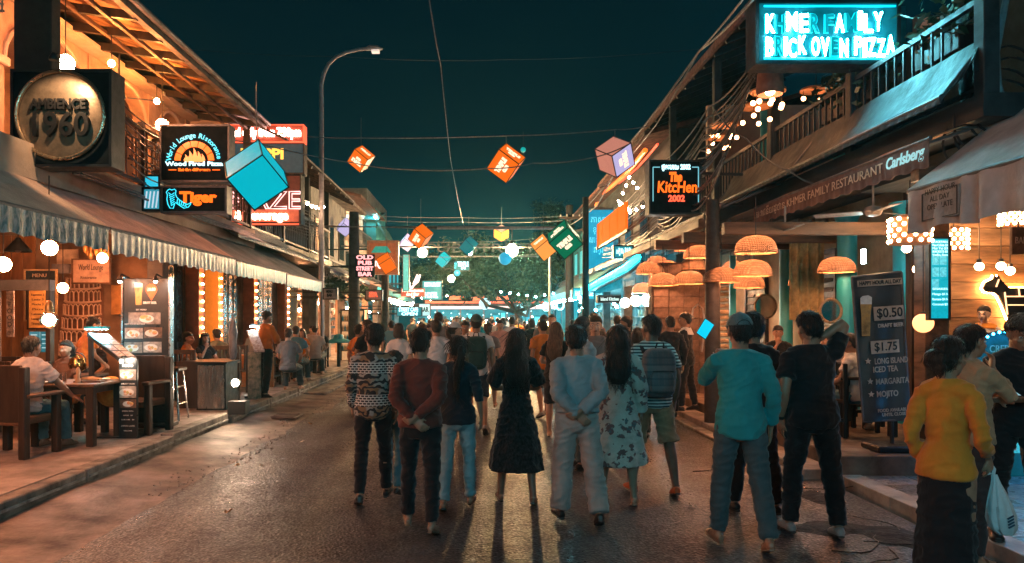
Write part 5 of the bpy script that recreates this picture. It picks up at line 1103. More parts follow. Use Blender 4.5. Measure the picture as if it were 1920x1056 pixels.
t = thing('neon_curve', 'long cyan neon strip curving along the right canopy edge', 'neon light', (3.9, 24, 3.6)); cv = [P(1196, 482, 19.6), P(1175, 500, 20.5), P(1150, 514, 22.5), P(1120, 530, 26), P(1095, 545, 31), P(1075, 556, 38)]
MB().tube(cv, .085, 8).build('tube', glow('cyan strip', (.005, .50, .66), 6), t, True); MB().tube([p + V((.12, .05, -.12)) for p in cv], .06, 6).build('rail', M_DARK, t)
far_sign('cyan lit board with white capitals under the neon curve', 1075, 541, 1114, 561, 29.5, NAVYF, (('HAPPY HOUSE', 1095, 551, .20, 34, CYANW_N),))
far_sign('dark header board with pale letters above the far right bar', 1122, 556, 1162, 566, 19.8, M_SIGNB, (('Island Kitchen', 1143, 561, .09, 34, glow('dim header letters', (.5, .75, .75), .7)),))
for k, (px, py, r_) in enumerate(((1172, 568, 9), (1192, 564, 10), (1213, 563, 11))): globe(('white paper globe nearest the crowd under the right canopy', 'white paper globe in the middle under the right canopy', 'largest white paper globe beside the brown stone wall')[k], px, py, 17.5, K(r_, 17.5), glow('paper globe', (.9, .95, .85), 7), .4, 'paper globes under the right canopy')
for k, (px, py, r_) in enumerate(((1024, 575, 6), (1036, 570, 8), (1050, 572, 7), (1067, 566, 5))):
 c = P(px, py, 44); q = thing('sign', ('first', 'second', 'third', 'fourth')[k] + ' small cyan neon emblem from the left above the far right crowd', 'sign', c, 'cyan neon emblems'); MB().tube([c + V((K(r_, 44)*math.cos(a_), 0, K(r_*1.3, 44)*math.sin(a_*(1 + k % 2)))) for a_ in [2*math.pi*i/14 for i in range(15)]], .06, 6).build('tube', CYANW_N, q, True); MB().bar(c, c + V((1.2, .2, 0)), .06).build('bracket', M_DARK, q)
t = thing('neon_arc', 'pair of long orange neon curves along the right eave', 'neon light', P(1165, 330, 25))
for dx in (0, .35): MB().tube([P(x, y, Y) + V((dx, 0, dx*.5)) for x, y, Y in ((1210, 282, 21), (1196, 300, 22), (1175, 325, 24), (1150, 347, 27), (1130, 362, 30), (1122, 372, 32), (1118, 385, 32.5))], .07 if dx == 0 else .035, 8).build('tube', glow('orange arc', (1, .14, .01), 2.0) if dx == 0 else RED_N, t, True)
lb = random.Random(5)
string_lights('loose warm bulb strings below the orange neon arc', [P(1168, 360, 24), P(1180, 330, 23), P(1195, 350, 22), P(1205, 385, 21.5), P(1170, 400, 23), P(1160, 375, 25), P(1185, 395, 22)], .045, glow('string bulb', (1, .60, .35), 20), .5)
string_lights('warm bulb string inside the far left shops', [P(700, 560, 27), P(716, 552, 30), P(735, 565, 33), P(750, 570, 36), P(780, 566, 40)], .05, glow('string bulb', (1, .60, .35), 20), .8)
string_lights('cyan and white bulb string along the far right canopy', [V((3.9, 29, 2.62)), V((3.9, 38, 2.66)), V((4.1, 46, 2.6)), V((4.3, 56, 2.7))], .07, CYB, 1.0)
for k, (x0, x1, z, Y, m_, s_) in enumerate(((-4, 4.5, 2.3, 56, CYANW_N, .55), (-3.8, 5, 3.6, 57, ORANGE_N, .6), (-4, 5, 1.9, 58, M_BULBS, .9), (1.2, 5.2, 3.3, 42, CYB, .45), (-4.6, -1.5, 3.2, 45, M_BULBS, .5))): string_lights(('white', 'orange', 'cyan', 'near cyan', 'warm')[k] + ' string of bulbs in front of the bar at the end of the street', [V((x0, Y, z)), V(((x0 + x1)/2, Y + .5, z - .25)), V((x1, Y, z + .1))], .055, m_, s_)
string_lights('warm bulb string along the far left awnings', [V((-4.5, 31, 2.8)), V((-4.5, 41, 2.75)), V((-4.7, 52, 2.7))], .06, M_BULBS, 1.0)
# added lanterns and globes out of view, filling light on the walkers' backs
for i, (x, y, z) in enumerate(((-2.6, -3.5, 4.4), (.4, -4.5, 4.8), (2.9, -3.8, 4.5), (-1.2, -7.5, 4.7), (1.8, -8, 4.9))):
 q = thing('ball_lantern', ('leftmost', 'middle', 'rightmost', 'far left', 'far right')[i] + ' pale turquoise ball lantern over the road behind the viewer', 'lantern', (x, y, z), 'ball lanterns'); MB().ball((x, y, z), .2, 16, 12).build('globe', glow('added turquoise globe', (.20, .82, 1), 28), q, True); MB().tube([(x, y, z + .2), (x, y, z + .7)], .008, 5).build('cord', M_WIRE, q)
for i, y in enumerate((6.3, 4.2, 2.0, -.5)):
 c = V((-5.0, y, 2.55)); q = thing('globe_lamp', ('first', 'second', 'third', 'fourth')[i] + ' opal globe under the tan awning left of the viewer', 'pendant lamp', c, 'globe lamps of the left restaurant'); MB().ball(c, .11, 16, 12).build('globe', G_W, q, True); MB().tube([c + V((0, 0, .1)), c + V((0, 0, .5))], .008, 5).build('cord', M_BLACK, q)
for i, (x, y) in enumerate(((4.9, 5.6), (4.9, 3.4), (4.2, .6))):
 c = V((x, y, 2.9)); q = thing('globe_lamp', ('first', 'second', 'third')[i] + ' amber globe under the pleated awning right of the viewer', 'pendant lamp', c, 'globe lamps of the cafe'); MB().ball(c, .11, 16, 12).build('globe', glow('added amber globe', (1, .42, .18), 9), q, True); MB().tube([c + V((0, 0, .1)), c + V((0, 0, .5))], .008, 5).build('cord', M_BLACK, q)

# the hazy night air
hz = MB().box((-75, -45, -1.35), (75, 140, 16)).build('haze', None); stuff(hz); hm = bpy.data.materials.new('haze'); hm.use_nodes = True; n = hm.node_tree; n.nodes.remove(n.nodes['Principled BSDF'])
pvv = n.nodes.new('ShaderNodeVolumePrincipled'); pvv.inputs['Color'].default_value = (.20, .80, .92, 1); pvv.inputs['Density'].default_value = .0007; pvv.inputs['Anisotropy'].default_value = .72; n.links.new(pvv.outputs[0], n.nodes['Material Output'].inputs['Volume']); hz.data.materials.append(hm)
# ---------------------------------------------------------------- people
def cloth_mat(name, col, rough=.85, var=.12, bump=.25, scale=5, sheen=.15):
 return mat(name, col, rough=rough, var=var, scale=scale, bump=bump*1.7, bscale=15, stretch=(1.3, 1.3, .8), spec=.25, sheen=sheen, rvar=.05)
SKIN = {'tan': mat('skin tan', (.30, .165, .105), rough=.5, var=.1, scale=14, bump=.06, spec=.4, sss=.06),
  'brown': mat('skin brown', (.20, .105, .066), rough=.5, var=.1, scale=14, bump=.06, spec=.4, sss=.06),
  'fair': mat('skin fair', (.46, .29, .21), rough=.5, var=.08, scale=14, bump=.06, spec=.4, sss=.06)}
def hair_mat(name, col):
 m = mat(name, col, rough=.42, var=.4, scale=30, bump=.9, bscale=70, stretch=(3.2, 3.2, .35), spec=.5, rvar=.1)
 return m
HAIR = {'black': hair_mat('hair black', (.011, .009, .009)), 'brown': hair_mat('hair dark brown', (.035, .018, .012)), 'chestnut': hair_mat('hair chestnut', (.075, .035, .018))}

def remesh(mb, voxel, smooth=2, fn=None):
 """fuses the shapes in mb into one continuous surface"""
 me = mb.mesh('fuse'); o = bpy.data.objects.new('fuse', me); SHOPC.objects.link(o)
 md = o.modifiers.new('r', 'REMESH'); md.mode = 'VOXEL'; md.voxel_size = voxel; md.adaptivity = 0; md.use_smooth_shade = True
 if smooth:
  ms = o.modifiers.new('s', 'SMOOTH'); ms.factor = .5; ms.iterations = smooth
 out = bake(o); bpy.data.objects.remove(o); bpy.data.meshes.remove(me)
 if fn:
  n = [tuple(v.normal) for v in out.vertices]
  for v, nn in zip(out.vertices, n):
   d = fn(v.co, nn)
   if d: v.co = v.co + V(nn) * d
 out.polygons.foreach_set('use_smooth', [True] * len(out.polygons)); out.update()
 return out
def ik(S, T, a, b, pole):
 """the joint between two bones of lengths a and b that run from S to T, bent towards pole"""
 S, T = V(S), V(T); d = T - S; L = d.length
 if L > (a + b) * .995: d = d.normalized() * (a + b) * .995; L = d.length
 u = d.normalized(); x = (a*a - b*b + L*L) / (2 * L); h = math.sqrt(max(0, a*a - x*x))
 q = V(pole) - u * V(pole).dot(u); q.normalize()
 return S + u * x + q * h, S + d
def rotx(a): return Matrix.Rotation(a, 3, 'X')
def rotz(a): return Matrix.Rotation(a, 3, 'Z')
class Skel: pass
def skeleton(p):
 """joints of a standing, walking or sitting figure that faces +y with its feet on z = 0"""
 k = Skel(); s = p['H'] / 1.75; k.s = s; fem = p.get('fem', False); g = p.get('girth', 1.0) * .93
 k.fem = fem; k.g = g
 legs = p.get('legs', ((4, 4, 3, 0), (-4, 4, 3, 0)))            # per leg: hip flexion, knee bend, spread, foot pitch
 lt, ls = .43 * s, .405 * s; k.leg = []; low = 0
 tmp = []
 for sd, (hf, kn, ab, fp) in zip((-1, 1), legs):
  a = R(hf); b = R(hf - kn); sp = math.sin(R(ab)) * sd
  d1 = V((sp, math.sin(a) , -math.cos(a))).normalized(); d2 = V((sp * .6, math.sin(b), -math.cos(b))).normalized()
  h = V((sd * (.092 if not fem else .088) * s * (.8 + .2 * g), 0, -.02 * s)); kk = h + d1 * lt; an = kk + d2 * ls
  yaw = R(p.get('toe', 8)) * sd
  fd = V((math.sin(yaw) * math.cos(R(fp)), math.cos(yaw) * math.cos(R(fp)), math.sin(R(fp))))   # fp < 0: heel lifted
  up = V((0, -fd.z, 1)).normalized()
  heel = an - up * .075 * s - fd * .05 * s; toe = an - up * .075 * s + fd * .16 * s
  tmp.append([h, kk, an, fd, up, heel, toe]); low = min(low, heel.z, toe.z)
 zp = -low + p.get('lift', 0)
 k.pel = V((0, 0, zp))
 for t in tmp:
  for i in (0, 1, 2, 5, 6): t[i] = t[i] + k.pel
  k.leg.append(t)
 lean = R(p.get('lean', 2)); side = R(p.get('side', 0)); ty = R(p.get('twist', 0))
 M = rotz(ty) @ Matrix.Rotation(side, 3, 'Y') @ rotx(-lean); k.M = M
 T = lambda x, y, z: k.pel + M @ V((x * s, y * s, z * s))        # torso space, metres of a 1.75 m figure above the pelvis
 k.T = T
 sw = (.172 if not fem else .146) * (.72 + .28 * g)
 k.sw = sw
 k.arm = []
 for sd, ar in zip((-1, 1), p.get('arms', ('down', 'down'))):
  S = T(sd * sw, -.005, .468)
  A = ARM[ar] if isinstance(ar, str) else ar
  tx, ty_, tz = A[0]; pole = V((A[1][0] * sd, A[1][1], A[1][2]))
  E, Wr = ik(S, T(sd * tx, ty_, tz), .285 * s, .25 * s, M @ pole)
  hd = A[2] if len(A) > 2 else None; pn = A[3] if len(A) > 3 else (-1, 0, 0); curl = A[4] if len(A) > 4 else 16
  d = (M @ V((hd[0] * sd, hd[1], hd[2]))).normalized() if hd else (Wr - E).normalized()
  n = M @ V((pn[0] * sd, pn[1], pn[2])); n = (n - d * n.dot(d)).normalized()
  k.arm.append((S, E, Wr, d, n, curl, sd))
 hy, hp, ht = p.get('head', (0, 0, 0))                            # turn (left positive), nod down, tilt
 k.neck = T(0, -.012, .545); 
 k.HM = M @ rotz(R(hy)) @ Matrix.Rotation(R(ht), 3, 'Y') @ rotx(-R(hp))
 k.hc = k.neck + M @ V((0, .005 * s, .05 * s)) + k.HM @ V((0, .012 * s, .085 * s))
 k.hs = s * (1.07 if p['H'] > 1.5 else 1.13)
 k.Hd = lambda x, y, z: k.hc + k.HM @ V((x * k.hs, y * k.hs, z * k.hs))
 return k
ARM = {'down': ((.235, .03, -.035), (.35, -1, 0), (.0, .12, -1), (-1, .15, 0), 22),
       'swingf': ((.22, .19, .0), (.3, -1, 0), (.0, .45, -1), (-1, 0, 0), 24),
       'swingb': ((.25, -.13, -.01), (.3, -1, 0), (.0, -.25, -1), (-1, .2, 0), 24),
       'behind': ((.03, -.165, .035), (1, -.5, -.1), (-.75, -.12, -.62), (0, 1, 0), 30),
       'behind2': ((-.005, -.185, .075), (1, -.5, -.1), (-.8, -.1, -.45), (0, 1, .1), 45),
       'front': ((.05, .25, .20), (.9, -.3, -.5), (-.7, .6, .2), (0, -.3, 1), 25),
       'fold': ((-.06, .19, .27), (1, -.1, -.6), (-1, .1, .15), (0, -1, 0), 15),
       'phone': ((.05, .34, .46), (.7, .2, -1), (-.15, .35, .9), (-.4, .7, 0), 55),
       'phone2': ((.02, .27, .43), (.7, .2, -1), (-.15, .35, .9), (-.4, .7, 0), 45),
       'headhold': ((.06, -.02, .60), (1, .1, .12), (-.8, -.3, .3), (-.2, 0, -1), 28),
       'chin': ((.03, .16, .50), (.5, .4, -1), (-.1, .05, 1), (-.3, -.9, 0), 40),
       'point': ((.20, .36, .30), (.5, -.4, -1), (-.1, 1, -.1), (-.3, 0, -1), 14),
       'table': ((.17, .33, .12), (.8, -.5, -.6), (-.35, 1, -.1), (0, 0, -1), 18),
       'reach': ((.24, .45, .02), (.6, -.5, -.5), (.05, 1, -.25), (-.2, 0, -1), 20),
       'hip': ((.19, .02, .06), (1, -.35, 0), (-.7, .4, -.5), (-.8, -.2, 0), 20),
       'pocket': ((.19, .05, -.01), (.6, -1, 0), (.0, .2, -1), (-1, 0, 0), 25)}
def torso_rings(k, z0, z1, off=0.0, hemx=0.0, bulge=0.0):
 """(centre, half widths) up the trunk from z0 to z1 in torso space"""
 m = [(-.13, .10, .085, 0), (-.06, .158, .112, -.008), (0, .168, .118, -.012), (.07, .158, .108, -.004), (.16, .142, .098, .004), (.26, .150, .104, .006), (.36, .166, .112, .004),
         (.43, .166, .106, -.004), (.465, .148, .094, -.010), (.495, .118, .078, -.014), (.522, .084, .066, -.014), (.548, .064, .060, -.012), (.60, .056, .058, -.006)]
 f = [(-.13, .10, .085, 0), (-.06, .163, .116, -.010), (0, .168, .118, -.014), (.07, .150, .104, -.004), (.16, .126, .090, .004), (.26, .132, .096, .008), (.36, .144, .112, .012),
         (.43, .142, .098, 0), (.465, .128, .082, -.010), (.495, .102, .068, -.014), (.522, .072, .058, -.014), (.548, .054, .052, -.012), (.60, .047, .050, -.006)]
 t = f if k.fem else m; out = []
 n = 14
 for i in range(n + 1):
  z = z0 + (z1 - z0) * i / n
  for a, b in zip(t, t[1:]):
   if a[0] <= z <= b[0] + 1e-6:
    w = (z - a[0]) / (b[0] - a[0]); rx = a[1] + (b[1]-a[1])*w; ry = a[2] + (b[2]-a[2])*w; cy_ = a[3] + (b[3]-a[3])*w
    break
  else:
   rx, ry, cy_ = t[0][1:] if z < t[0][0] else t[-1][1:]
  gz = k.g if z < .5 else 1 + (k.g - 1) * .4
  h = hemx * (1 - i / n) ** 1.5
  out.append((k.T(0, cy_, z), ((rx * gz + off + h) * k.s, (ry * gz + off + h) * k.s)))
 return out
def add_torso(mb, k, z0, z1, off=0.0, hemx=0.0, n=20):
 r = torso_rings(k, z0, z1, off, hemx)
 mb.tube([a for a, _ in r], [b for _, b in r], n, ref=k.M @ V((1, 0, 0)))
def add_head(mb, k, face=True):
 s = k.hs; H = k.Hd; f = k.fem; M = k.HM
 q = .95 if f else 1.0
 mb.ball(H(0, -.014, .028), (.074 * s * q, .094 * s, .086 * s), 20, 14, rot=M)
 mb.ball(H(0, .022, -.030), (.060 * s * q, .068 * s, .072 * s), 18, 12, rot=M)
 mb.ball(H(0, .052, -.078), (.030 * s * q, .030 * s, .024 * s), 12, 8, rot=M)          # chin
 mb.ball(H(0, .082, .030), (.040 * s, .014 * s, .012 * s), 12, 8, rot=M)                # brow
 for sd in (-1, 1):
  mb.ball(H(sd * .034, .062, -.018), (.022 * s, .024 * s, .020 * s), 10, 8, rot=M)   # cheek
  mb.ball(H(sd * .076 * q, -.006, .000), (.010 * s, .020 * s, .031 * s), 10, 8, rot=M @ rotz(sd * .35))
  mb.ball(H(sd * .071 * q, .004, -.018), (.010 * s, .012 * s, .016 * s), 8, 6, rot=M)
 mb.tube([H(0, .088, .024), H(0, .101, -.004), H(0, .107, -.020), H(0, .092, -.030)], [(.009*s, .010*s), (.012*s, .012*s), (.017*s, .012*s), (.014*s, .008*s)], 8, ref=M @ V((1, 0, 0)))
 mb.ball(H(0, .090, -.050), (.022 * s, .010 * s, .0085 * s), 10, 6, rot=M)              # lips
 mb.ball(H(0, .087, -.061), (.018 * s, .010 * s, .0075 * s), 10, 6, rot=M)
 r = .056 if not f else .048
 mb.tube([k.T(0, -.014, .50), k.neck, H(0, -.022, -.055), H(0, -.018, -.01)], [(r*1.25*s, r*1.15*s), (r*s, r*s), (r*s, r*1.05*s), (r*.9*s, r*s)], 14)
def add_hand(mb, k, arm, fingers=True):
 S, E, Wr, d, n, curl, sd = arm; s = k.s * (.92 if k.fem else 1.0)
 u = d.cross(n).normalized() * (1 if sd < 0 else -1)              # thumb side
 pe = Wr + d * .088 * s
 mb.tube([Wr - d * .015 * s, Wr + d * .02 * s, Wr + d * .055 * s, pe], [(.024*s, .018*s), (.033*s, .017*s), (.041*s, .016*s), (.039*s, .013*s)], 12, ref=u)
 if not fingers:
  mb.tube([pe, pe + (d + n * math.sin(R(curl))) .normalized() * .045 * s, pe + (d * .6 + n * math.sin(R(curl * 2))) .normalized() * .075 * s], [(.037*s, .012*s), (.033*s, .012*s), (.022*s, .010*s)], 8, ref=u); 
 else:
  for i, L in enumerate((.072, .080, .074, .058)):
   o = (1.5 - i) * .0205 * s; b = pe + u * o - d * .008 * s; pts = [b]; a = R(curl * (.7 + .12 * i)); dd = d + u * (1.5 - i) * .05
   for seg, q in enumerate((.45, .32, .26)):
    a2 = a * (seg + 1) * .9; pts.append(pts[-1] + (dd * math.cos(a2) + n * math.sin(a2)).normalized() * L * q * s)
   mb.tube(pts, [.0092*s, .0090*s, .0084*s, .0066*s], 8, ref=u)
 t0 = Wr + d * .022 * s + u * .026 * s; t1 = t0 + (d * .72 + u * .66 + n * .25).normalized() * .042 * s; t2 = t1 + (d * .9 + u * .2 + n * .35).normalized() * .034 * s
 mb.tube([t0, t1, t2], [.013*s, .0105*s, .0075*s], 8, ref=n)
def add_arm(mb, k, arm):
 S, E, Wr, d, n, curl, sd = arm; s = k.s * (.84 if k.fem else 1.0) * (.6 + .4 * k.g)
 ref = k.M @ V((0, 1, 0)); up = (E - S); fo = Wr - E
 inn = S + k.M @ V((-sd * .06 * k.s, 0, .004 * k.s))
 mb.tube([inn, S + up * .06, S + up * .3, S + up * .6, S + up * .92, E + fo * .08, E + fo * .28, E + fo * .62, E + fo * .93, Wr + d * .012 * s],
   [.052*s, .056*s, .052*s, .047*s, .041*s, .041*s, .043*s, .036*s, (.027*s, .024*s), (.026*s, .021*s)], 14, ref=ref)
def add_leg(mb, k, leg, off=0.0):
 h, kn, an, fd, up, heel, toe = leg; s = k.s; g = .55 + .45 * k.g; t = kn - h; c = an - kn
 bk = k.M @ V((0, -1, 0))
 mb.tube([h + V((0, 0, .04 * s)), h + t * .15, h + t * .45, h + t * .8, kn, kn + c * .1, kn + c * .3 + bk * .012 * s, kn + c * .6 + bk * .006 * s, kn + c * .9, an - up * .02 * s],
   [.088*s*g, .086*s*g, .074*s*g, .058*s*g, .053*s*g, .052*s*g, .055*s*g, .044*s*g, .034*s, .034*s], 14, ref=V((1, 0, 0)))
def add_foot(mb, k, leg, off=0.0, lift=0.0):
 h, kn, an, fd, up, heel, toe = leg; s = k.s * (.94 if k.fem else 1.0); x = fd.cross(up).normalized(); B = lambda f, z: heel + fd * f * s + up * (z) * s
 mb.tube([B(-.012, .035), B(.015, .036), B(.06, .045), B(.11, .036), B(.16, .028), B(.20, .022), B(.222, .020)],
   [(.020*s+off, .024*s+off), (.031*s+off, .034*s+off), (.034*s+off, .044*s+off), (.039*s+off, .034*s+off), (.044*s+off, .026*s+off), (.040*s+off, .020*s+off), (.024*s+off, .014*s+off)], 14, ref=x)
def ridge(p, sc):
 return 1 - abs(noise.noise(V((p[0]*sc[0], p[1]*sc[1], p[2]*sc[2])))) * 2
def hair_mesh(k, st, vox, seed=0):
 s = k.hs; mb = MB(); M = k.HM; H = k.Hd; style = st
 vol = {'short': .022, 'crop': .012, 'mop': .036, 'long': .022, 'ponytail': .014, 'bun': .014, 'curly': .042, 'bob': .028, 'lowbun': .020}[style]
 def fn(d):
  # the hairline: forehead, in front of the ears, nape
  fr = d.y; z = d.z; keep = True
  zl = .30 if fr > .55 else (.30 - (.55 - fr) * .75 if fr > -.05 else -.15 - (-.05 - fr) * .75)
  zl = max(zl, -.72)
  if abs(d.x) > .55 and fr > -.15 and fr < .35 and z < .05 + fr: zl = max(zl, .02)
  w = max(0, min(1, (z - zl) / .14))
  top = .35 + .65 * max(0, z)
  return (1 - .20 * (1 - w)) + w * vol * top / .09
 if style != 'bald':
  mb.ball(H(0, -.014, .024), (.078 * s, .099 * s, .091 * s), 36, 26, fn=fn, rot=M)
  if style in ('short', 'crop', 'mop', 'curly'):                                     # hair of the back of the head down to the nape
   mb.tube([H(0, -.052, .03), H(0, -.058, -.02), H(0, -.056, -.062)], [(.069*s, .056*s), (.067*s, .046*s), (.046*s, .030*s)], 14, ref=M @ V((1, 0, 0)))
  else:
   mb.tube([H(0, -.045, .03), H(0, -.048, -.02), H(0, -.050, -.062)], [(.074*s, .060*s), (.071*s, .052*s), (.050*s, .034*s)], 14, ref=M @ V((1, 0, 0)))
 T = k.T; x = k.M @ V((1, 0, 0))
 if style == 'long':
  mb.tube([H(0, -.055, .06), H(0, -.062, -.01), H(0, -.066, -.08), T(0, -.105, .49), T(0, -.128, .40), T(0, -.125, .31), T(0, -.115, .235)],
    [(.078*s, .055*s), (.090*s, .056*s), (.098*s, .054*s), (.112*s, .045*s), (.116*s, .030*s), (.100*s, .026*s), (.055*s, .016*s)], 18, ref=x)
  for sd in (-1, 1):
   mb.tube([H(sd*.050, .0, .07), H(sd*.076, .012, 0), H(sd*.080, -.01, -.07), T(sd*.095, -.05, .48)], [.022*s, .022*s, .026*s, .03*s], 10)
 if style == 'bob':
  mb.tube([H(0, -.04, .05), H(0, -.045, -.01), H(0, -.05, -.07), H(0, -.052, -.105)], [(.082*s, .066*s), (.092*s, .068*s), (.092*s, .06*s), (.07*s, .04*s)], 18, ref=x)
 if style == 'ponytail':
  mb.ball(H(0, -.115, .03), .03 * s, 10, 8)
  mb.tube([H(0, -.10, .035), H(0, -.135, .015), H(0, -.140, -.05), T(0, -.135, .47), T(0, -.145, .37), T(0, -.14, .27), T(.005, -.13, .215)], [.024*s, .030*s, .034*s, .036*s, .032*s, .024*s, .010*s], 12)
 if style == 'bun':
  mb.ball(H(0, -.085, .088), (.042*s, .042*s, .036*s), 14, 10)
 if style == 'lowbun':
  mb.ball(H(.0, -.128, -.012), (.060*s, .046*s, .055*s), 14, 10); mb.ball(H(.02, -.118, -.06), (.04*s, .034*s, .04*s), 12, 8)
 amp = {'curly': .010, 'mop': .0055, 'bob': .005}.get(style, .0042)
 so = V((seed * 3.1, seed * 1.7, 0))
 def disp(c, n):
  q = V(c) + so
  a = noise.noise(V((q.x*55, q.y*55, q.z*14))) + .7 * noise.noise(V((q.x*120, q.y*120, q.z*26)))
  return a * amp
 return remesh(mb, vox, 1, disp)
def strands(k, me, st, seed):
 """loose strands that run down over the hair"""
 r = random.Random(seed); mb = MB(); s = k.hs; L0 = .13 if st in ('long', 'ponytail') else .045; vs = me.vertices
 for _ in range(420):
  v = vs[r.randrange(len(vs))]; n = v.normal; d = V((r.gauss(0, .25), r.gauss(0, .25), -1)); d = d - n * d.dot(n)
  if d.length < .1: d = V((r.gauss(0, 1), r.gauss(0, 1), 0))
  d.normalize(); L_ = L0 * r.uniform(.5, 1.3) * s; lift = r.uniform(.001, .006) * (2.2 if r.random() < .12 else 1); p = v.co - n * .002
  mb.tube([p, p + d * L_ * .4 + n * lift, p + d * L_ * .75 + n * lift, p + d * L_ + n * lift * r.uniform(-.3, 1.6)], [.0022, .0024, .0018, .0007], 3, caps=False)
 return mb
def wrinkle(k, amp, seed, zs=1.0):
 so = V((seed * 5.3, seed * 2.9, seed))
 def f(c, n):
  q = V(c) + so
  a = noise.noise(V((q.x*5+q.z*3, q.y*5, q.z*11*zs)))
  b = 1 - abs(noise.noise(V((q.x*9-q.z*6, q.y*9+q.z*4, q.z*15*zs)))) * 3.4
  return (a * .6 + max(-.25, b) * .75) * amp
 return f
def make_person(p, label, group=None, lod=0, seed=0):
 """p: the figure's build, pose and clothes; returns the Empty at its feet"""
 k = skeleton(p); s = k.s
 vb = (.0085, .012, .019)[lod]; vc = (.0105, .014, .021)[lod]; vh = (.0078, .0105, .016)[lod]
 root = thing('person', label, 'person', (0, 0, 0), group)
 sk = SKIN[p.get('skin', 'tan')]
 # the body: one continuous surface
 b = MB(); add_torso(b, k, -.13, .56)
 b.tube([k.T(-k.sw*.92, -.008, .462), k.T(-k.sw*.5, -.010, .488), k.T(0, -.012, .505), k.T(k.sw*.5, -.010, .488), k.T(k.sw*.92, -.008, .462)], [.050*s, .050*s, .056*s, .050*s, .050*s], 12, ref=V((0, 0, 1)))
 add_head(b, k)
 for a in k.arm: add_arm(b, k, a); add_hand(b, k, a, lod < 2)
 for l in k.leg: add_leg(b, k, l); add_foot(b, k, l)
 me = remesh(b, vb, 2); me.name = 'body'; me.materials.append(sk); link('body', me, root)
 # face
 if p.get('face'):
  for sd in (-1, 1):
   e = MB().ball(k.Hd(sd * .031, .0765, .012), (.0135 * s, .009 * s, .0075 * s), 10, 8, rot=k.HM).build('eye', mat('eye white', (.62, .60, .57), rough=.25, bump=0, var=.02), root, True)
   MB().ball(k.Hd(sd * .031, .083, .012), (.0068 * s, .005 * s, .0068 * s), 10, 8, rot=k.HM).build('iris', mat('iris brown', (.018, .010, .007), rough=.2, bump=0), e, True)
   MB().tube([k.Hd(sd * .015, .090, .031), k.Hd(sd * .032, .089, .037), k.Hd(sd * .050, .076, .031)], [.0035*s, .0042*s, .002*s], 6).build('eyebrow', HAIR['black'], root, True)
  MB().tube([k.Hd(-.022, .094, -.053), k.Hd(-.008, .1005, -.0525), k.Hd(.008, .1005, -.0525), k.Hd(.022, .094, -.053)], [(.003*s, .004*s), (.0035*s, .0075*s), (.0035*s, .0075*s), (.003*s, .004*s)], 8, ref=k.HM @ V((0, 1, 0))).build('mouth', mat('lips', (.24, .085, .07), rough=.45, bump=.05), root, True)
 if p.get('glasses'):
  g = MB()
  for sd in (-1, 1):
   pts = [k.Hd(sd * (.034 + .022 * math.cos(a)), .094 - .004 * abs(math.cos(a)), .010 + .016 * math.sin(a)) for a in [i * math.pi / 6 for i in range(13)]]
   g.tube(pts, .0022 * s, 6); g.tube([k.Hd(sd * .056, .088, .014), k.Hd(sd * .078, .02, .014), k.Hd(sd * .076, -.01, .008)], .002 * s, 6)
  g.tube([k.Hd(-.012, .096, .014), k.Hd(.012, .096, .014)], .002 * s, 6)
  g.build('glasses', mat('dark frame', (.01, .01, .01), rough=.3, bump=0), root, True)
 # hair or hat
 if p.get('hair'):
  st, hc = p['hair']; me = hair_mesh(k, st, vh, seed); me.name = 'hair'; me.materials.append(HAIR[hc]); hr = link('hair', me, root)
  if lod == 0: stuff(strands(k, me, st, seed).build('strands', HAIR[hc], hr, fix=False))
 if p.get('cap'):
  cm, back = p['cap']; c = MB(); H = k.Hd; hs = k.hs
  c.ball(H(0, -.014, .030), (.092 * hs, .112 * hs, .110 * hs), 28, 18, fn=lambda d: 1.0 if d.z > .08 else .55, rot=k.HM)
  sg = -1 if back else 1
  c.tube([H(0, sg * .075, .052), H(0, sg * .115, .046), H(0, sg * .165, .028)], [(.076*hs, .010*hs), (.070*hs, .007*hs), (.046*hs, .006*hs)], 16, ref=k.HM @ V((1, 0, 0)))
  c.ball(H(0, -.014, .140), .009 * hs, 8, 6)
  o = MB; me = remesh(c, vh, 1); me.name = 'cap'; me.materials.append(cm); hat = link('cap', me, root)
  if not back:
   a = MB(); pts = [H(.045 * math.cos(t), -.128 - .004 + .022 * abs(math.cos(t)), .046 + .036 * math.sin(t)) for t in [i * math.pi / 10 for i in range(11)]]
   a.tube(pts, .0035 * hs, 6); a.build('cap_opening', mat('cap opening edge', (.02, .05, .055), bump=.1), hat, True)
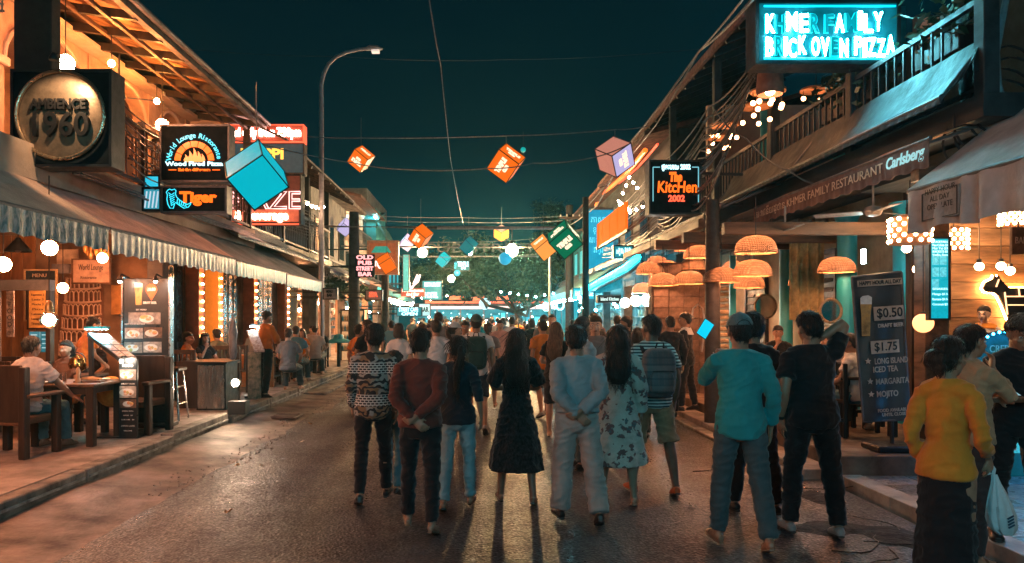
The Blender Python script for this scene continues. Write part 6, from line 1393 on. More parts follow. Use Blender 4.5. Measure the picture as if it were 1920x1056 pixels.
 # clothes
 for c in p.get('wear', ()):
  kind, m = c[0], c[1]; o = dict(c[2]) if len(c) > 2 else {}
  mb = MB(); am = o.get('amp', .0115)
  if kind == 'shirt':
   off = o.get('off', .015); hem = o.get('hem', -.07); sl = o.get('sleeve', 1.0)     # sleeve: 0 none, .5 short, 1 long
   add_torso(mb, k, hem, .548, off, o.get('flare', .024), 24)
   so = k.sw * .9
   mb.tube([k.T(-so, -.008, .462), k.T(-so*.55, -.010, .487), k.T(0, -.012, .503), k.T(so*.55, -.010, .487), k.T(so, -.008, .462)], [.050*s + off*s, .050*s + off*s, .058*s + off*.7*s, .050*s + off*s, .050*s + off*s], 14, ref=V((0, 0, 1)))
   for a in k.arm:
    S, E, Wr, d, n, cu, sd = a; up = E - S; fo = Wr - E; q = (.84 if k.fem else 1) * (.6 + .4 * k.g) * s; w = o.get('sw', .011) * s
    inn = S + k.M @ V((-sd * .06 * s, 0, .004 * s)); ref = k.M @ V((0, 1, 0))
    if sl == 0:
     mb.tube([inn, S + up * .05], [.062*q + w, .050*q + w], 14, ref=ref)
    elif sl <= .6:
     mb.tube([inn, S + up * .08, S + up * .4, S + up * (.25 + sl * .8)], [.054*q+w, .058*q+w, .058*q+w*1.2, .057*q+w*1.5], 16, ref=ref)
    else:
     e = .97 if sl >= 1 else (sl - .6) / .4 * .9
     ts = [t for t in (.1, .3, .5, .7, .85) if t < e] + [e]
     mb.tube([inn, S + up * .06, S + up * .35, S + up * .7, S + up * .95] + [E + fo * t for t in ts],
       [.054*q+w, .058*q+w, .055*q+w, .049*q+w*1.1, .046*q+w*1.2] + [(.046 - .014 * t)*q + w*(1.1 if t < e else .8) for t in ts], 16, ref=ref)
   if o.get('collar', True):
    r = (.058 if not k.fem else .050) + .010
    mb.tube([k.T(0, -.014, .505), k.T(0, -.018, .535), k.T(0, -.020, .558)], [((r+.012)*s, (r+.010)*s), ((r+.005)*s, (r+.005)*s), (r*s, r*s)], 18)
   nm = o.get('name', 'shirt')
  elif kind in ('trousers', 'shorts'):
   add_torso(mb, k, -.12, o.get('waist', .085), .012, 0, 22)
   wt, wk, wh = o.get('w', (.014, .016, .03)); end = o.get('end', .96)
   for l in k.leg:
    h, kn, an, fd, up, heel, toe = l; t = kn - h; c_ = an - kn; g = .55 + .45 * k.g; bk = V((0, -1, 0))
    pts = [h + V((0, 0, .05*s)), h + t*.12, h + t*.4, h + t*.75]; rr = [.082*s*g+wt*s, .084*s*g+wt*s, .078*s*g+wt*s, .062*s*g+wk*s]
    if kind == 'trousers':
     sh = V((0, 0, 0))
     pts += [kn + t*.0, kn + c_*.12, kn + c_*.35 + bk*.008*s, kn + c_*.65, kn + c_*.88, kn + c_*end]
     rr += [.056*s*g+wk*s, .055*s*g+wk*s, .054*s*g+wk*s, .043*s+(wk*.4+wh*.6)*s, .036*s+wh*s, .035*s+wh*1.05*s]
    else:
     pts[-1] = h + t * .7; pts += [h + t * o.get('end', .9)]; rr += [.066*s*g+wk*1.4*s]
    mb.tube(pts, rr, 18, ref=V((1, 0, 0)))
   nm = kind
  elif kind == 'skirt':
   z1 = o.get('top', .14); hem = o.get('hem', .40) * s                                 # hem: height above the ground
   top = k.T(0, 0, z1); rings = torso_rings(k, -.05, z1, .014); pts = []; rr = []
   wx, wy = o.get('w', (.27, .2)); N = 10
   hz = rings[0][0]; mid = (k.leg[0][1] + k.leg[1][1]) / 2; low = V(((k.leg[0][2].x + k.leg[1][2].x) / 2, (k.leg[0][2].y + k.leg[1][2].y) / 2, hem)); fold = o.get('fold', .010); nf = o.get('nf', 9)
   g = MB(); n = 72; rows = []
   for i in range(N + 1):
    t = i / N; c0 = hz.lerp(low, t); b0 = rings[0][1]; e = t ** o.get('pow', .8)
    rows.append((c0, b0[0] + .012*s + (wx * s - b0[0]) * e, b0[1] + .012*s + (wy * s - b0[1]) * e, fold * s * t))
   vs = []
   for (c0, rx, ry, fo) in rows:
    for j in range(n):
     a = 2 * math.pi * j / n; w_ = fo * (math.sin(nf * a + seed + 1.3 * math.sin(2 * a)) + .5 * math.sin(2.1 * nf * a + 2))
     vs.append(c0 + V(((rx + w_) * math.cos(a), (ry + w_) * math.sin(a), 0)))
   fs = [(i*n+j, i*n+(j+1) % n, (i+1)*n+(j+1) % n, (i+1)*n+j) for i in range(N) for j in range(n)]
   fs += [tuple(range(n)), tuple(reversed(range(N*n, (N+1)*n)))]
   mb.add(vs, fs); mb.tube([a for a, _ in rings], [b_ for _, b_ in rings], 22, ref=k.M @ V((1, 0, 0)))
   if o.get('dress'):
    off = .014; add_torso(mb, k, -.06, .545, off, 0, 24); so = k.sw * .9
    mb.tube([k.T(-so, -.008, .462), k.T(-so*.55, -.010, .487), k.T(0, -.012, .503), k.T(so*.55, -.010, .487), k.T(so, -.008, .462)], [.062*s, .062*s, .068*s, .062*s, .062*s], 14, ref=V((0, 0, 1)))
    for a in k.arm:
     S, E, Wr, d, nn, cu, sd = a; up = E - S; fo_ = Wr - E; w = o.get('sw', .022) * s; inn = S + k.M @ V((-sd*.05*s, 0, .004*s)); e = o.get('sleeve', .5)
     if e <= .7: mb.tube([inn, S + up*.06, S + up*.4, S + up*(.3 + e*.9)], [.056*s+w, .056*s+w, .050*s+w*1.2, .048*s+w*1.5], 16, ref=k.M @ V((0, 1, 0)))
     else: mb.tube([inn, S + up*.06, S + up*.4, S + up*.95, E + fo_*.5, E + fo_*e], [.055*s+w, .055*s+w, .048*s+w, .042*s+w, .036*s+w, .030*s+w], 16, ref=k.M @ V((0, 1, 0)))
   nm = 'dress' if o.get('dress') else 'skirt'
  elif kind in ('shoes', 'sandals'):
   for l in k.leg:
    sb = MB(); h, kn, an, fd, up, heel, toe = l; q = s * (.94 if k.fem else 1)
    x = fd.cross(up).normalized(); B = lambda f, z: heel + fd * f * q + up * z * q
    if kind == 'shoes':
     add_foot(sb, k, l, .006 * s)
     if o.get('ankle'): sb.tube([an - up*.03*s, an + up*.03*s], .042*s, 12)
     me = remesh(sb, max(vb, .009), 1); me.name = 'shoe'; me.materials.append(m); sh = link('shoe', me, root)
     pts = [B(-.016, .008), B(.02, .008), B(.09, .008), B(.15, .008), B(.20, .009), B(.232, .012)]
     MB().tube(pts, [(.022*q, .010*q), (.036*q, .011*q), (.038*q, .011*q), (.048*q, .011*q), (.044*q, .011*q), (.022*q, .009*q)], 14, ref=x).build('sole', o.get('sole', mat('shoe sole', (.05, .05, .05), rough=.7)), sh, True)
    else:
     pts = [B(-.012, .004), B(.02, .004), B(.09, .004), B(.15, .004), B(.20, .004), B(.228, .006)]
     sh = MB().tube(pts, [(.020*q, .008*q), (.034*q, .009*q), (.036*q, .009*q), (.045*q, .009*q), (.042*q, .009*q), (.022*q, .008*q)], 14, ref=x).build('sandal', m, root, True)
     st = [B(.125, .062) + x * .046*q * math.cos(t) + up * (.028 * q * (math.sin(t) - 1) + .006*q) for t in [i*math.pi/8 for i in range(9)]]
     MB().tube(st, [(.011*q, .004*q)] * 9, 6, ref=fd).build('strap', m, sh, True)
   continue
  elif kind == 'belt':
   r = torso_rings(k, .045, .085, .018)
   MB().tube([a for a, _ in r], [b_ for _, b_ in r], 28, ref=k.M @ V((1, 0, 0))).build('belt', m, root, True); continue
  elif kind == 'watch':
   a = k.arm[o.get('side', 0)]; S, E, Wr, d, n, cu, sd = a; ax = (Wr - E).normalized()
   MB().tube([Wr - ax*.035*s, Wr - ax*.012*s], .031*s, 14).build('wristwatch', m, root, True); continue
  else: raise ValueError(kind)
  me = remesh(mb, vc, 1, wrinkle(k, am, seed + len(nm))); me.name = nm; me.materials.append(m); link(nm, me, root)
 return root, k
def place(r, loc, rz): r.location = V(loc); r.rotation_euler = (0, 0, R(rz)); return r
# ---------------------------------------------------------------- furniture and boards on the left pavement
GL = .218                                                        # level of the left pavement
M_PRINTW = mat('white print', (.62, .60, .56), rough=.6, bump=0); M_BOARD = mat('menu board black', (.018, .024, .028), rough=.35, var=.2, bump=.04)
FOOD = [mat('food ' + n_, c_, rough=.55, var=.75, scale=26, bump=.3, col2=c2) for n_, c_, c2 in (('red', (.45, .12, .05), (.60, .42, .22)), ('green', (.25, .28, .08), (.55, .30, .12)), ('golden', (.62, .38, .13), (.30, .12, .05)), ('pale', (.66, .52, .38), (.40, .12, .06)))]
M_PLATE = mat('plate white', (.66, .63, .58), rough=.3, var=.05, bump=0)
def food_picture(parent, c, w_, h_, i, Yf):
 """a flat printed photograph of a dish on a board that faces the street at Yf"""
 f = MB().box((c.x - w_/2, Yf - .004, c.z - h_/2), (c.x + w_/2, Yf - .001, c.z + h_/2)).build('picture', mat('picture ground %d' % (i % 3), ((.30, .24, .20), (.42, .36, .30), (.16, .10, .07))[i % 3], rough=.4, var=.3, scale=14), parent)
 r_ = random.Random(i*7)
 MB().lathe([(h_*.46, 0), (h_*.46, .001)], 18, V((c.x + r_.uniform(-.1, .1)*w_, Yf - .0045, c.z - h_*.04)), Matrix.Rotation(R(90), 3, 'X') @ Matrix.Scale(1.35, 3, (1, 0, 0)) @ Matrix.Scale(.72, 3, (0, 1, 0))).build('plate', M_PLATE, f)
 for k in range(4): MB().ball(V((c.x + r_.uniform(-.24, .24)*w_, Yf - .006, c.z + r_.uniform(-.22, .18)*h_)), (w_*r_.uniform(.08, .14), .0018, h_*r_.uniform(.11, .2)), 9, 6).build('dish', FOOD[(i + k) % 4], f)
def beer_glass(parent, c, w_, h_, Yf):
 o = MB().prism([(-w_*.36, 0), (w_*.36, 0), (w_*.40, h_*.5), (w_*.5, h_*.78), (-w_*.5, h_*.78), (-w_*.40, h_*.5)], V((0, -.004, 0)), org=(c.x, Yf, c.z)).build('beer', mat('beer amber', (.55, .30, .10), rough=.3, var=.3, scale=12), parent)
 MB().prism([(-w_*.5, h_*.78), (w_*.5, h_*.78), (w_*.52, h_*.95), (w_*.2, h_), (-w_*.3, h_*.98), (-w_*.5, h_*.93)], V((0, -.005, 0)), org=(c.x, Yf, c.z)).build('foam', mat('foam', (.66, .60, .55), rough=.8), o)
# tall food menu
Y = 10.45; a, b = P(231, 790, Y), P(317, 522, Y); t = thing('menu_board', 'tall black lit food menu board with beer glass and dish pictures', 'menu board', ((a.x + b.x)/2, Y, GL))
MB().box((a.x, Y, GL + .06), (b.x, Y + .10, b.z), .008).build('panel', M_BOARD, t); MB().box((a.x - .03, Y - .12, GL), (b.x + .05, Y + .22, GL + .06), .01).build('plinth', M_DARK, t)
fr = MB()
for x in (a.x - .02, b.x + .0): fr.box((x, Y - .02, GL + .06), (x + .02, Y + .11, b.z + .02))
fr.build('edge_trim', mat('steel trim', (.35, .35, .36), rough=.3, metal=.8), t)
U = lambda px, py: P(px, py, Y)
beer_glass(t, U(260, 572), K(15, Y), K(42, Y), Y)
pin = MB(); q0 = U(284, 543); pin.prism([(K(11, Y)*math.cos(R(g_)), K(11, Y)*math.sin(R(g_))) for g_ in range(-30, 211, 20)] + [(0, -K(21, Y))], V((0, -.004, 0)), org=(q0.x, Y, q0.z)); pin.build('price_pin', mat('orange red pin', (.55, .13, .04), rough=.5), t)
letters('lettering', '$0.80', M_PRINTW, t, V((q0.x, Y - .008, q0.z)), .042, width=.125, bold=.004); letters('lettering', 'DRAFT BEER', M_PRINTW, t, V((U(281, 568).x, Y - .006, U(281, 568).z)), .030, width=.19, bold=.003)
for i, (px, py, w_, h_) in enumerate(((271, 597, 60, 22), (251, 625, 34, 20), (287, 624, 34, 20), (250, 652, 34, 20), (286, 651, 34, 20), (277, 678, 22, 14), (280, 706, 32, 20), (277, 737, 36, 32))):
 food_picture(t, U(px, py), K(w_, Y), K(h_, Y), i, Y)
for px, py, s_ in ((265, 581, 'SET MENU'), (295, 690, '$2'), (253, 608, 'HOT FOOD ALL DAY')): letters('lettering', s_, M_PRINTW, t, V((U(px, py).x, Y - .006, U(px, py).z)), .022, width=len(s_)*.018)
for sx, px in ((-1, 241), (1, 306)):
 p = U(px, 524); l = MB(); l.tube([p + V((0, .02, .02)), p + V((0, -.22, .06)), p + V((0, -.25, .0))], .012, 6); l.lathe([(.018, .05), (.042, -.01), (.036, -.02)], 12, p + V((0, -.25, -.02))); o = l.build('spot_lamp', M_DARK, t, True)
 MB().ball(p + V((0, -.25, -.035)), .026, 8, 6).build('spot_bulb', glow('spot bulb', (1, .80, .62), 110), o, True)
# lectern menu with a cyan reading light
t = thing('menu_stand', 'slanted black menu stand with turquoise reading light at the kerb edge', 'menu stand', (P(240, 0, 9.43).x, 9.43, GL)); Y = 9.43
a, b = P(223, 820, Y), P(257, 674, Y); MB().box((a.x, Y, GL + .005), (b.x, Y + .04, b.z), .004).build('panel', M_BOARD, t)
rear = [P(163, 624, 10.0), P(204, 626, 10.0)]; fl_, fr_ = V((a.x, Y, b.z + .02)), V((b.x, Y, b.z + .02))
tb = MB().add([fl_, fr_, rear[1], rear[0], fl_ - V((0, 0, .05)), fr_ - V((0, 0, .05)), rear[1] - V((0, 0, .05)), rear[0] - V((0, 0, .05))], [(0,1,2,3), (4,7,6,5), (0,4,5,1), (1,5,6,2), (2,6,7,3), (3,7,4,0)]).build('desk', M_BOARD, t)
n_ = (fr_ - fl_).cross(rear[0] - fl_).normalized(); n_ = n_ if n_.z > 0 else -n_
for i in range(2):
 for j in range(4):
  u0, u1, v0, v1 = .06 + i*.47, .47 + i*.47, .05 + j*.24, .25 + j*.24
  g_ = lambda u, v: fl_.lerp(fr_, u).lerp(rear[0].lerp(rear[1], u), v) + n_*.004
  MB().quad(g_(u0, v0), g_(u1, v0), g_(u1, v1), g_(u0, v1)).build('page', mat('menu page %d' % ((i + j) % 2), ((.50, .47, .42), (.30, .36, .38))[(i + j) % 2], rough=.35, var=.5, scale=22, bump=0, col2=(.18, .10, .06)), tb)
MB().bar(rear[0] + V((.05, .0, -.05)), V((rear[0].x + .08, 10.0, GL)), .05).build('post', M_DARK, t); MB().box((a.x - .42, Y + .0, GL), (b.x, Y + .65, GL + .025)).build('base', M_DARK, t)
l_ = MB().box(rear[0] + V((.0, -.08, .06)), rear[1] + V((.02, .0, .10))).build('reading_light', M_CYANCOL, t); MB().box(rear[0] + V((.01, -.085, .045)), rear[1] + V((.0, -.02, .058))).build('light_tube', glow('cyan reading tube', (.25, .92, 1), 26), l_)
U = lambda px, py: P(px, py, Y)
for i, (py, h_) in enumerate(((703, 20), (735, 22), (757, 16))): food_picture(t, U(240, py), K(31, Y), K(h_, Y), i + 3, Y)
for s_, py, sz in (('FOOD', 686, .035), ('DRAFT BEER', 720, .018), ('SPRING ROLL', 771, .014), ('AMOK   $4', 779, .014), ('LOK LAK   $4', 787, .014), ('OPEN LATE', 799, .02), ('WELCOME', 808, .016)): letters('lettering', s_, M_PRINTW, t, V((U(240, py).x, Y - .004, U(240, py).z)), sz, width=min(.20, len(s_)*sz*.95))
p = U(236, 672) ; l = MB(); l.tube([p + V((0, 0, .02)), p + V((0, -.10, .03)), p + V((0, -.12, -.02))], .01, 6); o = l.build('spot_lamp', M_DARK, t, True); MB().ball(p + V((0, -.12, -.03)), .022, 8, 6).build('spot_bulb', glow('spot bulb', (1, .80, .62), 110), o, True)
# chairs and tables
def make_chair(m=M_WOODD, h=.98, w=.50, arms=True, name='dining_chair'):
 t = thing(name, 'x', 'chair', (0, 0, 0))                    # faces +y
 for sx in (-1, 1):
  for sy in (-1, 1): MB().box((sx*w/2 - .025, sy*.22 - .025, 0), (sx*w/2 + .025, sy*.22 + .025, .64 if (arms and sy > 0) else (h if sy < 0 else .45)), .006).build('leg', m, t)
  if arms: MB().box((sx*w/2 - .035, -.24, .64), (sx*w/2 + .035, .27, .672), .008).build('armrest', M_WOOD, t)
  MB().box((sx*w/2 - .018, -.195, .20), (sx*w/2 + .018, .195, .24)).build('stretcher', m, t)
 MB().box((-w/2 + .03, -.24, .42), (w/2 - .03, .26, .47), .012).build('seat', M_WOOD, t)
 MB().box((-w/2 + .026, -.245, .90), (w/2 - .026, -.205, h), .008).build('top_rail', m, t)
 for k in range(6): MB().box((-w/2 + .05 + k*(w - .1)/5 - .014, -.236, .47), (-w/2 + .05 + k*(w - .1)/5 + .014, -.214, .90)).build('slat', m, t)
 return t
def make_solid_chair():
 t = thing('armchair', 'x', 'chair', (0, 0, 0))
 for sx in (-1, 1):
  MB().box((sx*.31 - .04, -.28, 0), (sx*.31 + .04, -.19, 1.0), .008).build('leg', M_WOODD, t); MB().box((sx*.31 - .04, .22, 0), (sx*.31 + .04, .30, .66), .008).build('leg', M_WOODD, t)
  MB().box((sx*.31 - .055, -.24, .66), (sx*.31 + .055, .34, .70), .01).build('armrest', M_WOOD, t)
 MB().box((-.27, -.25, .36), (.27, .30, .44), .012).build('seat', M_WOOD, t); MB().box((-.27, -.26, .40), (.27, -.20, 1.02), .01).build('backrest', M_WOODD, t)
 return t
def make_table(w=.8, d=.8, m=M_WOODD, top=M_WOOD, h=.75, name='dining_table'):
 t = thing(name, 'x', 'table', (0, 0, 0))
 MB().box((-w/2, -d/2, h - .04), (w/2, d/2, h), .008).build('table_top', top, t)
 for sx in (-1, 1):
  for sy in (-1, 1): MB().box((sx*(w/2 - .07) - .045, sy*(d/2 - .07) - .045, 0), (sx*(w/2 - .07) + .045, sy*(d/2 - .07) + .045, h - .04), .006).build('leg', m, t)
 MB().box((-w/2 + .1, -d/2 + .06, h - .13), (w/2 - .1, d/2 - .06, h - .042)).build('apron', m, t)
 return t
PROTO_USED = set()
def put(proto, loc, rz, label, group):
 if proto.name in PROTO_USED: o = copy_tree(proto)
 else: o = proto; PROTO_USED.add(proto.name)
 o.location = V(loc); o.rotation_euler = (0, 0, R(rz)); o['label'] = label; o['group'] = group
 return o
CH, AC, TB, TBD = make_chair(), make_solid_chair(), make_table(), make_table(1.1, .75, M_WOODD, M_WOOD)
GC, GT = 'dining chairs of the left pavement', 'tables of the left pavement'
put(AC, (-5.22, 8.30, GL), -8, 'dark wooden armchair at the near left holding the man in white', GC)
put(TB, (-4.98, 9.18, GL), 0, 'dark square dining table in front of the man in white', GT)
put(AC, (-4.62, 10.0, GL), 172, 'wooden armchair across the table behind the lectern menu', GC)
put(TBD, (-5.9, 10.3, GL), 0, 'long table in the lounge behind the man in white', GT); put(CH, (-6.3, 9.7, GL), 0, 'slatted dark chair behind the man in white, left', GC); put(CH, (-5.75, 9.65, GL), 0, 'slatted dark chair behind the man in white, right', GC)
M_SILV = mat('brushed steel', (.45, .44, .43), rough=.25, metal=.9, var=.1, bump=.03)
# things on the near table
tz = GL + .752
def vessel(name, label, cat, prof, loc, m, n=16, caps=True, group=None): return tag(MB().lathe(prof, n, loc, caps=caps).build(name, m, smooth=True), label, cat, group)
vessel('pepper_mill', 'slim wooden pepper mill on the near dining table', 'pepper mill', [(.028, 0), (.03, .03), (.018, .08), (.026, .14), (.02, .17), (.005, .19)], (-4.88, 8.98, tz), mat('light wood', (.45, .28, .15), rough=.5))
vessel('drinking_glass', 'water glass on the near dining table', 'glass', [(.03, 0), (.036, .12)], (-5.12, 9.1, tz), M_GLASSW)
for i, (x, y) in enumerate(((-5.18, 8.95), (-4.80, 9.35))): vessel('plate', ('white plate in front of the man in white', 'white plate on the far side of the near table')[i], 'plate', [(.05, 0), (.07, .006), (.12, .018), (.118, .02), (.02, .008)], (x, y, tz), M_PLATE, 20)
t = thing('bread_basket', 'tray of rolled bread on the near dining table', 'food', (-4.78, 9.08, tz))
MB().box((-4.95, 9.0, tz), (-4.62, 9.16, tz + .012)).build('tray', M_WOOD, t)
for k in range(3): MB().tube([(-4.93 + k*.02, 9.03 + k*.045, tz + .035), (-4.78, 9.03 + k*.045, tz + .045), (-4.64 - k*.01, 9.03 + k*.045, tz + .035)], [.012, .024, .012], 8).build('bread', mat('bread crust', (.50, .28, .12), rough=.7, var=.3), t, True)
t = thing('gold_pot', 'polished gold kettle carried in front of the waitress', 'kettle', (-5.42, 9.95, 1.02)); MB().lathe([(.05, 0), (.10, .04), (.115, .11), (.09, .19), (.04, .22), (.012, .25)], 18, (-5.42, 9.95, 1.02)).build('belly', mat('gold', (.55, .33, .12), rough=.2, metal=1), t, True); MB().tube([V((-5.42 + .12*math.cos(g_), 9.95, 1.16 + .13*math.sin(g_))) for g_ in [math.pi*k/8 for k in range(9)]], .009, 6).build('handle', M_DARK, t, True)
t = thing('cushion', 'orange round cushion leaning under the near dining table', 'cushion', (-4.78, 9.62, .7)); MB().ball((-4.80, 9.62, .80), (.20, .12, .20), 16, 10).build('pad', mat('orange cushion cloth', (.55, .24, .04), rough=.9, bump=.3), t, True)
# bar stool, acrylic display, floodlight, spear shaped closed parasol
def stool(loc, label, m=M_SILV, seatm=M_WOODD):
 t = thing('bar_stool', label, 'stool', loc, 'bar stools'); x, y, z = loc
 for sx in (-1, 1):
  for sy in (-1, 1): MB().tube([(x + sx*.18, y + sy*.18, z), (x + sx*.12, y + sy*.12, z + .74)], .016, 8).build('leg', m, t, True)
 for z_ in (.25, .5):
  k = .18 - .06*z_/.74
  for q in range(4): a_ = ((-1, -1), (1, -1), (1, 1), (-1, 1)); MB().tube([(x + a_[q][0]*k, y + a_[q][1]*k, z + z_), (x + a_[(q+1) % 4][0]*k, y + a_[(q+1) % 4][1]*k, z + z_)], .011, 6).build('rung', m, t, True)
 MB().box((x - .17, y - .17, z + .74), (x + .17, y + .17, z + .79), .015).build('seat', seatm, t)
stool((P(322, 0, 11.2).x, 11.2, GL), 'steel legged bar stool beside the tall food menu'); 
Y = 12.3; a, b = P(368, 770, Y), P(423, 682, Y); t = thing('display_case', 'shiny steel fronted counter case lit by a floodlight at the kerb', 'display case', ((a.x + b.x)/2, Y, GL))
MB().box((a.x, Y + .012, GL + .005), (b.x, Y + .6, b.z)).build('cabinet', M_DARK, t); MB().box((a.x + .02, Y - .002, GL + .03), (b.x - .02, Y + .011, b.z - .03), .003).build('steel_front', mat('streaked steel', (.50, .47, .44), rough=.28, metal=.85, var=.25, scale=4, stretch=(4, 1, .4), bump=.12), t); MB().box((a.x - .03, Y - .03, b.z + .002), (b.x + .03, Y + .63, b.z + .03), .006).build('counter_top', M_DARK, t)
MB().box((a.x - .45, Y + .3, GL), (a.x - .02, Y + .9, b.z + .02)).build('side_counter', M_WOODD, t)
c = P(441, 718, 11.75); t = thing('floodlight', 'white hot floodlight on a small stand beside the steel fronted case', 'floodlight', (c.x, c.y, GL)); MB().ball(c, .055, 14, 10).build('bulb', glow('kerb flood', (1, .72, .48), 130), t, True); MB().lathe([(.07, 0), (.065, .10), (.02, .13)], 12, c, Matrix.Rotation(R(-90), 3, 'X')).build('housing', M_DARK, t, True); MB().tube([c + V((.02, .10, -.02)), V((c.x + .02, c.y + .12, GL))], .018, 6).build('stem', M_DARK, t); MB().box((c.x - .12, c.y, GL), (c.x + .16, c.y + .24, GL + .22), .01).build('base_box', M_DARK, t)
x_ = P(437, 0, 13.2).x; t = thing('parasol', 'closed silver parasol shaped like a spear on the left pavement', 'parasol', (x_, 13.2, GL)); MB().lathe([(.012, 1.0), (.05, 1.03), (.075, 1.15), (.062, 1.35), (.085, 1.5), (.05, 1.66), (.012, 1.82), (.004, 1.86)], 12, (x_, 13.2, 0)).build('canopy', mat('silver cloth', (.45, .46, .46), rough=.4, var=.3, scale=6, stretch=(3, 3, .5), bump=.4), t, True); MB().tube([(x_, 13.2, GL), (x_, 13.2, 1.86)], .022, 8).build('pole', M_SILV, t, True); MB().lathe([(.16, 0), (.16, .05), (.03, .07)], 16, (x_, 13.2, GL)).build('foot', M_DARK, t, True)
# second lectern beside the waiter
Y = 14.0; x0, x1 = P(452, 0, Y).x, P(486, 0, Y).x; t = thing('menu_stand', 'white lit menu stand with leafy panel just left of the waiter', 'menu stand', ((x0 + x1)/2, Y, GL))
MB().add([(x0 + .25, Y, 1.15), (x1 + .10, Y, 1.15), (x1 - .15, Y + .35, 1.52), (x0, Y + .35, 1.52), (x0 + .25, Y, 1.11), (x1 + .10, Y, 1.11), (x1 - .15, Y + .35, 1.48), (x0, Y + .35, 1.48)], [(0,1,2,3), (4,7,6,5), (0,4,5,1), (1,5,6,2), (2,6,7,3), (3,7,4,0)]).build('desk', mat('pale menu sheet', (.60, .55, .48), rough=.4, var=.4, scale=20, col2=(.25, .15, .10)), t)
MB().box((x0 + .12, Y + .02, GL), (x1 + .02, Y + .06, 1.10)).build('panel', mat('leaf print panel', (.05, .09, .06), rough=.5, var=.8, scale=14, col2=(.42, .36, .26)), t); MB().box((x0, Y + .2, GL), (x1, Y + .5, GL + .03)).build('base', M_DARK, t)
l_ = MB().box((x0 + .05, Y + .38, 1.60), (x1 - .15, Y + .44, 1.64)).build('reading_light', M_DARK, t); MB().box((x0 + .06, Y + .36, 1.582), (x1 - .16, Y + .43, 1.597)).build('light_tube', glow('cold reading tube', (.75, .95, 1), 45), l_)
# bar counter boxes, tables and chairs further along
OT = make_table(.75, .75, mat('orange varnished leg', (.42, .19, .07), rough=.4), mat('orange varnished top', (.45, .21, .08), rough=.35), name='dining_table')
rows = [(OT, -4.95, 16.2, 0), (TB, -5.0, 18.2, 5), (TB, -4.95, 20.3, -4), (TBD, -5.15, 13.9, 90), (TB, -5.1, 22.4, 0)]
for i, (pt, x, y, rz) in enumerate(rows): put(pt, (x, y, GL), rz, ('orange varnished table just right of the waiter', 'dark table between the waiter and the street lamp', 'dark table just past the street lamp', 'long dark table behind the closed parasol', 'last dark table before the lit food shop')[i], GT)
k = 0
names = ['left of', 'at the far side of', 'nearest the kerb at']
for i, (pt, x, y, rz) in enumerate(rows):
 for dx, dy, r_ in ((-.1, -.72, 0), (.05, .74, 180)):
  put(CH, (x + dx, y + dy, GL), r_ + rnd.uniform(-8, 8), 'slatted chair ' + ('on the near side of ' if dy < 0 else 'on the far side of ') + ('the orange varnished table', 'the table between waiter and street lamp', 'the table just past the street lamp', 'the long table behind the closed parasol', 'the last table before the food shop')[i], GC)
fs = thing('easel_menu', 'folded blue grey easel menu standing on the orange varnished table', 'menu stand', (-4.9, 16.1, GL + .75))
MB().add([(-5.15, 15.95, GL + .755), (-4.65, 15.95, GL + .755), (-4.72, 16.12, GL + 1.1), (-5.08, 16.12, GL + 1.1), (-5.15, 16.29, GL + .755), (-4.65, 16.29, GL + .755)], [(0, 1, 2, 3), (3, 2, 5, 4)]).build('panel', mat('slate menu', (.06, .09, .11), rough=.5), fs)
bt = thing('blue_table', 'turquoise lit high table with a hat shaped cover past the street lamp', 'table', (P(635, 0, 23.5).x, 23.5, GL))
x_ = P(635, 0, 23.5).x; MB().lathe([(.5, .98), (.52, 1.02), (.18, 1.10), (.14, 1.22), (.02, 1.26)], 20, (x_, 23.5, 0)).build('cover', mat('turquoise cloth', (.03, .32, .38), rough=.5), bt, True); MB().tube([(x_, 23.5, GL), (x_, 23.5, 1.0)], .06, 8).build('leg', M_DARK, bt, True)
for i, px in enumerate((648, 672)):                                   # lit fridges of the food shop
 a = P(px - 10, 0, 27); t = thing('drinks_fridge', ('left', 'right')[i] + ' lit glass drinks fridge in the food shop past the street lamp', 'fridge', (a.x, 27, GL), 'lit fridges'); w_ = K(21, 27)
 MB().box((a.x, 27.05, GL), (a.x + w_, 27.6, 2.05)).build('cabinet', mat('amber lit cabinet', (.45, .25, .12), emit=(1, .5, .22), es=.55), t); fr = MB()
 for s_ in (0, 1): fr.box((a.x + s_*(w_ - .05), 27.0, GL), (a.x + s_*(w_ - .05) + .05, 27.05, 2.08))
 fr.box((a.x + .05, 27.0, 2.02), (a.x + w_ - .05, 27.05, 2.08)); fr.build('frame', M_WOODD, t)
 for r_ in range(4):
  s_ = MB().box((a.x + .05, 27.01, .55 + r_*.36), (a.x + w_ - .05, 27.045, .58 + r_*.36)).build('shelf', M_METAL, t)
  for q in range(4): MB().lathe([(.035, 0), (.035, .13), (.015, .18), (.015, .22)], 7, (a.x + .09 + q*.08, 27.02, .582 + r_*.36)).build('bottle', (FOOD[q], M_CYANCOL)[(q + r_) % 3 == 0], s_)
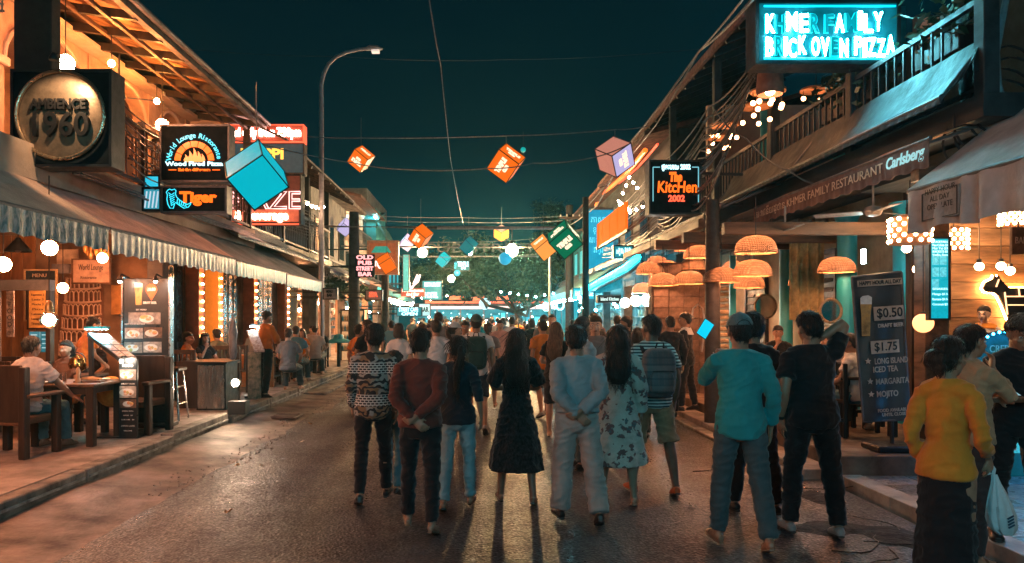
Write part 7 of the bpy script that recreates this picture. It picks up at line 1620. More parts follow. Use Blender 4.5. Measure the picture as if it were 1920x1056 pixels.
# ---------------------------------------------------------------- inside the left restaurant
YW = 13.03
t = thing('tower_relief', 'pale relief of a round arcaded tower on the lounge wall', 'wall relief', P(150, 600, YW)); M_REL = mat('cream relief', (.62, .42, .28), rough=.7, var=.1)
x0, x1 = P(112, 0, YW).x, P(192, 0, YW).x
for k in range(6):
 zb = P(0, 664 - k*25, YW).z; hh = K(25, YW); xa = x0 + K(3, YW)*k*.9; xb = x1 - K(.5, YW)*k
 cx_ = (xa + xb)/2; rw = (xb - xa)/2
 ar = lambda g_, r_=1.0: V((cx_ + rw*r_*math.sin(R(g_)), YW - .16*math.cos(R(g_)), 0))
 rg = MB(); rg.tube([ar(g_) + V((0, 0, zb - .04*math.cos(R(g_)))) for g_ in range(-85, 86, 10)], .020, 6, ref=(0, 0, 1)); tier = rg.build('tier_ring', M_REL, t, True)
 for g_ in range(-80, 81, 16): MB().tube([ar(g_) + V((0, 0, zb - .04*math.cos(R(g_)))), ar(g_) + V((0, 0, zb + hh*.72 - .04*math.cos(R(g_))))], .0135, 6).build('column', M_REL, tier, True)
 ac = MB()
 for g_ in range(-80, 80, 16): ac.tube([ar(g_ + 16*q/6) + V((0, 0, zb + hh*.70 + hh*.2*math.sin(math.pi*q/6) - .04)) for q in range(7)], .011, 5)
 ac.build('arch_row', M_REL, tier, True)
MB().box((x0 - .02, YW - .012, P(0, 664, YW).z), (x1 + .02, YW - .002, P(0, 520, YW).z)).build('ground_panel', mat('brown panel', (.24, .12, .07), rough=.7), t)
def board(label, px0, py0, px1, py1, Y, m, th=.03, name='wall_board', cat='board', frame=None, group=None):
 a, b = P(px0, py1, Y), P(px1, py0, Y); t = thing(name, label, cat, ((a.x + b.x)/2, Y, a.z), group); MB().box((a.x, Y - th, a.z), (b.x, Y, b.z), .004).build('panel', m, t)
 if frame:
  f = MB(); w_ = .025
  for q in ((a.x - w_, a.z - w_, b.x + w_, a.z), (a.x - w_, b.z, b.x + w_, b.z + w_), (a.x - w_, a.z, a.x, b.z), (b.x, a.z, b.x + w_, b.z)): f.box((q[0], Y - th - .012, q[1]), (q[2], Y, q[3]))
  f.build('frame', frame, t)
 return t
t = board('tan tilted lounge name board above the tower relief', 139, 488, 207, 530, 12.4, mat('tan board', (.42, .28, .20), rough=.6), frame=M_WOOD); letters('lettering', 'World Lounge', mat('dark brown print', (.05, .025, .02)), t, T(172, 502, 12.4, -.036), .10, width=K(46, 12.4), shear=.15); letters('lettering', 'Ristorante', mat('dark brown print', (.05, .025, .02)), t, T(168, 521, 12.4, -.036), .05, width=K(30, 12.4))
board('grey blank box board left of the lounge name board', 104, 496, 137, 513, 12.6, mat('grey board', (.18, .165, .17), rough=.6), .12); board('cream blank board behind the round opal lamp', 108, 468, 148, 496, 12.8, mat('cream board lit', (.55, .42, .30), rough=.7)); board('ochre panel right of the tower relief', 210, 535, 232, 590, 12.9, mat('ochre panel', (.50, .24, .06), rough=.6))
t = board('yellow paper menu in a dark frame on the left', 56, 545, 92, 615, 11.6, mat('yellow paper', (.60, .36, .11), rough=.7), frame=M_WOODD, cat='menu board'); 
for k, s_ in enumerate(('Espresso 2', 'Latte 3', 'Mocha 3', 'Pizza', 'Calzone 6', 'Lasagne 7', 'Tiramisu 4')): letters('lettering', s_, mat('dark brown print', (.05, .025, .02)), t, T(73, 553 + k*9, 11.6, -.034), .035, width=K(16 + len(s_)*.8, 11.6))
t = board('black chalk board with cream header behind the yellow paper menu', 50, 508, 106, 600, 12.2, M_BOARD, frame=mat('gilt edge', (.50, .33, .16), rough=.5), cat='board'); letters('lettering', 'MENU', mat('cream print', (.52, .36, .24), rough=.7), t, T(76, 517, 12.2, -.034), .06, width=K(26, 12.2))
t = thing('door_frame', 'dark grey timber door frame cut by the left picture edge', 'door frame', P(40, 700, 9.9)); a = P(4, 0, 9.9); b = P(98, 0, 9.9)
for x in (a.x - .1, b.x - .06): MB().box((x, 9.85, GL), (x + .06, 9.95, P(0, 545, 9.9).z)).build('jamb', M_GREYW if x < -6.3 else M_WOODD, t)
MB().box((a.x - .5, 9.84, P(0, 545, 9.9).z + .002), (b.x, 9.96, P(0, 525, 9.9).z)).build('lintel', mat('slate timber', (.07, .075, .085), rough=.5), t)
for i, (px0, px1) in enumerate(((57, 76), (78, 98))):
 t = board(('left', 'right')[i] + ' small cyan lit menu screen behind the man in white', px0, 622, px1, 660, 10.6, mat('cyan screen %d' % i, (.02, .10, .12), rough=.3, emit=((.10, .38, .48), (.02, .28, .36))[i], es=.45, var=.4, scale=30), name='menu_screen', cat='screen', group='cyan menu screens')
 for k in range(4): MB().box(T(px0 + 3, 629 + k*8, 10.6, -.034), T(px1 - 4 - k*2, 627 + k*8, 10.6, -.031)).build('line', mat('screen line', (.3, .5, .5), emit=(.5, .9, 1), es=.45), t)
t = board('paper strip poster beside the far left jamb', 14, 545, 28, 632, 10.8, mat('poster paper', (.45, .38, .33), rough=.7, var=.4, scale=18)); letters('lettering', 'F\nO\nO\nD', M_BOARD, t, T(21, 590, 10.8, -.034), .07)
for k in range(9):
 p = P(160 + k*5.2, 470 + (k % 3)*6, 12.0 + .1*(k % 2)); t = thing('hanging_gourd', 'gilded dried gourd hanging in a bunch above the lounge name board', 'ornament', p, 'gilded gourds above the lounge board'); MB().lathe([(.01, .20), (.028, .15), (.022, .10), (.045, .04), (.03, -.02), (.008, -.04)], 10, p).build('gourd', mat('gilded', (.50, .27, .08), rough=.35, metal=.5), t, True); MB().tube([p + V((0, 0, .19)), p + V((0, 0, .75))], .006, 5).build('string', M_BLACK, t)
# tables and chairs inside
for i, (x, y) in enumerate(((-6.9, 11.6), (-7.6, 10.2))): put(TB, (x, y, GL), 0, ('square table by the tower relief', 'square table at the far left of the lounge')[i], GT); put(CH, (x, y - .7, GL), 0, ('chair in front of the table by the tower relief', 'chair at the far left lounge table')[i], GC)
# ---------------------------------------------------------------- right side furniture
RL = .272; Y = 8.28; t = thing('banner_stand', 'tall dark drinks banner with prices on a stand', 'banner', (P(1650, 0, Y).x, Y, RL)); q = [P(1597, 520, Y), P(1690, 510, Y), P(1706, 787, Y), P(1619, 790, Y)]
def bn(u, v): p = q[0].lerp(q[1], u).lerp(q[3].lerp(q[2], u), v); return p
MB().sheet(lambda u, v: bn(u, v) + V((0, .015*math.sin(u*9 + v*3) + .02*math.sin(v*4), 0)), 14, 20, (0, .006, 0)).build('cloth', mat('charcoal banner', (.060, .058, .058), rough=.38, var=.25, scale=2, bump=.12, bscale=5), t, True)
ey = (q[0] - q[3]).normalized(); exx = (q[1] - q[0]).normalized()
fr = MB(); fr.tube([q[0], q[3]], .014, 6); fr.tube([q[1], q[2]], .014, 6); fr.tube([q[0], q[1]], .014, 6); fr.tube([q[3], q[2]], .014, 6); fr.build('frame', M_METAL, t, True)
c = P(1677, 0, Y); MB().tube([(c.x, Y + .05, RL), (c.x, Y + .05, 1.2)], .022, 8).build('post', M_DARK, t, True); MB().box((c.x - .27, Y - .18, RL), (c.x + .27, Y + .22, RL + .07), .02).build('base', M_BLACK, t)
def bt_(s_, px, py, h_, w_, m=M_PRINTW, dy=-.045, bold=.002): letters('lettering', s_, m, t, P(px, py, Y) + V((0, dy, 0)), h_, ax=V((.997, 0, .07)), ay=V((-.06, 0, 1)), width=K(w_, Y), depth=.004, bold=bold)
M_TANP = mat('tan print', (.50, .37, .28), rough=.6, bump=0)
for px, py, w_, h_ in ((1646, 530, 84, 12), (1663, 587, 56, 26), (1656, 650, 53, 24)): c = P(px, py, Y) + V((0, -.038, 0)); MB().obox(c, (K(w_, Y), .004, K(h_, Y)), Matrix.Rotation(R(-4), 3, 'Y'), .001).build('print_box', M_TANP, t)
bt_('HAPPY HOUR ALL DAY', 1646, 530, .045, 78, M_BOARD); bt_('$0.50', 1664, 587, .105, 48, M_BOARD); bt_('DRAFT BEER', 1666, 610, .042, 48, M_TANP); bt_('$1.75', 1657, 650, .095, 42, M_BOARD)
bt_('LONG ISLAND', 1667, 676, .065, 62, M_TANP); bt_('ICED TEA', 1656, 692, .065, 46, M_TANP); bt_('MARGARITA', 1669, 714, .065, 62, M_TANP); bt_('MOJITO', 1660, 738, .065, 40, M_TANP); bt_('FOOD AVAILABLE', 1671, 768, .035, 58, M_TANP); bt_('UNTIL CLOSE', 1672, 776, .035, 44, M_TANP)
for px, py in ((1624, 677), (1628, 715), (1630, 739)):
 c = P(px, py, Y) + V((0, -.04, 0)); MB().prism([((.036 if k % 2 == 0 else .016)*math.sin(math.pi*k/5), (.036 if k % 2 == 0 else .016)*math.cos(math.pi*k/5)) for k in range(10)], V((0, -.004, 0)), org=c).build('star', M_TANP, t)
beer_glass(t, P(1620, 630, Y) + V((0, 0, 0)), K(21, Y), K(76, Y), Y - .04)
# arched menu stand with LED edge
Y = 7.90; c = P(1880, 0, Y); r_ = K(66, Y); zc = P(0, 690, Y).z; zb = .062
t = thing('arch_menu', 'arched menu stand edged with cyan leds behind the man in black', 'menu stand', (c.x, Y, zb))
arch = [(-r_, zb), (r_, zb), (r_, zc)] + [(r_*math.cos(R(g_)), zc + r_*math.sin(R(g_))) for g_ in range(10, 171, 10)] + [(-r_, zc)]
MB().prism(arch, V((0, .09, 0)), org=(c.x, Y, 0)).build('board', mat('teal arch board', (.02, .085, .10), rough=.4, emit=(0, .12, .15), es=.30), t)
rim = [V((c.x - r_ - .01, Y - .02, zb))] + [V((c.x - (r_ + .01)*math.cos(R(g_)), Y - .02, zc + (r_ + .01)*math.sin(R(g_)))) for g_ in range(0, 181, 10)] + [V((c.x + r_ + .01, Y - .02, zb))]
MB().tube(rim, .022, 8).build('rim', M_DARK, t, True)
ld = MB().ball((0, 0, 0), .014, 6, 5).mesh('led', glow('blue cyan led', (.02, .42, 1), 14)); L_ = 0
for p, p2 in zip(rim, rim[1:]):
 n_ = max(1, int((p2 - p).length/.05))
 for k in range(n_): link('led', ld, t, p.lerp(p2, k/n_) + V((0, -.026, 0)) - wloc(t))
letters('lettering', 'CREPES', mat('faint teal print', (.1, .25, .28), emit=(.1, .4, .45), es=.4), t, P(1880, 655, Y) + V((0, -.006, 0)), .08, width=K(50, Y))
for col in range(3):
 for k in range(8):
  p = P(1848 + col*30, 686 + k*22, Y); f = MB().box((p.x - K(13, Y), Y - .008, p.z - K(9.5, Y)), (p.x + K(13, Y), Y - .003, p.z + K(9.5, Y)), .001).build('picture', mat('cyan lit picture %d' % ((k + col) % 3), ((.10, .32, .36), (.16, .38, .40), (.06, .26, .32))[(k + col) % 3], rough=.4, var=.6, scale=40, emit=((.05, .62, .72), (.10, .70, .75), (.02, .50, .62))[(k + col) % 3], es=.55), t)
  for q in range(2): MB().ball(V((p.x + K(rnd.uniform(-8, 8), Y), Y - .009, p.z + K(rnd.uniform(-4, 4), Y))), (K(3.5, Y), .002, K(2.8, Y)), 7, 5).build('dish', FOOD[(k + q) % 4], f)
# tall cyan menu strip
Y = 8.8; t = board('tall narrow cyan lit menu strip hanging behind the two women', 1739, 449, 1772, 597, Y, mat('cyan menu strip', (.02, .22, .28), rough=.35, emit=(.0, .42, .55), es=.80, var=.3, scale=14), .06, 'menu_strip', 'menu board', M_DARK)
for k in range(5): MB().box(T(1742 + (k % 2)*14, 498 + (k//2)*22, Y, -.068), T(1754 + (k % 2)*14, 480 + (k//2)*22, Y, -.062)).build('picture', mat('cyan strip picture', (.10, .35, .40), var=.6, scale=30, emit=(.10, .70, .85), es=.7), t)
for k, s_ in enumerate(('COCKTAILS', 'Pina Colada $3', 'Mai Tai $3', 'BUCKETS $5', 'Vodka, Rum', 'SHAKES', 'Mango $1.5', 'Banana $1.5', 'Coconut $2')): letters('lettering', s_, glow('pale cyan print', (.45, .92, 1), 1.4, False), t, T(1756, 455 + (k*6 if k < 5 else 40 + k*9.5), Y, -.068), .026, width=K(28, Y))
# horse silhouette with glow behind it
Y = 10.16; t = thing('horse_relief', 'dark horse silhouette with a warm glow behind it on the plank wall', 'wall relief', P(1885, 600, Y))
pts = [(1837, 541), (1842, 530), (1856, 523), (1858, 517), (1862, 521), (1866, 517), (1868, 523), (1876, 532), (1884, 540), (1900, 540), (1940, 541), (1960, 545), (1966, 560), (1962, 600), (1960, 640), (1950, 640), (1950, 610), (1930, 590), (1905, 592), (1898, 606), (1898, 640), (1889, 640), (1888, 606), (1882, 592), (1874, 572), (1866, 556), (1858, 549), (1848, 549), (1841, 547)]
o_ = P(0, 0, Y); MB().prism([(K(x - CX, Y), K(CY - y, Y)) for x, y in pts], V((0, -.03, 0)), org=(0, Y - .05, HC)).build('silhouette', M_BLACK, t)
gl = MB(); 
loop = [V((K(x - CX, Y), Y - .02, HC + K(CY - y, Y))) for x, y in pts] ; gl.tube(loop + [loop[0]], .014, 6); gl.build('glow_tube', glow('warm backlight', (1, .40, .12), 15), t, True)
for a_, b_ in (((1868, 538), (1873, 524)), ((1884, 548), (1889, 590)), ((1884, 556), (1940, 556)), ((1890, 572), (1940, 572)), ((1910, 541), (1912, 556))): MB().bar(P(*a_, Y - .10), P(*b_, Y - .10), .014).build('strap', glow('warm strap', (1, .50, .24), 2.2), t)
t = board('small dark hanging sign with worn letters at the right edge', 1893, 427, 1925, 478, 8.6, M_WOOD, .04, 'hanging_sign', 'sign'); letters('lettering', 'BAR', mat('tan print', (.50, .37, .28)), t, T(1909, 452, 8.6, -.046), .08, width=K(22, 8.6)); MB().tube([P(1909, 427, 8.6), P(1909, 395, 8.6)], .008, 5).build('cord', M_BLACK, t)
# right terrace tables and black chairs
BCH = make_chair(M_BLACK, .92, .46, False, 'terrace_chair'); BTB = make_table(.75, .75, M_BLACK, M_WOODD, name='terrace_table')
GR = 'black chairs of the right terrace'
for i, (x, y, rz) in enumerate(((4.35, 9.4, 75), (5.3, 9.8, -80), (4.3, 10.6, 95), (5.4, 10.9, -95), (4.55, 12.3, 90), (5.6, 12.4, -90))):
 put(BCH, (x, y, RL), rz, ('black chair nearest the drinks banner', 'black chair by the big turquoise column', 'black chair beside the man with hand on head', 'black chair facing the kerb under the mirror', 'black chair under the rattan cluster', 'black chair of the smiling seated man')[i], GR)
for i, (x, y) in enumerate(((4.85, 9.55), (4.85, 10.75), (5.05, 12.35))): put(BTB, (x, y, RL), 0, ('dark table behind the drinks banner', 'dark table left of the drinks banner', 'dark table of the smiling seated man')[i], 'tables of the right terrace')
for i, (x, y) in enumerate(((4.8, 10.6), (4.95, 10.9), (5.0, 12.2), (5.15, 12.5), (4.8, 9.45))): vessel('drinking_glass', 'beer glass on a terrace table', 'glass', [(.03, 0), (.035, .05), (.038, .14)], (x, y, RL + .752), mat('beer amber', (.55, .30, .10), rough=.3, var=.3, scale=12), group='beer glasses on the terrace tables')
t = thing('arc_lamp', 'pale curved arm lamp in front of the brown stone wall', 'lamp', P(1310, 640, 13.2)); MB().tube([P(1316, 660, 13.2), P(1322, 610, 13.2), P(1318, 578, 13.2), P(1308, 571, 13.2), P(1300, 578, 13.2), P(1297, 594, 13.2)], .016, 7).build('arm', mat('pale arm', (.5, .45, .4), rough=.4), t, True); MB().lathe([(.02, .06), (.05, 0), (.045, -.01)], 12, P(1297, 596, 13.2)).build('shade', mat('pale arm', (.5, .45, .4)), t, True)
# upper terrace people furniture: dark speakers and planters along the balcony
for i, (px, Y_) in enumerate(((1490, 10.6), (1530, 9.9), (1575, 8.2))):
 p = P(px, 0, Y_); t = thing('planter', ('left', 'middle', 'right')[i] + ' leafy planter box on the balcony rail under the neon sign', 'planter', (5.4, Y_, 3.96), 'planters of the upper balcony'); MB().box((5.05, Y_ - .4, 4.60), (5.25, Y_ + .4, 4.85), .01).build('box', M_WOODD, t); r = random.Random(i); leaves('foliage', M_LEAF, lambda r: (5.15 + r.gauss(0, .12), Y_ + r.uniform(-.45, .45), 5.02 + r.gauss(0, .17)), 260, .09, .18, r, t)
# ---------------------------------------------------------------- clothes
def patterned(name, base, fn): return recolour(base, name, fn)
def N(n, kind, **kw):
 x = n.nodes.new(kind)
 for k, v in kw.items(): setattr(x, k, v)
 return x
def mixc(n, fac, a, b):
 x = N(n, 'ShaderNodeMix', data_type='RGBA'); n.links.new(fac, x.inputs[0])
 for s_, v in ((6, a), (7, b)):
  if isinstance(v, tuple): x.inputs[s_].default_value = (*v, 1)
  else: n.links.new(v, x.inputs[s_])
 return x.outputs[2]
def step(n, val, lo, hi):
 r = N(n, 'ShaderNodeMapRange'); r.inputs[1].default_value = lo; r.inputs[2].default_value = hi; n.links.new(val, r.inputs[0]); return r.outputs[0]
def stripes(n, old):
 t = N(n, 'ShaderNodeTexCoord'); s = N(n, 'ShaderNodeSeparateXYZ'); n.links.new(t.outputs['Object'], s.inputs[0])
 m = N(n, 'ShaderNodeMath', operation='MULTIPLY'); m.inputs[1].default_value = 205; n.links.new(s.outputs['Z'], m.inputs[0])
 q = N(n, 'ShaderNodeMath', operation='SINE'); n.links.new(m.outputs[0], q.inputs[0]); return mixc(n, step(n, q.outputs[0], -.2, .2), (.03, .07, .08), (.46, .62, .60))
def floral(n, old):
 t = N(n, 'ShaderNodeTexCoord'); w = N(n, 'ShaderNodeTexNoise'); w.inputs['Scale'].default_value = 22; n.links.new(t.outputs['Object'], w.inputs['Vector'])
 mx = N(n, 'ShaderNodeMix', data_type='RGBA', blend_type='ADD'); mx.inputs[0].default_value = .055; n.links.new(t.outputs['Object'], mx.inputs[6]); n.links.new(w.outputs['Color'], mx.inputs[7])
 v = N(n, 'ShaderNodeTexVoronoi'); v.inputs['Scale'].default_value = 10.5; v.inputs['Randomness'].default_value = .8; n.links.new(mx.outputs[2], v.inputs['Vector'])
 d = N(n, 'ShaderNodeTexNoise'); d.inputs['Scale'].default_value = 30; n.links.new(t.outputs['Object'], d.inputs['Vector'])
 s = N(n, 'ShaderNodeMath', operation='ADD'); n.links.new(v.outputs['Distance'], s.inputs[0]); n.links.new(step(n, d.outputs[0], .3, 1.4), s.inputs[1])
 col = mixc(n, step(n, d.outputs[0], .45, .55), (.16, .08, .075), (.10, .12, .13)); return mixc(n, step(n, s.outputs[0], .52, .56), col, old)
def fretwork(n, old):
 t = N(n, 'ShaderNodeTexCoord'); br = N(n, 'ShaderNodeTexBrick'); mp = N(n, 'ShaderNodeMapping'); mp.inputs['Rotation'].default_value = (R(90), 0, 0); n.links.new(t.outputs['Object'], mp.inputs[0]); n.links.new(mp.outputs[0], br.inputs['Vector'])
 br.inputs['Scale'].default_value = 11; br.inputs['Mortar Size'].default_value = .05; br.inputs['Brick Width'].default_value = .42; br.inputs['Color1'].default_value = br.inputs['Color2'].default_value = (.02, .02, .022, 1); br.inputs['Mortar'].default_value = (.50, .48, .44, 1)
 w = N(n, 'ShaderNodeTexWave', bands_direction='DIAGONAL', wave_type='RINGS'); w.inputs['Scale'].default_value = 5; w.inputs['Distortion'].default_value = 14; w.inputs['Detail Scale'].default_value = 1.6; n.links.new(t.outputs['Object'], w.inputs['Vector'])
 nz = N(n, 'ShaderNodeTexNoise'); nz.inputs['Scale'].default_value = 6; n.links.new(t.outputs['Object'], nz.inputs['Vector'])
 b = mixc(n, step(n, w.outputs['Fac'], .46, .54), (.025, .024, .025), mixc(n, step(n, nz.outputs[0], .48, .55), (.30, .28, .25), (.22, .13, .07)))
 s = N(n, 'ShaderNodeSeparateXYZ'); n.links.new(t.outputs['Object'], s.inputs[0]); m = N(n, 'ShaderNodeMath', operation='MULTIPLY'); m.inputs[1].default_value = 21; n.links.new(s.outputs['Z'], m.inputs[0])
 q = N(n, 'ShaderNodeMath', operation='SINE'); n.links.new(m.outputs[0], q.inputs[0]); return mixc(n, step(n, q.outputs[0], .45, .47), b, br.outputs['Color'])
def plaid(n, old):
 t = N(n, 'ShaderNodeTexCoord'); out = old
 for ax, f_, c_ in (('X', 120, (.16, .12, .12)), ('Z', 95, (.05, .07, .08)), ('Z', 34, (.22, .17, .16))):
  s = N(n, 'ShaderNodeSeparateXYZ'); n.links.new(t.outputs['Object'], s.inputs[0]); m = N(n, 'ShaderNodeMath', operation='MULTIPLY'); m.inputs[1].default_value = f_; n.links.new(s.outputs[ax], m.inputs[0]); q = N(n, 'ShaderNodeMath', operation='SINE'); n.links.new(m.outputs[0], q.inputs[0])
  k = N(n, 'ShaderNodeMath', operation='MULTIPLY'); k.inputs[1].default_value = .55; n.links.new(step(n, q.outputs[0], .5, .8), k.inputs[0]); out = mixc(n, k.outputs[0], out, c_)
 return out
cm = cloth_mat
CM = dict(maroon=cm('maroon jersey', (.115, .030, .022)), black=cm('black cloth', (.009, .009, .011)), navy=cm('navy cloth', (.014, .024, .034)), teal=cm('teal cotton', (.015, .235, .25)), greyblue=cm('grey blue cotton', (.23, .29, .31)), greige=cm('greige trousers', (.30, .27, .25)),
          white=cm('white cotton', (.60, .58, .56)), cream=cm('cream cotton', (.50, .45, .40)), jeans=cm('blue jeans', (.075, .19, .23), bump=.4), pale_jeans=cm('pale jeans', (.22, .34, .37), bump=.4), khaki=cm('khaki cotton', (.32, .215, .125)), slate=cm('slate trousers', (.045, .075, .085)), orange=cm('orange cotton', (.50, .155, .025)),
          yellow=cm('mustard cotton', (.56, .20, .02)), charcoal=cm('charcoal cloth', (.030, .030, .033)), grey=cm('grey cotton', (.17, .165, .165)), pink=cm('pale pink cotton', (.46, .30, .28)), olive=cm('olive cotton', (.14, .13, .075)), brown=cm('brown cotton', (.11, .06, .04)), blue=cm('sky blue cotton', (.10, .27, .36)), red=cm('brick red cotton', (.30, .06, .04)), suit=cm('black suit wool', (.012, .014, .018)), lace=cm('black lace', (.022, .021, .022), bump=.6, scale=40, var=.4))
CM['stripe'] = patterned('striped jersey', CM['white'], stripes); CM['floral'] = patterned('floral cotton', cm('floral ground', (.50, .43, .37)), floral); CM['fret'] = patterned('fret print shirt', CM['white'], fretwork); CM['plaid'] = patterned('plaid canvas', cm('grey canvas', (.13, .125, .13)), plaid)
LEA = mat('black leather', (.015, .014, .014), rough=.4); LEB = mat('brown leather', (.10, .045, .025), rough=.45); SHO = mat('orange trainers', (.50, .10, .015), rough=.55); GRS = mat('grey trainers', (.25, .25, .25), rough=.6); TANS = mat('tan sandal', (.20, .12, .08), rough=.6)
WALK1, WALK2 = ((20, 6, 3, 10), (-16, 14, 3, -32)), ((-16, 14, 3, -32), (20, 6, 3, 10))
SLOW1, SLOW2 = ((11, 5, 3, 5), (-10, 9, 3, -18)), ((-10, 9, 3, -18), (11, 5, 3, 5))
STAND, STEP1, SEAT = ((3, 5, 4, 0), (-3, 4, 4, 0)), ((6, 4, 5, 0), (-6, 5, 5, -8)), ((84, 84, 7, 0), (86, 88, 7, 0))
def at(px, Y, z=.0): return V(((px - CX)/F*Y, Y, z))
ROADZ = .012
def folk(label, px, Y, rz, lod, seed, z=ROADZ, group=None, **p):
 r, k = make_person(p, label, group, lod, seed); place(r, at(px, Y, z), rz); return r, k
# ---------------------------------------------------------------- the walkers nearest the camera
S = lambda m, **o: ('shirt', CM[m], o)
Tz = lambda m, *w, **o: ('trousers', CM[m], dict(o, **({'w': w} if w else {})))
folk('man in black and white fret print shirt, leftmost of the front group', 700, 7.0, 6, 0, 1, H=1.66, hair=('mop', 'black'), arms=('swingf', 'down'), legs=SLOW2, head=(14, -2, 3), wear=[S('fret', sleeve=1.0, hem=-.10, flare=.02), Tz('black', .010, .010, .014), ('shoes', LEA)])
folk('small girl in grey top and teal jeans between the printed shirt and the maroon jersey', 738, 7.35, -12, 0, 2, H=1.40, fem=True, hair=('lowbun', 'black'), arms=('fold', 'front'), legs=SLOW1, head=(0, 8, 0), wear=[S('grey', sleeve=.5, hem=-.02, collar=False), Tz('jeans', .010, .010, .018), ('shoes', LEA)])
folk('man in maroon long sleeved jersey, hands clasped behind him', 788, 6.05, -3, 0, 3, H=1.64, hair=('short', 'black'), arms=('behind', 'behind2'), legs=SLOW1, girth=1.03, head=(-9, 2, -2), wear=[S('maroon', hem=-.03, sw=.014), Tz('black', .010, .012, .018), ('sandals', TANS)])
folk('woman with ponytail in black top and pale jeans beside the maroon jersey', 858, 6.75, -4, 0, 4, H=1.57, fem=True, hair=('ponytail', 'black'), arms=('front', 'swingb'), legs=SLOW2, head=(18, 0, 3), wear=[S('navy', sleeve=.75, hem=-.07, flare=.02, collar=False), Tz('pale_jeans', .008, .010, .020), ('sandals', LEA)])
folk('woman with long loose hair in a black calf length dress, middle of the street', 968, 6.97, 0, 0, 5, H=1.63, fem=True, hair=('long', 'black'), arms=('front', 'front'), legs=((5, 4, 6, 3), (-9, 9, 6, -16)), skin='brown', girth=1.0, head=(-6, 3, 2), wear=[('skirt', CM['lace'], dict(dress=True, hem=.36, w=(.265, .20), sleeve=.62, fold=.008)), ('sandals', LEA)])
folk('man in grey blue shirt and wide greige trousers, hands behind him', 1082, 6.3, 4, 0, 6, H=1.65, hair=('mop', 'black'), arms=('behind', 'behind2'), legs=((8, 5, 4, 4), (-13, 8, 5, -24)), head=(-14, 3, -3), wear=[S('greyblue', hem=.045, sw=.020, off=.024), Tz('greige', .022, .038, .052, waist=.10), ('belt', LEA), ('shoes', LEA)])
folk('woman with wavy long hair in a pale floral midi dress', 1158, 6.95, -6, 0, 7, H=1.67, fem=True, hair=('long', 'black'), arms=('down', 'down'), legs=STEP1, skin='tan', girth=1.04, head=(16, 4, 4), wear=[('skirt', CM['floral'], dict(dress=True, hem=.40, w=(.275, .21), sleeve=.95, sw=.026, fold=.010)), ('sandals', TANS)])
bp_r, bp_k = folk('man in striped shirt and khaki shorts with orange shoes', 1222, 7.3, 3, 0, 8, H=1.77, hair=('crop', 'black'), arms=('down', 'down'), legs=((9, 6, 6, 0), (-9, 6, 8, -14)), skin='brown', girth=1.06, head=(24, 0, 0), wear=[S('stripe', sleeve=.5, hem=-.08, flare=.02), ('shorts', CM['khaki'], dict(w=(.020, .026, .03), end=.95)), ('shoes', SHO)])
folk('man in teal shirt and grey cap holding up a lit tablet', 1388, 5.6, -2, 0, 9, H=1.76, hair=('crop', 'black'), cap=(cm('grey teal cap', (.10, .17, .18)), False), arms=('phone', 'down'), legs=((10, 6, 4, 4), (-11, 10, 4, -20)), skin='tan', girth=.93, wear=[S('teal', sleeve=.98, hem=-.10, flare=.036, sw=.012), Tz('slate', .016, .020, .026), ('sandals', TANS)])
folk('man with thick black hair in black clothes behind the man in teal', 1413, 6.6, 2, 0, 10, H=1.77, hair=('mop', 'black'), arms=('down', 'down'), legs=STEP1, wear=[S('black', sleeve=.5, hem=-.06), Tz('black', .012, .014, .02), ('shoes', LEA)])
folk('tall man in black polo with one hand raised to his head', 1522, 5.95, -2, 0, 11, H=1.79, hair=('short', 'black'), arms=('down', 'headhold'), legs=((6, 4, 5, 2), (-5, 5, 6, -6)), girth=1.05, head=(12, 0, -5), wear=[S('black', sleeve=.5, hem=-.08, flare=.032), Tz('black', .016, .018, .024), ('shoes', GRS), ('watch', LEA, dict(side=0))])
yw_r, yw_k = folk('woman in mustard blouse and long black skirt carrying a plastic bag', 1775, 4.3, -52, 0, 12, H=1.64, fem=True, hair=('lowbun', 'brown'), arms=(((.17, .06, -.01), (.25, -1, 0), (0, .2, -1), (-1, .15, 0), 24), ((.17, .17, .07), (.3, -1, 0), (.05, .3, -1), (-1, .15, 0), 40)), legs=STAND, girth=.80, head=(-15, 4, 0), wear=[S('yellow', sleeve=.92, hem=-.05, flare=.03, sw=.010, off=.014), ('skirt', CM['black'], dict(hem=.10, w=(.165, .14), fold=.006, top=.10))])
folk('woman in tan top just behind the woman in mustard, facing right', 1815, 5.3, -80, 0, 13, H=1.70, fem=True, hair=('lowbun', 'black'), face=True, arms=('fold', 'chin'), legs=STAND, girth=1.05, wear=[S('khaki', sleeve=.9, hem=-.05), Tz('charcoal', .014, .016, .02), ('sandals', LEB)])
folk('man in black short sleeved shirt at the right edge reading a phone', 1908, 5.6, 165, 0, 14, z=.062, H=1.72, hair=('mop', 'black'), face=True, arms=(((.06, .27, .20), (.5, -.6, -.6), (-.3, .9, .2), (-.2, 0, 1), 40), ((.06, .27, .20), (.5, -.6, -.6), (-.3, .9, .2), (-.2, 0, 1), 40)), legs=STAND, head=(0, 22, 0), wear=[S('black', sleeve=.6, hem=-.12, flare=.02), Tz('black', .014, .016, .02), ('shoes', LEA)])
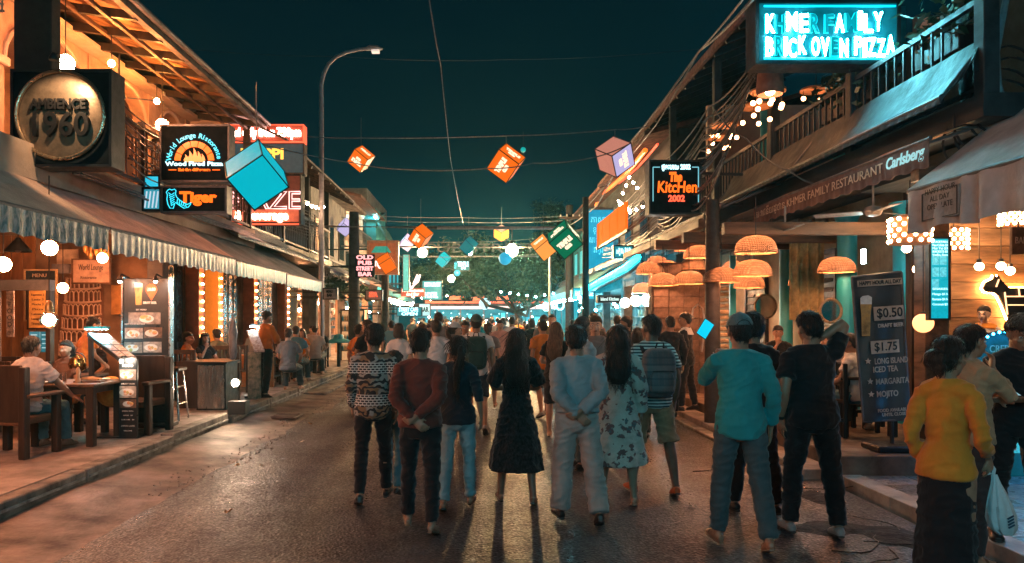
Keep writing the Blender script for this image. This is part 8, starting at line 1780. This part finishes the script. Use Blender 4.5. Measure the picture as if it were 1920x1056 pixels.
# ---------------------------------------------------------------- second row
folk('man in profile with dark glasses and pale shirt behind the grey blue shirt', 1090, 8.6, -65, 1, 15, H=1.76, hair=('short', 'black'), face=True, glasses=True, arms=('down', 'down'), head=(20, 0, 0), wear=[S('greyblue', sleeve=.5), Tz('slate'), ('shoes', LEA)])
folk('man in grey shirt facing the camera behind the floral dress', 1116, 9.6, 172, 1, 16, H=1.76, hair=('short', 'black'), face=True, arms=('down', 'down'), legs=SLOW1, skin='fair', wear=[S('grey', sleeve=.5), Tz('charcoal'), ('shoes', GRS)])
s1, _ = folk('man in black suit seen from behind at the terrace step', 1257, 12.6, 5, 1, 17, z=.04, H=1.74, hair=('crop', 'black'), arms=('down', 'down'), legs=SLOW2, wear=[S('suit', hem=-.12, flare=.02), Tz('suit', .014, .016, .02), ('shoes', LEA)])
s2, _ = folk('man in black suit with white collar turning left beside the other suit', 1287, 13.0, 60, 1, 18, z=.122, H=1.72, hair=('short', 'black'), face=True, arms=('down', 'front'), legs=STEP1, skin='tan', wear=[S('suit', hem=-.12, flare=.02), ('shirt', CM['white'], dict(hem=.44, sleeve=0, off=.022, name='collar', amp=.001)), Tz('suit', .014, .016, .02), ('shoes', LEA)])
bk_r, bk_k = folk('man in white tee walking away in the middle of the street', 893, 11.2, 0, 1, 19, H=1.79, hair=('crop', 'black'), cap=(cm('dim green cap', (.05, .10, .09)), True), arms=('swingf', 'swingb'), legs=WALK1, wear=[S('white', sleeve=.5), ('shorts', CM['navy'], {}), ('shoes', GRS)])
folk('woman in white cap and pale top with hand raised', 852, 11.8, -10, 1, 20, H=1.66, fem=True, hair=('ponytail', 'brown'), cap=(CM['white'], False), arms=('hip', 'point'), legs=SLOW1, skin='fair', head=(-50, 0, 0), face=True, wear=[S('cream', sleeve=.4, collar=False), Tz('pale_jeans'), ('shoes', GRS)])
folk('man in white tee with black strap left of the white cap', 818, 11.4, 5, 1, 21, H=1.70, hair=('short', 'black'), arms=('down', 'down'), legs=SLOW2, wear=[S('white', sleeve=.5), Tz('slate'), ('shoes', LEA)])
folk('tall man with crew cut rising over the crowd behind the maroon jersey', 822, 14.5, 0, 1, 22, H=1.86, hair=('crop', 'black'), arms=('down', 'down'), legs=WALK1, wear=[S('grey', sleeve=.5), Tz('charcoal'), ('shoes', GRS)])
folk('woman in white tee behind the man in fret print', 748, 11.8, 8, 1, 23, H=1.64, fem=True, hair=('bob', 'black'), arms=('down', 'down'), legs=SLOW1, wear=[S('white', sleeve=.5, collar=False), Tz('jeans'), ('shoes', GRS)])
folk('man in black tee with folded arms near the left kerb', 690, 13.2, 55, 1, 24, H=1.72, hair=('short', 'black'), face=True, arms=('fold', 'fold'), legs=STAND, wear=[S('black', sleeve=.5), Tz('charcoal'), ('shoes', LEA)])
folk('person in orange tee just left of the man with folded arms', 672, 13.8, -40, 1, 25, H=1.63, hair=('short', 'black'), arms=('down', 'down'), legs=STAND, wear=[S('orange', sleeve=.5), Tz('navy'), ('shoes', LEA)])
folk('man in pale pink open shirt walking towards the camera', 938, 17.5, 178, 1, 26, H=1.70, hair=('short', 'black'), face=True, arms=('swingf', 'swingb'), legs=WALK1, skin='fair', wear=[S('pink', sleeve=1.0), Tz('slate'), ('shoes', GRS)])
folk('tall broad man in dark shirt coming up the street behind the black dress', 1035, 17.8, 175, 1, 27, H=1.84, hair=('crop', 'brown'), face=True, arms=('down', 'down'), legs=WALK2, skin='fair', girth=1.15, wear=[S('olive', sleeve=.5), Tz('slate'), ('shoes', GRS)])
folk('woman with long chestnut hair and black top right of the black dress', 1042, 10.6, -15, 1, 28, H=1.67, fem=True, hair=('long', 'chestnut'), arms=('front', 'down'), legs=SLOW1, skin='fair', wear=[S('black', sleeve=.4, collar=False), ('shorts', CM['charcoal'], {}), ('sandals', LEA)])
folk('man in orange tee between the black dress and the chestnut hair', 1018, 13.0, 20, 1, 29, H=1.70, hair=('short', 'black'), arms=('down', 'down'), legs=SLOW2, wear=[S('orange', sleeve=.5), ('shorts', CM['slate'], {}), ('shoes', GRS)])
folk('man in dark shirt under the white paper globes, facing left', 1176, 13.5, 70, 1, 30, H=1.78, hair=('short', 'black'), face=True, arms=('down', 'front'), legs=STAND, wear=[S('black', sleeve=.5), Tz('slate'), ('shoes', LEA)])
folk('woman with dark bob peeping between the floral dress and striped shirt', 1196, 10.8, -10, 1, 31, H=1.60, fem=True, hair=('bob', 'black'), arms=('down', 'down'), legs=STAND, wear=[S('brown', sleeve=.5, collar=False), Tz('slate'), ('shoes', LEA)])
folk('woman in grey dress walking away right of the white tee', 915, 14.0, -4, 1, 32, H=1.66, fem=True, hair=('ponytail', 'brown'), arms=('swingb', 'swingf'), legs=WALK2, skin='fair', wear=[('skirt', CM['grey'], dict(dress=True, hem=.62, w=(.22, .18), sleeve=.3)), ('sandals', TANS)])
folk('waiter in orange shirt and black trousers on the left pavement', 497, 14.3, -38, 1, 33, z=GL, H=1.68, hair=('short', 'black'), face=True, arms=('front', 'front'), legs=((5, 4, 5, 0), (-6, 6, 6, -6)), head=(0, 16, 0), wear=[S('orange', sleeve=.9, hem=.05, sw=.02), Tz('black', .020, .022, .028), ('shoes', LEA)])
folk('waitress in orange tee and black apron with her hair in a bun', 152, 10.75, -45, 1, 34, z=GL, H=1.58, fem=True, hair=('bun', 'black'), face=True, lean=14, head=(0, 12, 0), arms=('down', ((.12, .30, .10), (.6, -.6, -.5), (-.1, .9, -.4), (-.6, 0, -.5), 30)), wear=[S('orange', sleeve=.5, hem=.02), ('skirt', CM['black'], dict(hem=.45, w=(.19, .15), top=.12)), ('shoes', LEA)])
folk('man in white tee seated in the armchair at the near left, reaching over the table', 48, 8.45, -12, 0, 35, z=GL, H=1.72, hair=('crop', 'black'), legs=SEAT, lean=8, arms=('table', ((.30, .50, .05), (.6, -.5, -.6), (.35, 1, -.35), (-.2, 0, -1), 20)), skin='tan', wear=[S('white', sleeve=.6, hem=-.06, off=.024), Tz('jeans'), ('sandals', TANS)])
folk('barista in white polo with mustard collar behind the cafe counter', 1845, 9.9, 150, 1, 36, z=RL + .06, H=1.60, fem=True, hair=('bun', 'black'), face=True, arms=('front', 'front'), legs=STAND, skin='fair', head=(-18, 4, 0), wear=[S('cream', sleeve=.5, collar=False), ('shirt', CM['yellow'], dict(hem=.455, sleeve=0, off=.024, name='collar', amp=.001)), Tz('charcoal'), ('shoes', LEA)])
# ---------------------------------------------------------------- seated guests
GS = 'guests seated at the restaurant tables'
seats = [('smiling bearded man in black tee resting his cheek on his hand at a terrace table', 1458, 12.95, 165, RL, dict(H=1.74, hair=('short', 'black'), face=True, arms=('table', 'chin'), wear=[S('black', sleeve=.5), Tz('slate')]), 1),
         ('man in pale shirt seated behind the man with a hand on his head', 1565, 9.75, -70, RL, dict(H=1.70, hair=('short', 'black'), arms=('table', 'table'), wear=[S('cream', sleeve=.5), Tz('slate')]), 1),
         ('person in white top seated at the terrace left of the drinks banner', 1600, 9.35, 60, RL, dict(H=1.66, hair=('short', 'black'), arms=('table', 'front'), wear=[S('white', sleeve=.5), Tz('jeans')]), 1),
         ('woman in red top seated under the round mirror', 1560, 10.95, 80, RL, dict(H=1.62, fem=True, hair=('bob', 'black'), face=True, arms=('table', 'chin'), wear=[S('red', sleeve=.5, collar=False), Tz('charcoal')]), 1),
         ('woman in black seated at the long table left of the parasol, facing the street', 383, 14.4, -140, GL, dict(H=1.62, fem=True, hair=('long', 'black'), face=True, skin='fair', arms=('table', 'chin'), wear=[S('black', sleeve=.3, collar=False), Tz('charcoal')]), 1),
         ('guest in olive shirt behind the woman at the long table', 408, 15.2, 40, GL, dict(H=1.70, hair=('short', 'black'), arms=('table', 'table'), wear=[S('olive', sleeve=.5), Tz('slate')]), 1),
         ('guest in orange top seated left of the parasol', 348, 13.6, -90, GL, dict(H=1.66, fem=True, hair=('bun', 'black'), arms=('table', 'table'), wear=[S('orange', sleeve=.5), Tz('charcoal')]), 1),
         ('guest in grey tee seated on the near side of the orange varnished table', 540, 15.45, 0, GL, dict(H=1.70, hair=('short', 'brown'), skin='fair', arms=('table', 'table'), wear=[S('grey', sleeve=.5), Tz('slate')]), 1),
         ('woman in yellow top on the far side of the table by the street lamp', 568, 19.0, 170, GL, dict(H=1.64, fem=True, hair=('long', 'chestnut'), face=True, skin='fair', arms=('table', 'front'), wear=[S('yellow', sleeve=.3, collar=False), Tz('charcoal')]), 2),
         ('man in blue shirt on the near side of the table by the street lamp', 554, 17.45, -5, GL, dict(H=1.74, hair=('short', 'brown'), skin='fair', arms=('table', 'table'), wear=[S('blue', sleeve=.5), Tz('slate')]), 2),
         ('guest in pale shirt at the table just past the street lamp', 590, 19.6, 8, GL, dict(H=1.74, hair=('crop', 'brown'), skin='fair', arms=('table', 'table'), wear=[S('cream', sleeve=.5), Tz('slate')]), 2),
         ('guest in dark top facing the camera just past the street lamp', 601, 21.05, 175, GL, dict(H=1.70, hair=('short', 'black'), face=False, arms=('table', 'chin'), wear=[S('navy', sleeve=.5), Tz('slate')]), 2),
         ('guest in pink tee by the lit food shop', 585, 23.1, 185, GL, dict(H=1.68, hair=('crop', 'brown'), skin='fair', arms=('table', 'table'), wear=[S('pink', sleeve=.5), Tz('slate')]), 2),
         ('guest in black seated at the table by the tower relief', 175, 12.2, 180, GL, dict(H=1.66, hair=('short', 'black'), face=True, arms=('table', 'table'), wear=[S('black', sleeve=.5), Tz('slate')]), 1),
         ('guest in orange trousers seated behind the near dining table', 128, 9.98, 170, GL, dict(H=1.60, fem=True, hair=('ponytail', 'black'), arms=('table', 'table'), wear=[S('brown', sleeve=.5), Tz('orange', .03, .03, .03)]), 1)]
for i, (lab, px, Y, rz, z, d, lod) in enumerate(seats):
 d['legs'] = SEAT; d['lean'] = d.get('lean', 4); folk(lab, px, Y, rz, lod, 40 + i, z, GS, **d)
# ---------------------------------------------------------------- people on the balconies
GBAL = 'people on the upper balconies'
for i, (lab, x, Y, z, rz, d) in enumerate((('person in a dark vest leaning on the balcony under the neon sign', 5.5, 10.9, 3.96, 80, dict(H=1.70, hair=('short', 'black'), arms=('table', 'table'), wear=[S('charcoal', sleeve=0), Tz('black')])), ('person in black on the balcony behind the neon sign', 5.6, 8.4, 3.96, 110, dict(H=1.72, hair=('mop', 'black'), arms=('table', 'chin'), wear=[S('black', sleeve=.5), Tz('black')])), ('guest in blue on the balcony behind the pink neon sign', -5.7, 20.6, 3.75, -75, dict(H=1.70, hair=('short', 'black'), arms=('table', 'table'), wear=[S('blue', sleeve=.5), Tz('black')])), ('guest in red on the balcony behind the pink neon sign', -5.7, 19.2, 3.75, -90, dict(H=1.68, hair=('bob', 'black'), fem=True, arms=('front', 'table'), wear=[S('red', sleeve=.5), Tz('black')])))):
 r, k = make_person(d, lab, GBAL, 2, 60 + i); place(r, (x, Y, z), rz)
# ---------------------------------------------------------------- bags, tablet and phone
def xf(root): return Matrix.Translation(root.location) @ root.rotation_euler.to_matrix().to_4x4()
def backpack(root, k, label, m, m2, sz=1.0):
 M = xf(root); c = k.T(0, -.245*1.0, .255); t = thing('backpack', label, 'backpack', M @ c); t.rotation_euler = root.rotation_euler; WL[t.name] = c.copy()
 b = MB(); s = sz
 b.ball(c + V((0, .0, -.0)), (.155*s, .105*s, .235*s), 24, 18, fn=lambda d: 1/max(.74, (abs(d.x)**4 + abs(d.y)**4 + abs(d.z)**4)**.25) )
 me = remesh(b, .012, 2, wrinkle(k, .004, 9)); 
 for v in me.vertices: v.co -= c
 me.name = 'bag'; me.materials.append(m); bag = link('bag', me, t)
 MB().ball(c + V((0, -.10*s, -.085)), (.115*s, .04, .105*s), 18, 12, fn=lambda d: 1/max(.74, (abs(d.x)**4 + abs(d.y)**4 + abs(d.z)**4)**.25)).build('pocket', m, t, True)
 MB().tube([c + V((-.10*s, -.137*s, .02)), c + V((0, -.146*s, .024)), c + V((.10*s, -.137*s, .02))], .005, 6).build('zip', m2, t)
 MB().tube([c + V((-.04, -.03, .235*s)), c + V((-.03, -.05, .285*s)), c + V((.03, -.05, .285*s)), c + V((.04, -.03, .235*s))], .009, 6).build('handle', m2, t, True)
 for sd in (-1, 1):
  pts = [c + V((sd*.07, .08, .19)), k.T(sd*.105, -.135, .44), k.T(sd*.115, -.03, .535), k.T(sd*.115, .10, .46), k.T(sd*.125, .135, .33), k.T(sd*.155, .05, .20), c + V((sd*.13, .07, -.17))]
  MB().tube(pts, [(.024, .007)]*7, 8).build('strap', m2, t, True)
backpack(bp_r, bp_k, 'grey plaid backpack worn by the man in the striped shirt', CM['plaid'], CM['charcoal'])
backpack(bk_r, bk_k, 'dark green backpack worn by the man in white tee', cm('dark green canvas', (.02, .055, .05)), CM['black'], 1.05)
t = thing('tablet', 'bright cyan tablet screen held up beside the man in the grey cap', 'tablet', P(1322, 617, 6.0)); c = P(1322, 617, 6.0); Rm = Matrix.Rotation(R(35), 3, 'Y') @ Matrix.Rotation(R(-12), 3, 'X')
MB().obox(c, (.094, .010, .150), Rm, .004).build('case', M_BLACK, t); MB().obox(c + Rm @ V((0, -.0062, 0)), (.086, .002, .140), Rm).build('screen', glow('tablet screen', (.0, .52, .78), 1.0), t)
p_ = P(1893, 735, 5.33); t = thing('phone', 'dark phone in the hands of the man at the right edge', 'phone', p_); MB().obox(p_, (.075, .15, .009), Matrix.Rotation(R(20), 3, 'X'), .003).build('case', M_BLACK, t); MB().obox(p_ + V((0, 0, .006)), (.068, .14, .002), Matrix.Rotation(R(20), 3, 'X')).build('screen', glow('phone screen', (.3, .6, .7), .5, False), t)
# carrier bag
hand = xf(yw_r) @ (yw_k.arm[1][2] + yw_k.arm[1][3]*.10); t = thing('carrier_bag', 'white plastic carrier bag with blue print held by the woman in mustard', 'bag', hand)
M_PLAS = mat('white plastic film', (.56, .60, .62), rough=.35, var=.12, scale=6, bump=.5, bscale=18, trans=.0); bg_ = MB()
prof = [(.014, .010, 0), (.027, .016, -.055), (.046, .026, -.11), (.066, .042, -.18), (.078, .052, -.25), (.072, .05, -.31), (.045, .035, -.345)]
ph = 1.3; pts = [hand + V((.02 + .01*i, 0, z)) for i, (_, _, z) in enumerate(prof)]
n = 40; vs = []
for i, (a, b, z) in enumerate(prof):
 for j in range(n):
  q = 2*math.pi*j/n; w = 1 + .13*math.sin(7*q + i*.6)*(1 - i*.09) + .07*math.sin(13*q + i); vs.append(pts[i] + V((a*w*math.cos(q), b*w*math.sin(q), 0)))
bg_.add(vs, [(i*n + j, i*n + (j+1) % n, (i+1)*n + (j+1) % n, (i+1)*n + j) for i in range(len(prof) - 1) for j in range(n)] + [tuple((len(prof)-1)*n + j for j in range(n))]); bag = bg_.build('sack', M_PLAS, t, True)
for sd in (-1, 1): MB().tube([hand + V((sd*.012, 0, .0)), hand + V((sd*.02, 0, .03)), hand + V((sd*.006, 0, .05))], [(.012, .003), (.010, .003), (.008, .003)], 6).build('handle', M_PLAS, t, True)
for k in range(4): MB().obox(hand + V((.075 + .002*k, -.054, -.235 - .017*k)), (.045, .004, .010), Matrix.Rotation(R(14), 3, 'Z') @ Matrix.Rotation(R(-20), 3, 'Y')).build('print', mat('navy print', (.02, .07, .12), rough=.5), t)
# ---------------------------------------------------------------- the dense crowd further down the street
r = random.Random(21); shirts = ['white', 'black', 'grey', 'orange', 'navy', 'pink', 'olive', 'blue', 'red', 'cream', 'charcoal', 'teal']; cname = dict(white='white', black='black', grey='grey', orange='orange', navy='navy', pink='pink', olive='olive green', blue='sky blue', red='brick red', cream='cream', charcoal='charcoal', teal='teal')
protos = []
for i in range(14):
 fem = i % 2 == 1; toward = i % 3 == 0
 d = dict(H=1.74 if not fem else 1.62, fem=fem, hair=((('short', 'crop', 'mop', 'short')[i % 4]) if not fem else ('long', 'ponytail', 'bob', 'bun')[(i//2) % 4], ('black', 'brown', 'chestnut')[i % 3]), skin=('tan', 'fair', 'brown')[i % 3], face=False, arms=(('swingf', 'swingb'), ('down', 'front'), ('swingb', 'swingf'))[i % 3], legs=(WALK1, WALK2, SLOW1)[i % 3], girth=r.uniform(.95, 1.12),
             wear=[S(shirts[i % 12], sleeve=.5, collar=False), (Tz(('slate', 'charcoal', 'jeans', 'greige')[i % 4]) if i % 4 else ('shorts', CM[('khaki', 'slate')[i % 2]], {}))])
 o, _ = make_person(d, 'x', None, 2, 80 + i); o.location = (0, -60, 0); protos.append((o, shirts[i % 12], fem, list(o.children), d['hair'][0]))
spots = []; tries = 0
while len(spots) < 74 and tries < 6000:
 tries += 1; Y = 13.5 + 42*r.random()**1.25; x = r.uniform(-3.4, 3.6)
 if any((x - a)**2 + (Y - b)**2 < .62 for a, b in spots): continue
 px = CX + F*x/Y
 if (Y < 19 and 880 < px < 1000) or px < 655 + max(0, 22 - Y)*9 or px > 1185: continue
 spots.append((x, Y))
spots.sort(key=lambda q: q[1]); used = set(); seen = {}
hw = {'long': 'long hair', 'ponytail': 'a ponytail', 'bob': 'a bob', 'bun': 'a bun', 'short': 'short hair', 'crop': 'cropped hair', 'mop': 'thick hair'}
for i, (x, Y) in enumerate(spots):
 o, sh, fem, ch, hr = protos[(i*5 + i//14) % 14]; px = CX + F*x/Y
 tw = (i*7) % 10 < 4; ori = 180 if tw else 0
 side = 'left edge' if px < 720 else 'left' if px < 830 else 'middle' if px < 980 else 'right' if px < 1080 else 'right edge'; dist = 'near part' if Y < 20 else 'middle part' if Y < 30 else 'far part'
 lab = f"{'woman' if fem else 'man'} with {hw[hr]} in {cname[sh]} top {'facing us' if tw else 'walking away'}, {side} of crowd's {dist}"
 if o.name not in used: used.add(o.name); c = o
 else: c = copy_tree(o, ch=ch)
 c.location = (x, Y, ROADZ); c.rotation_euler = (0, 0, R(ori + r.uniform(-25, 25))); s_ = r.uniform(.94, 1.06); c.scale = (s_, s_, s_); c['label'] = lab; c['group'] = 'dense crowd down the street'
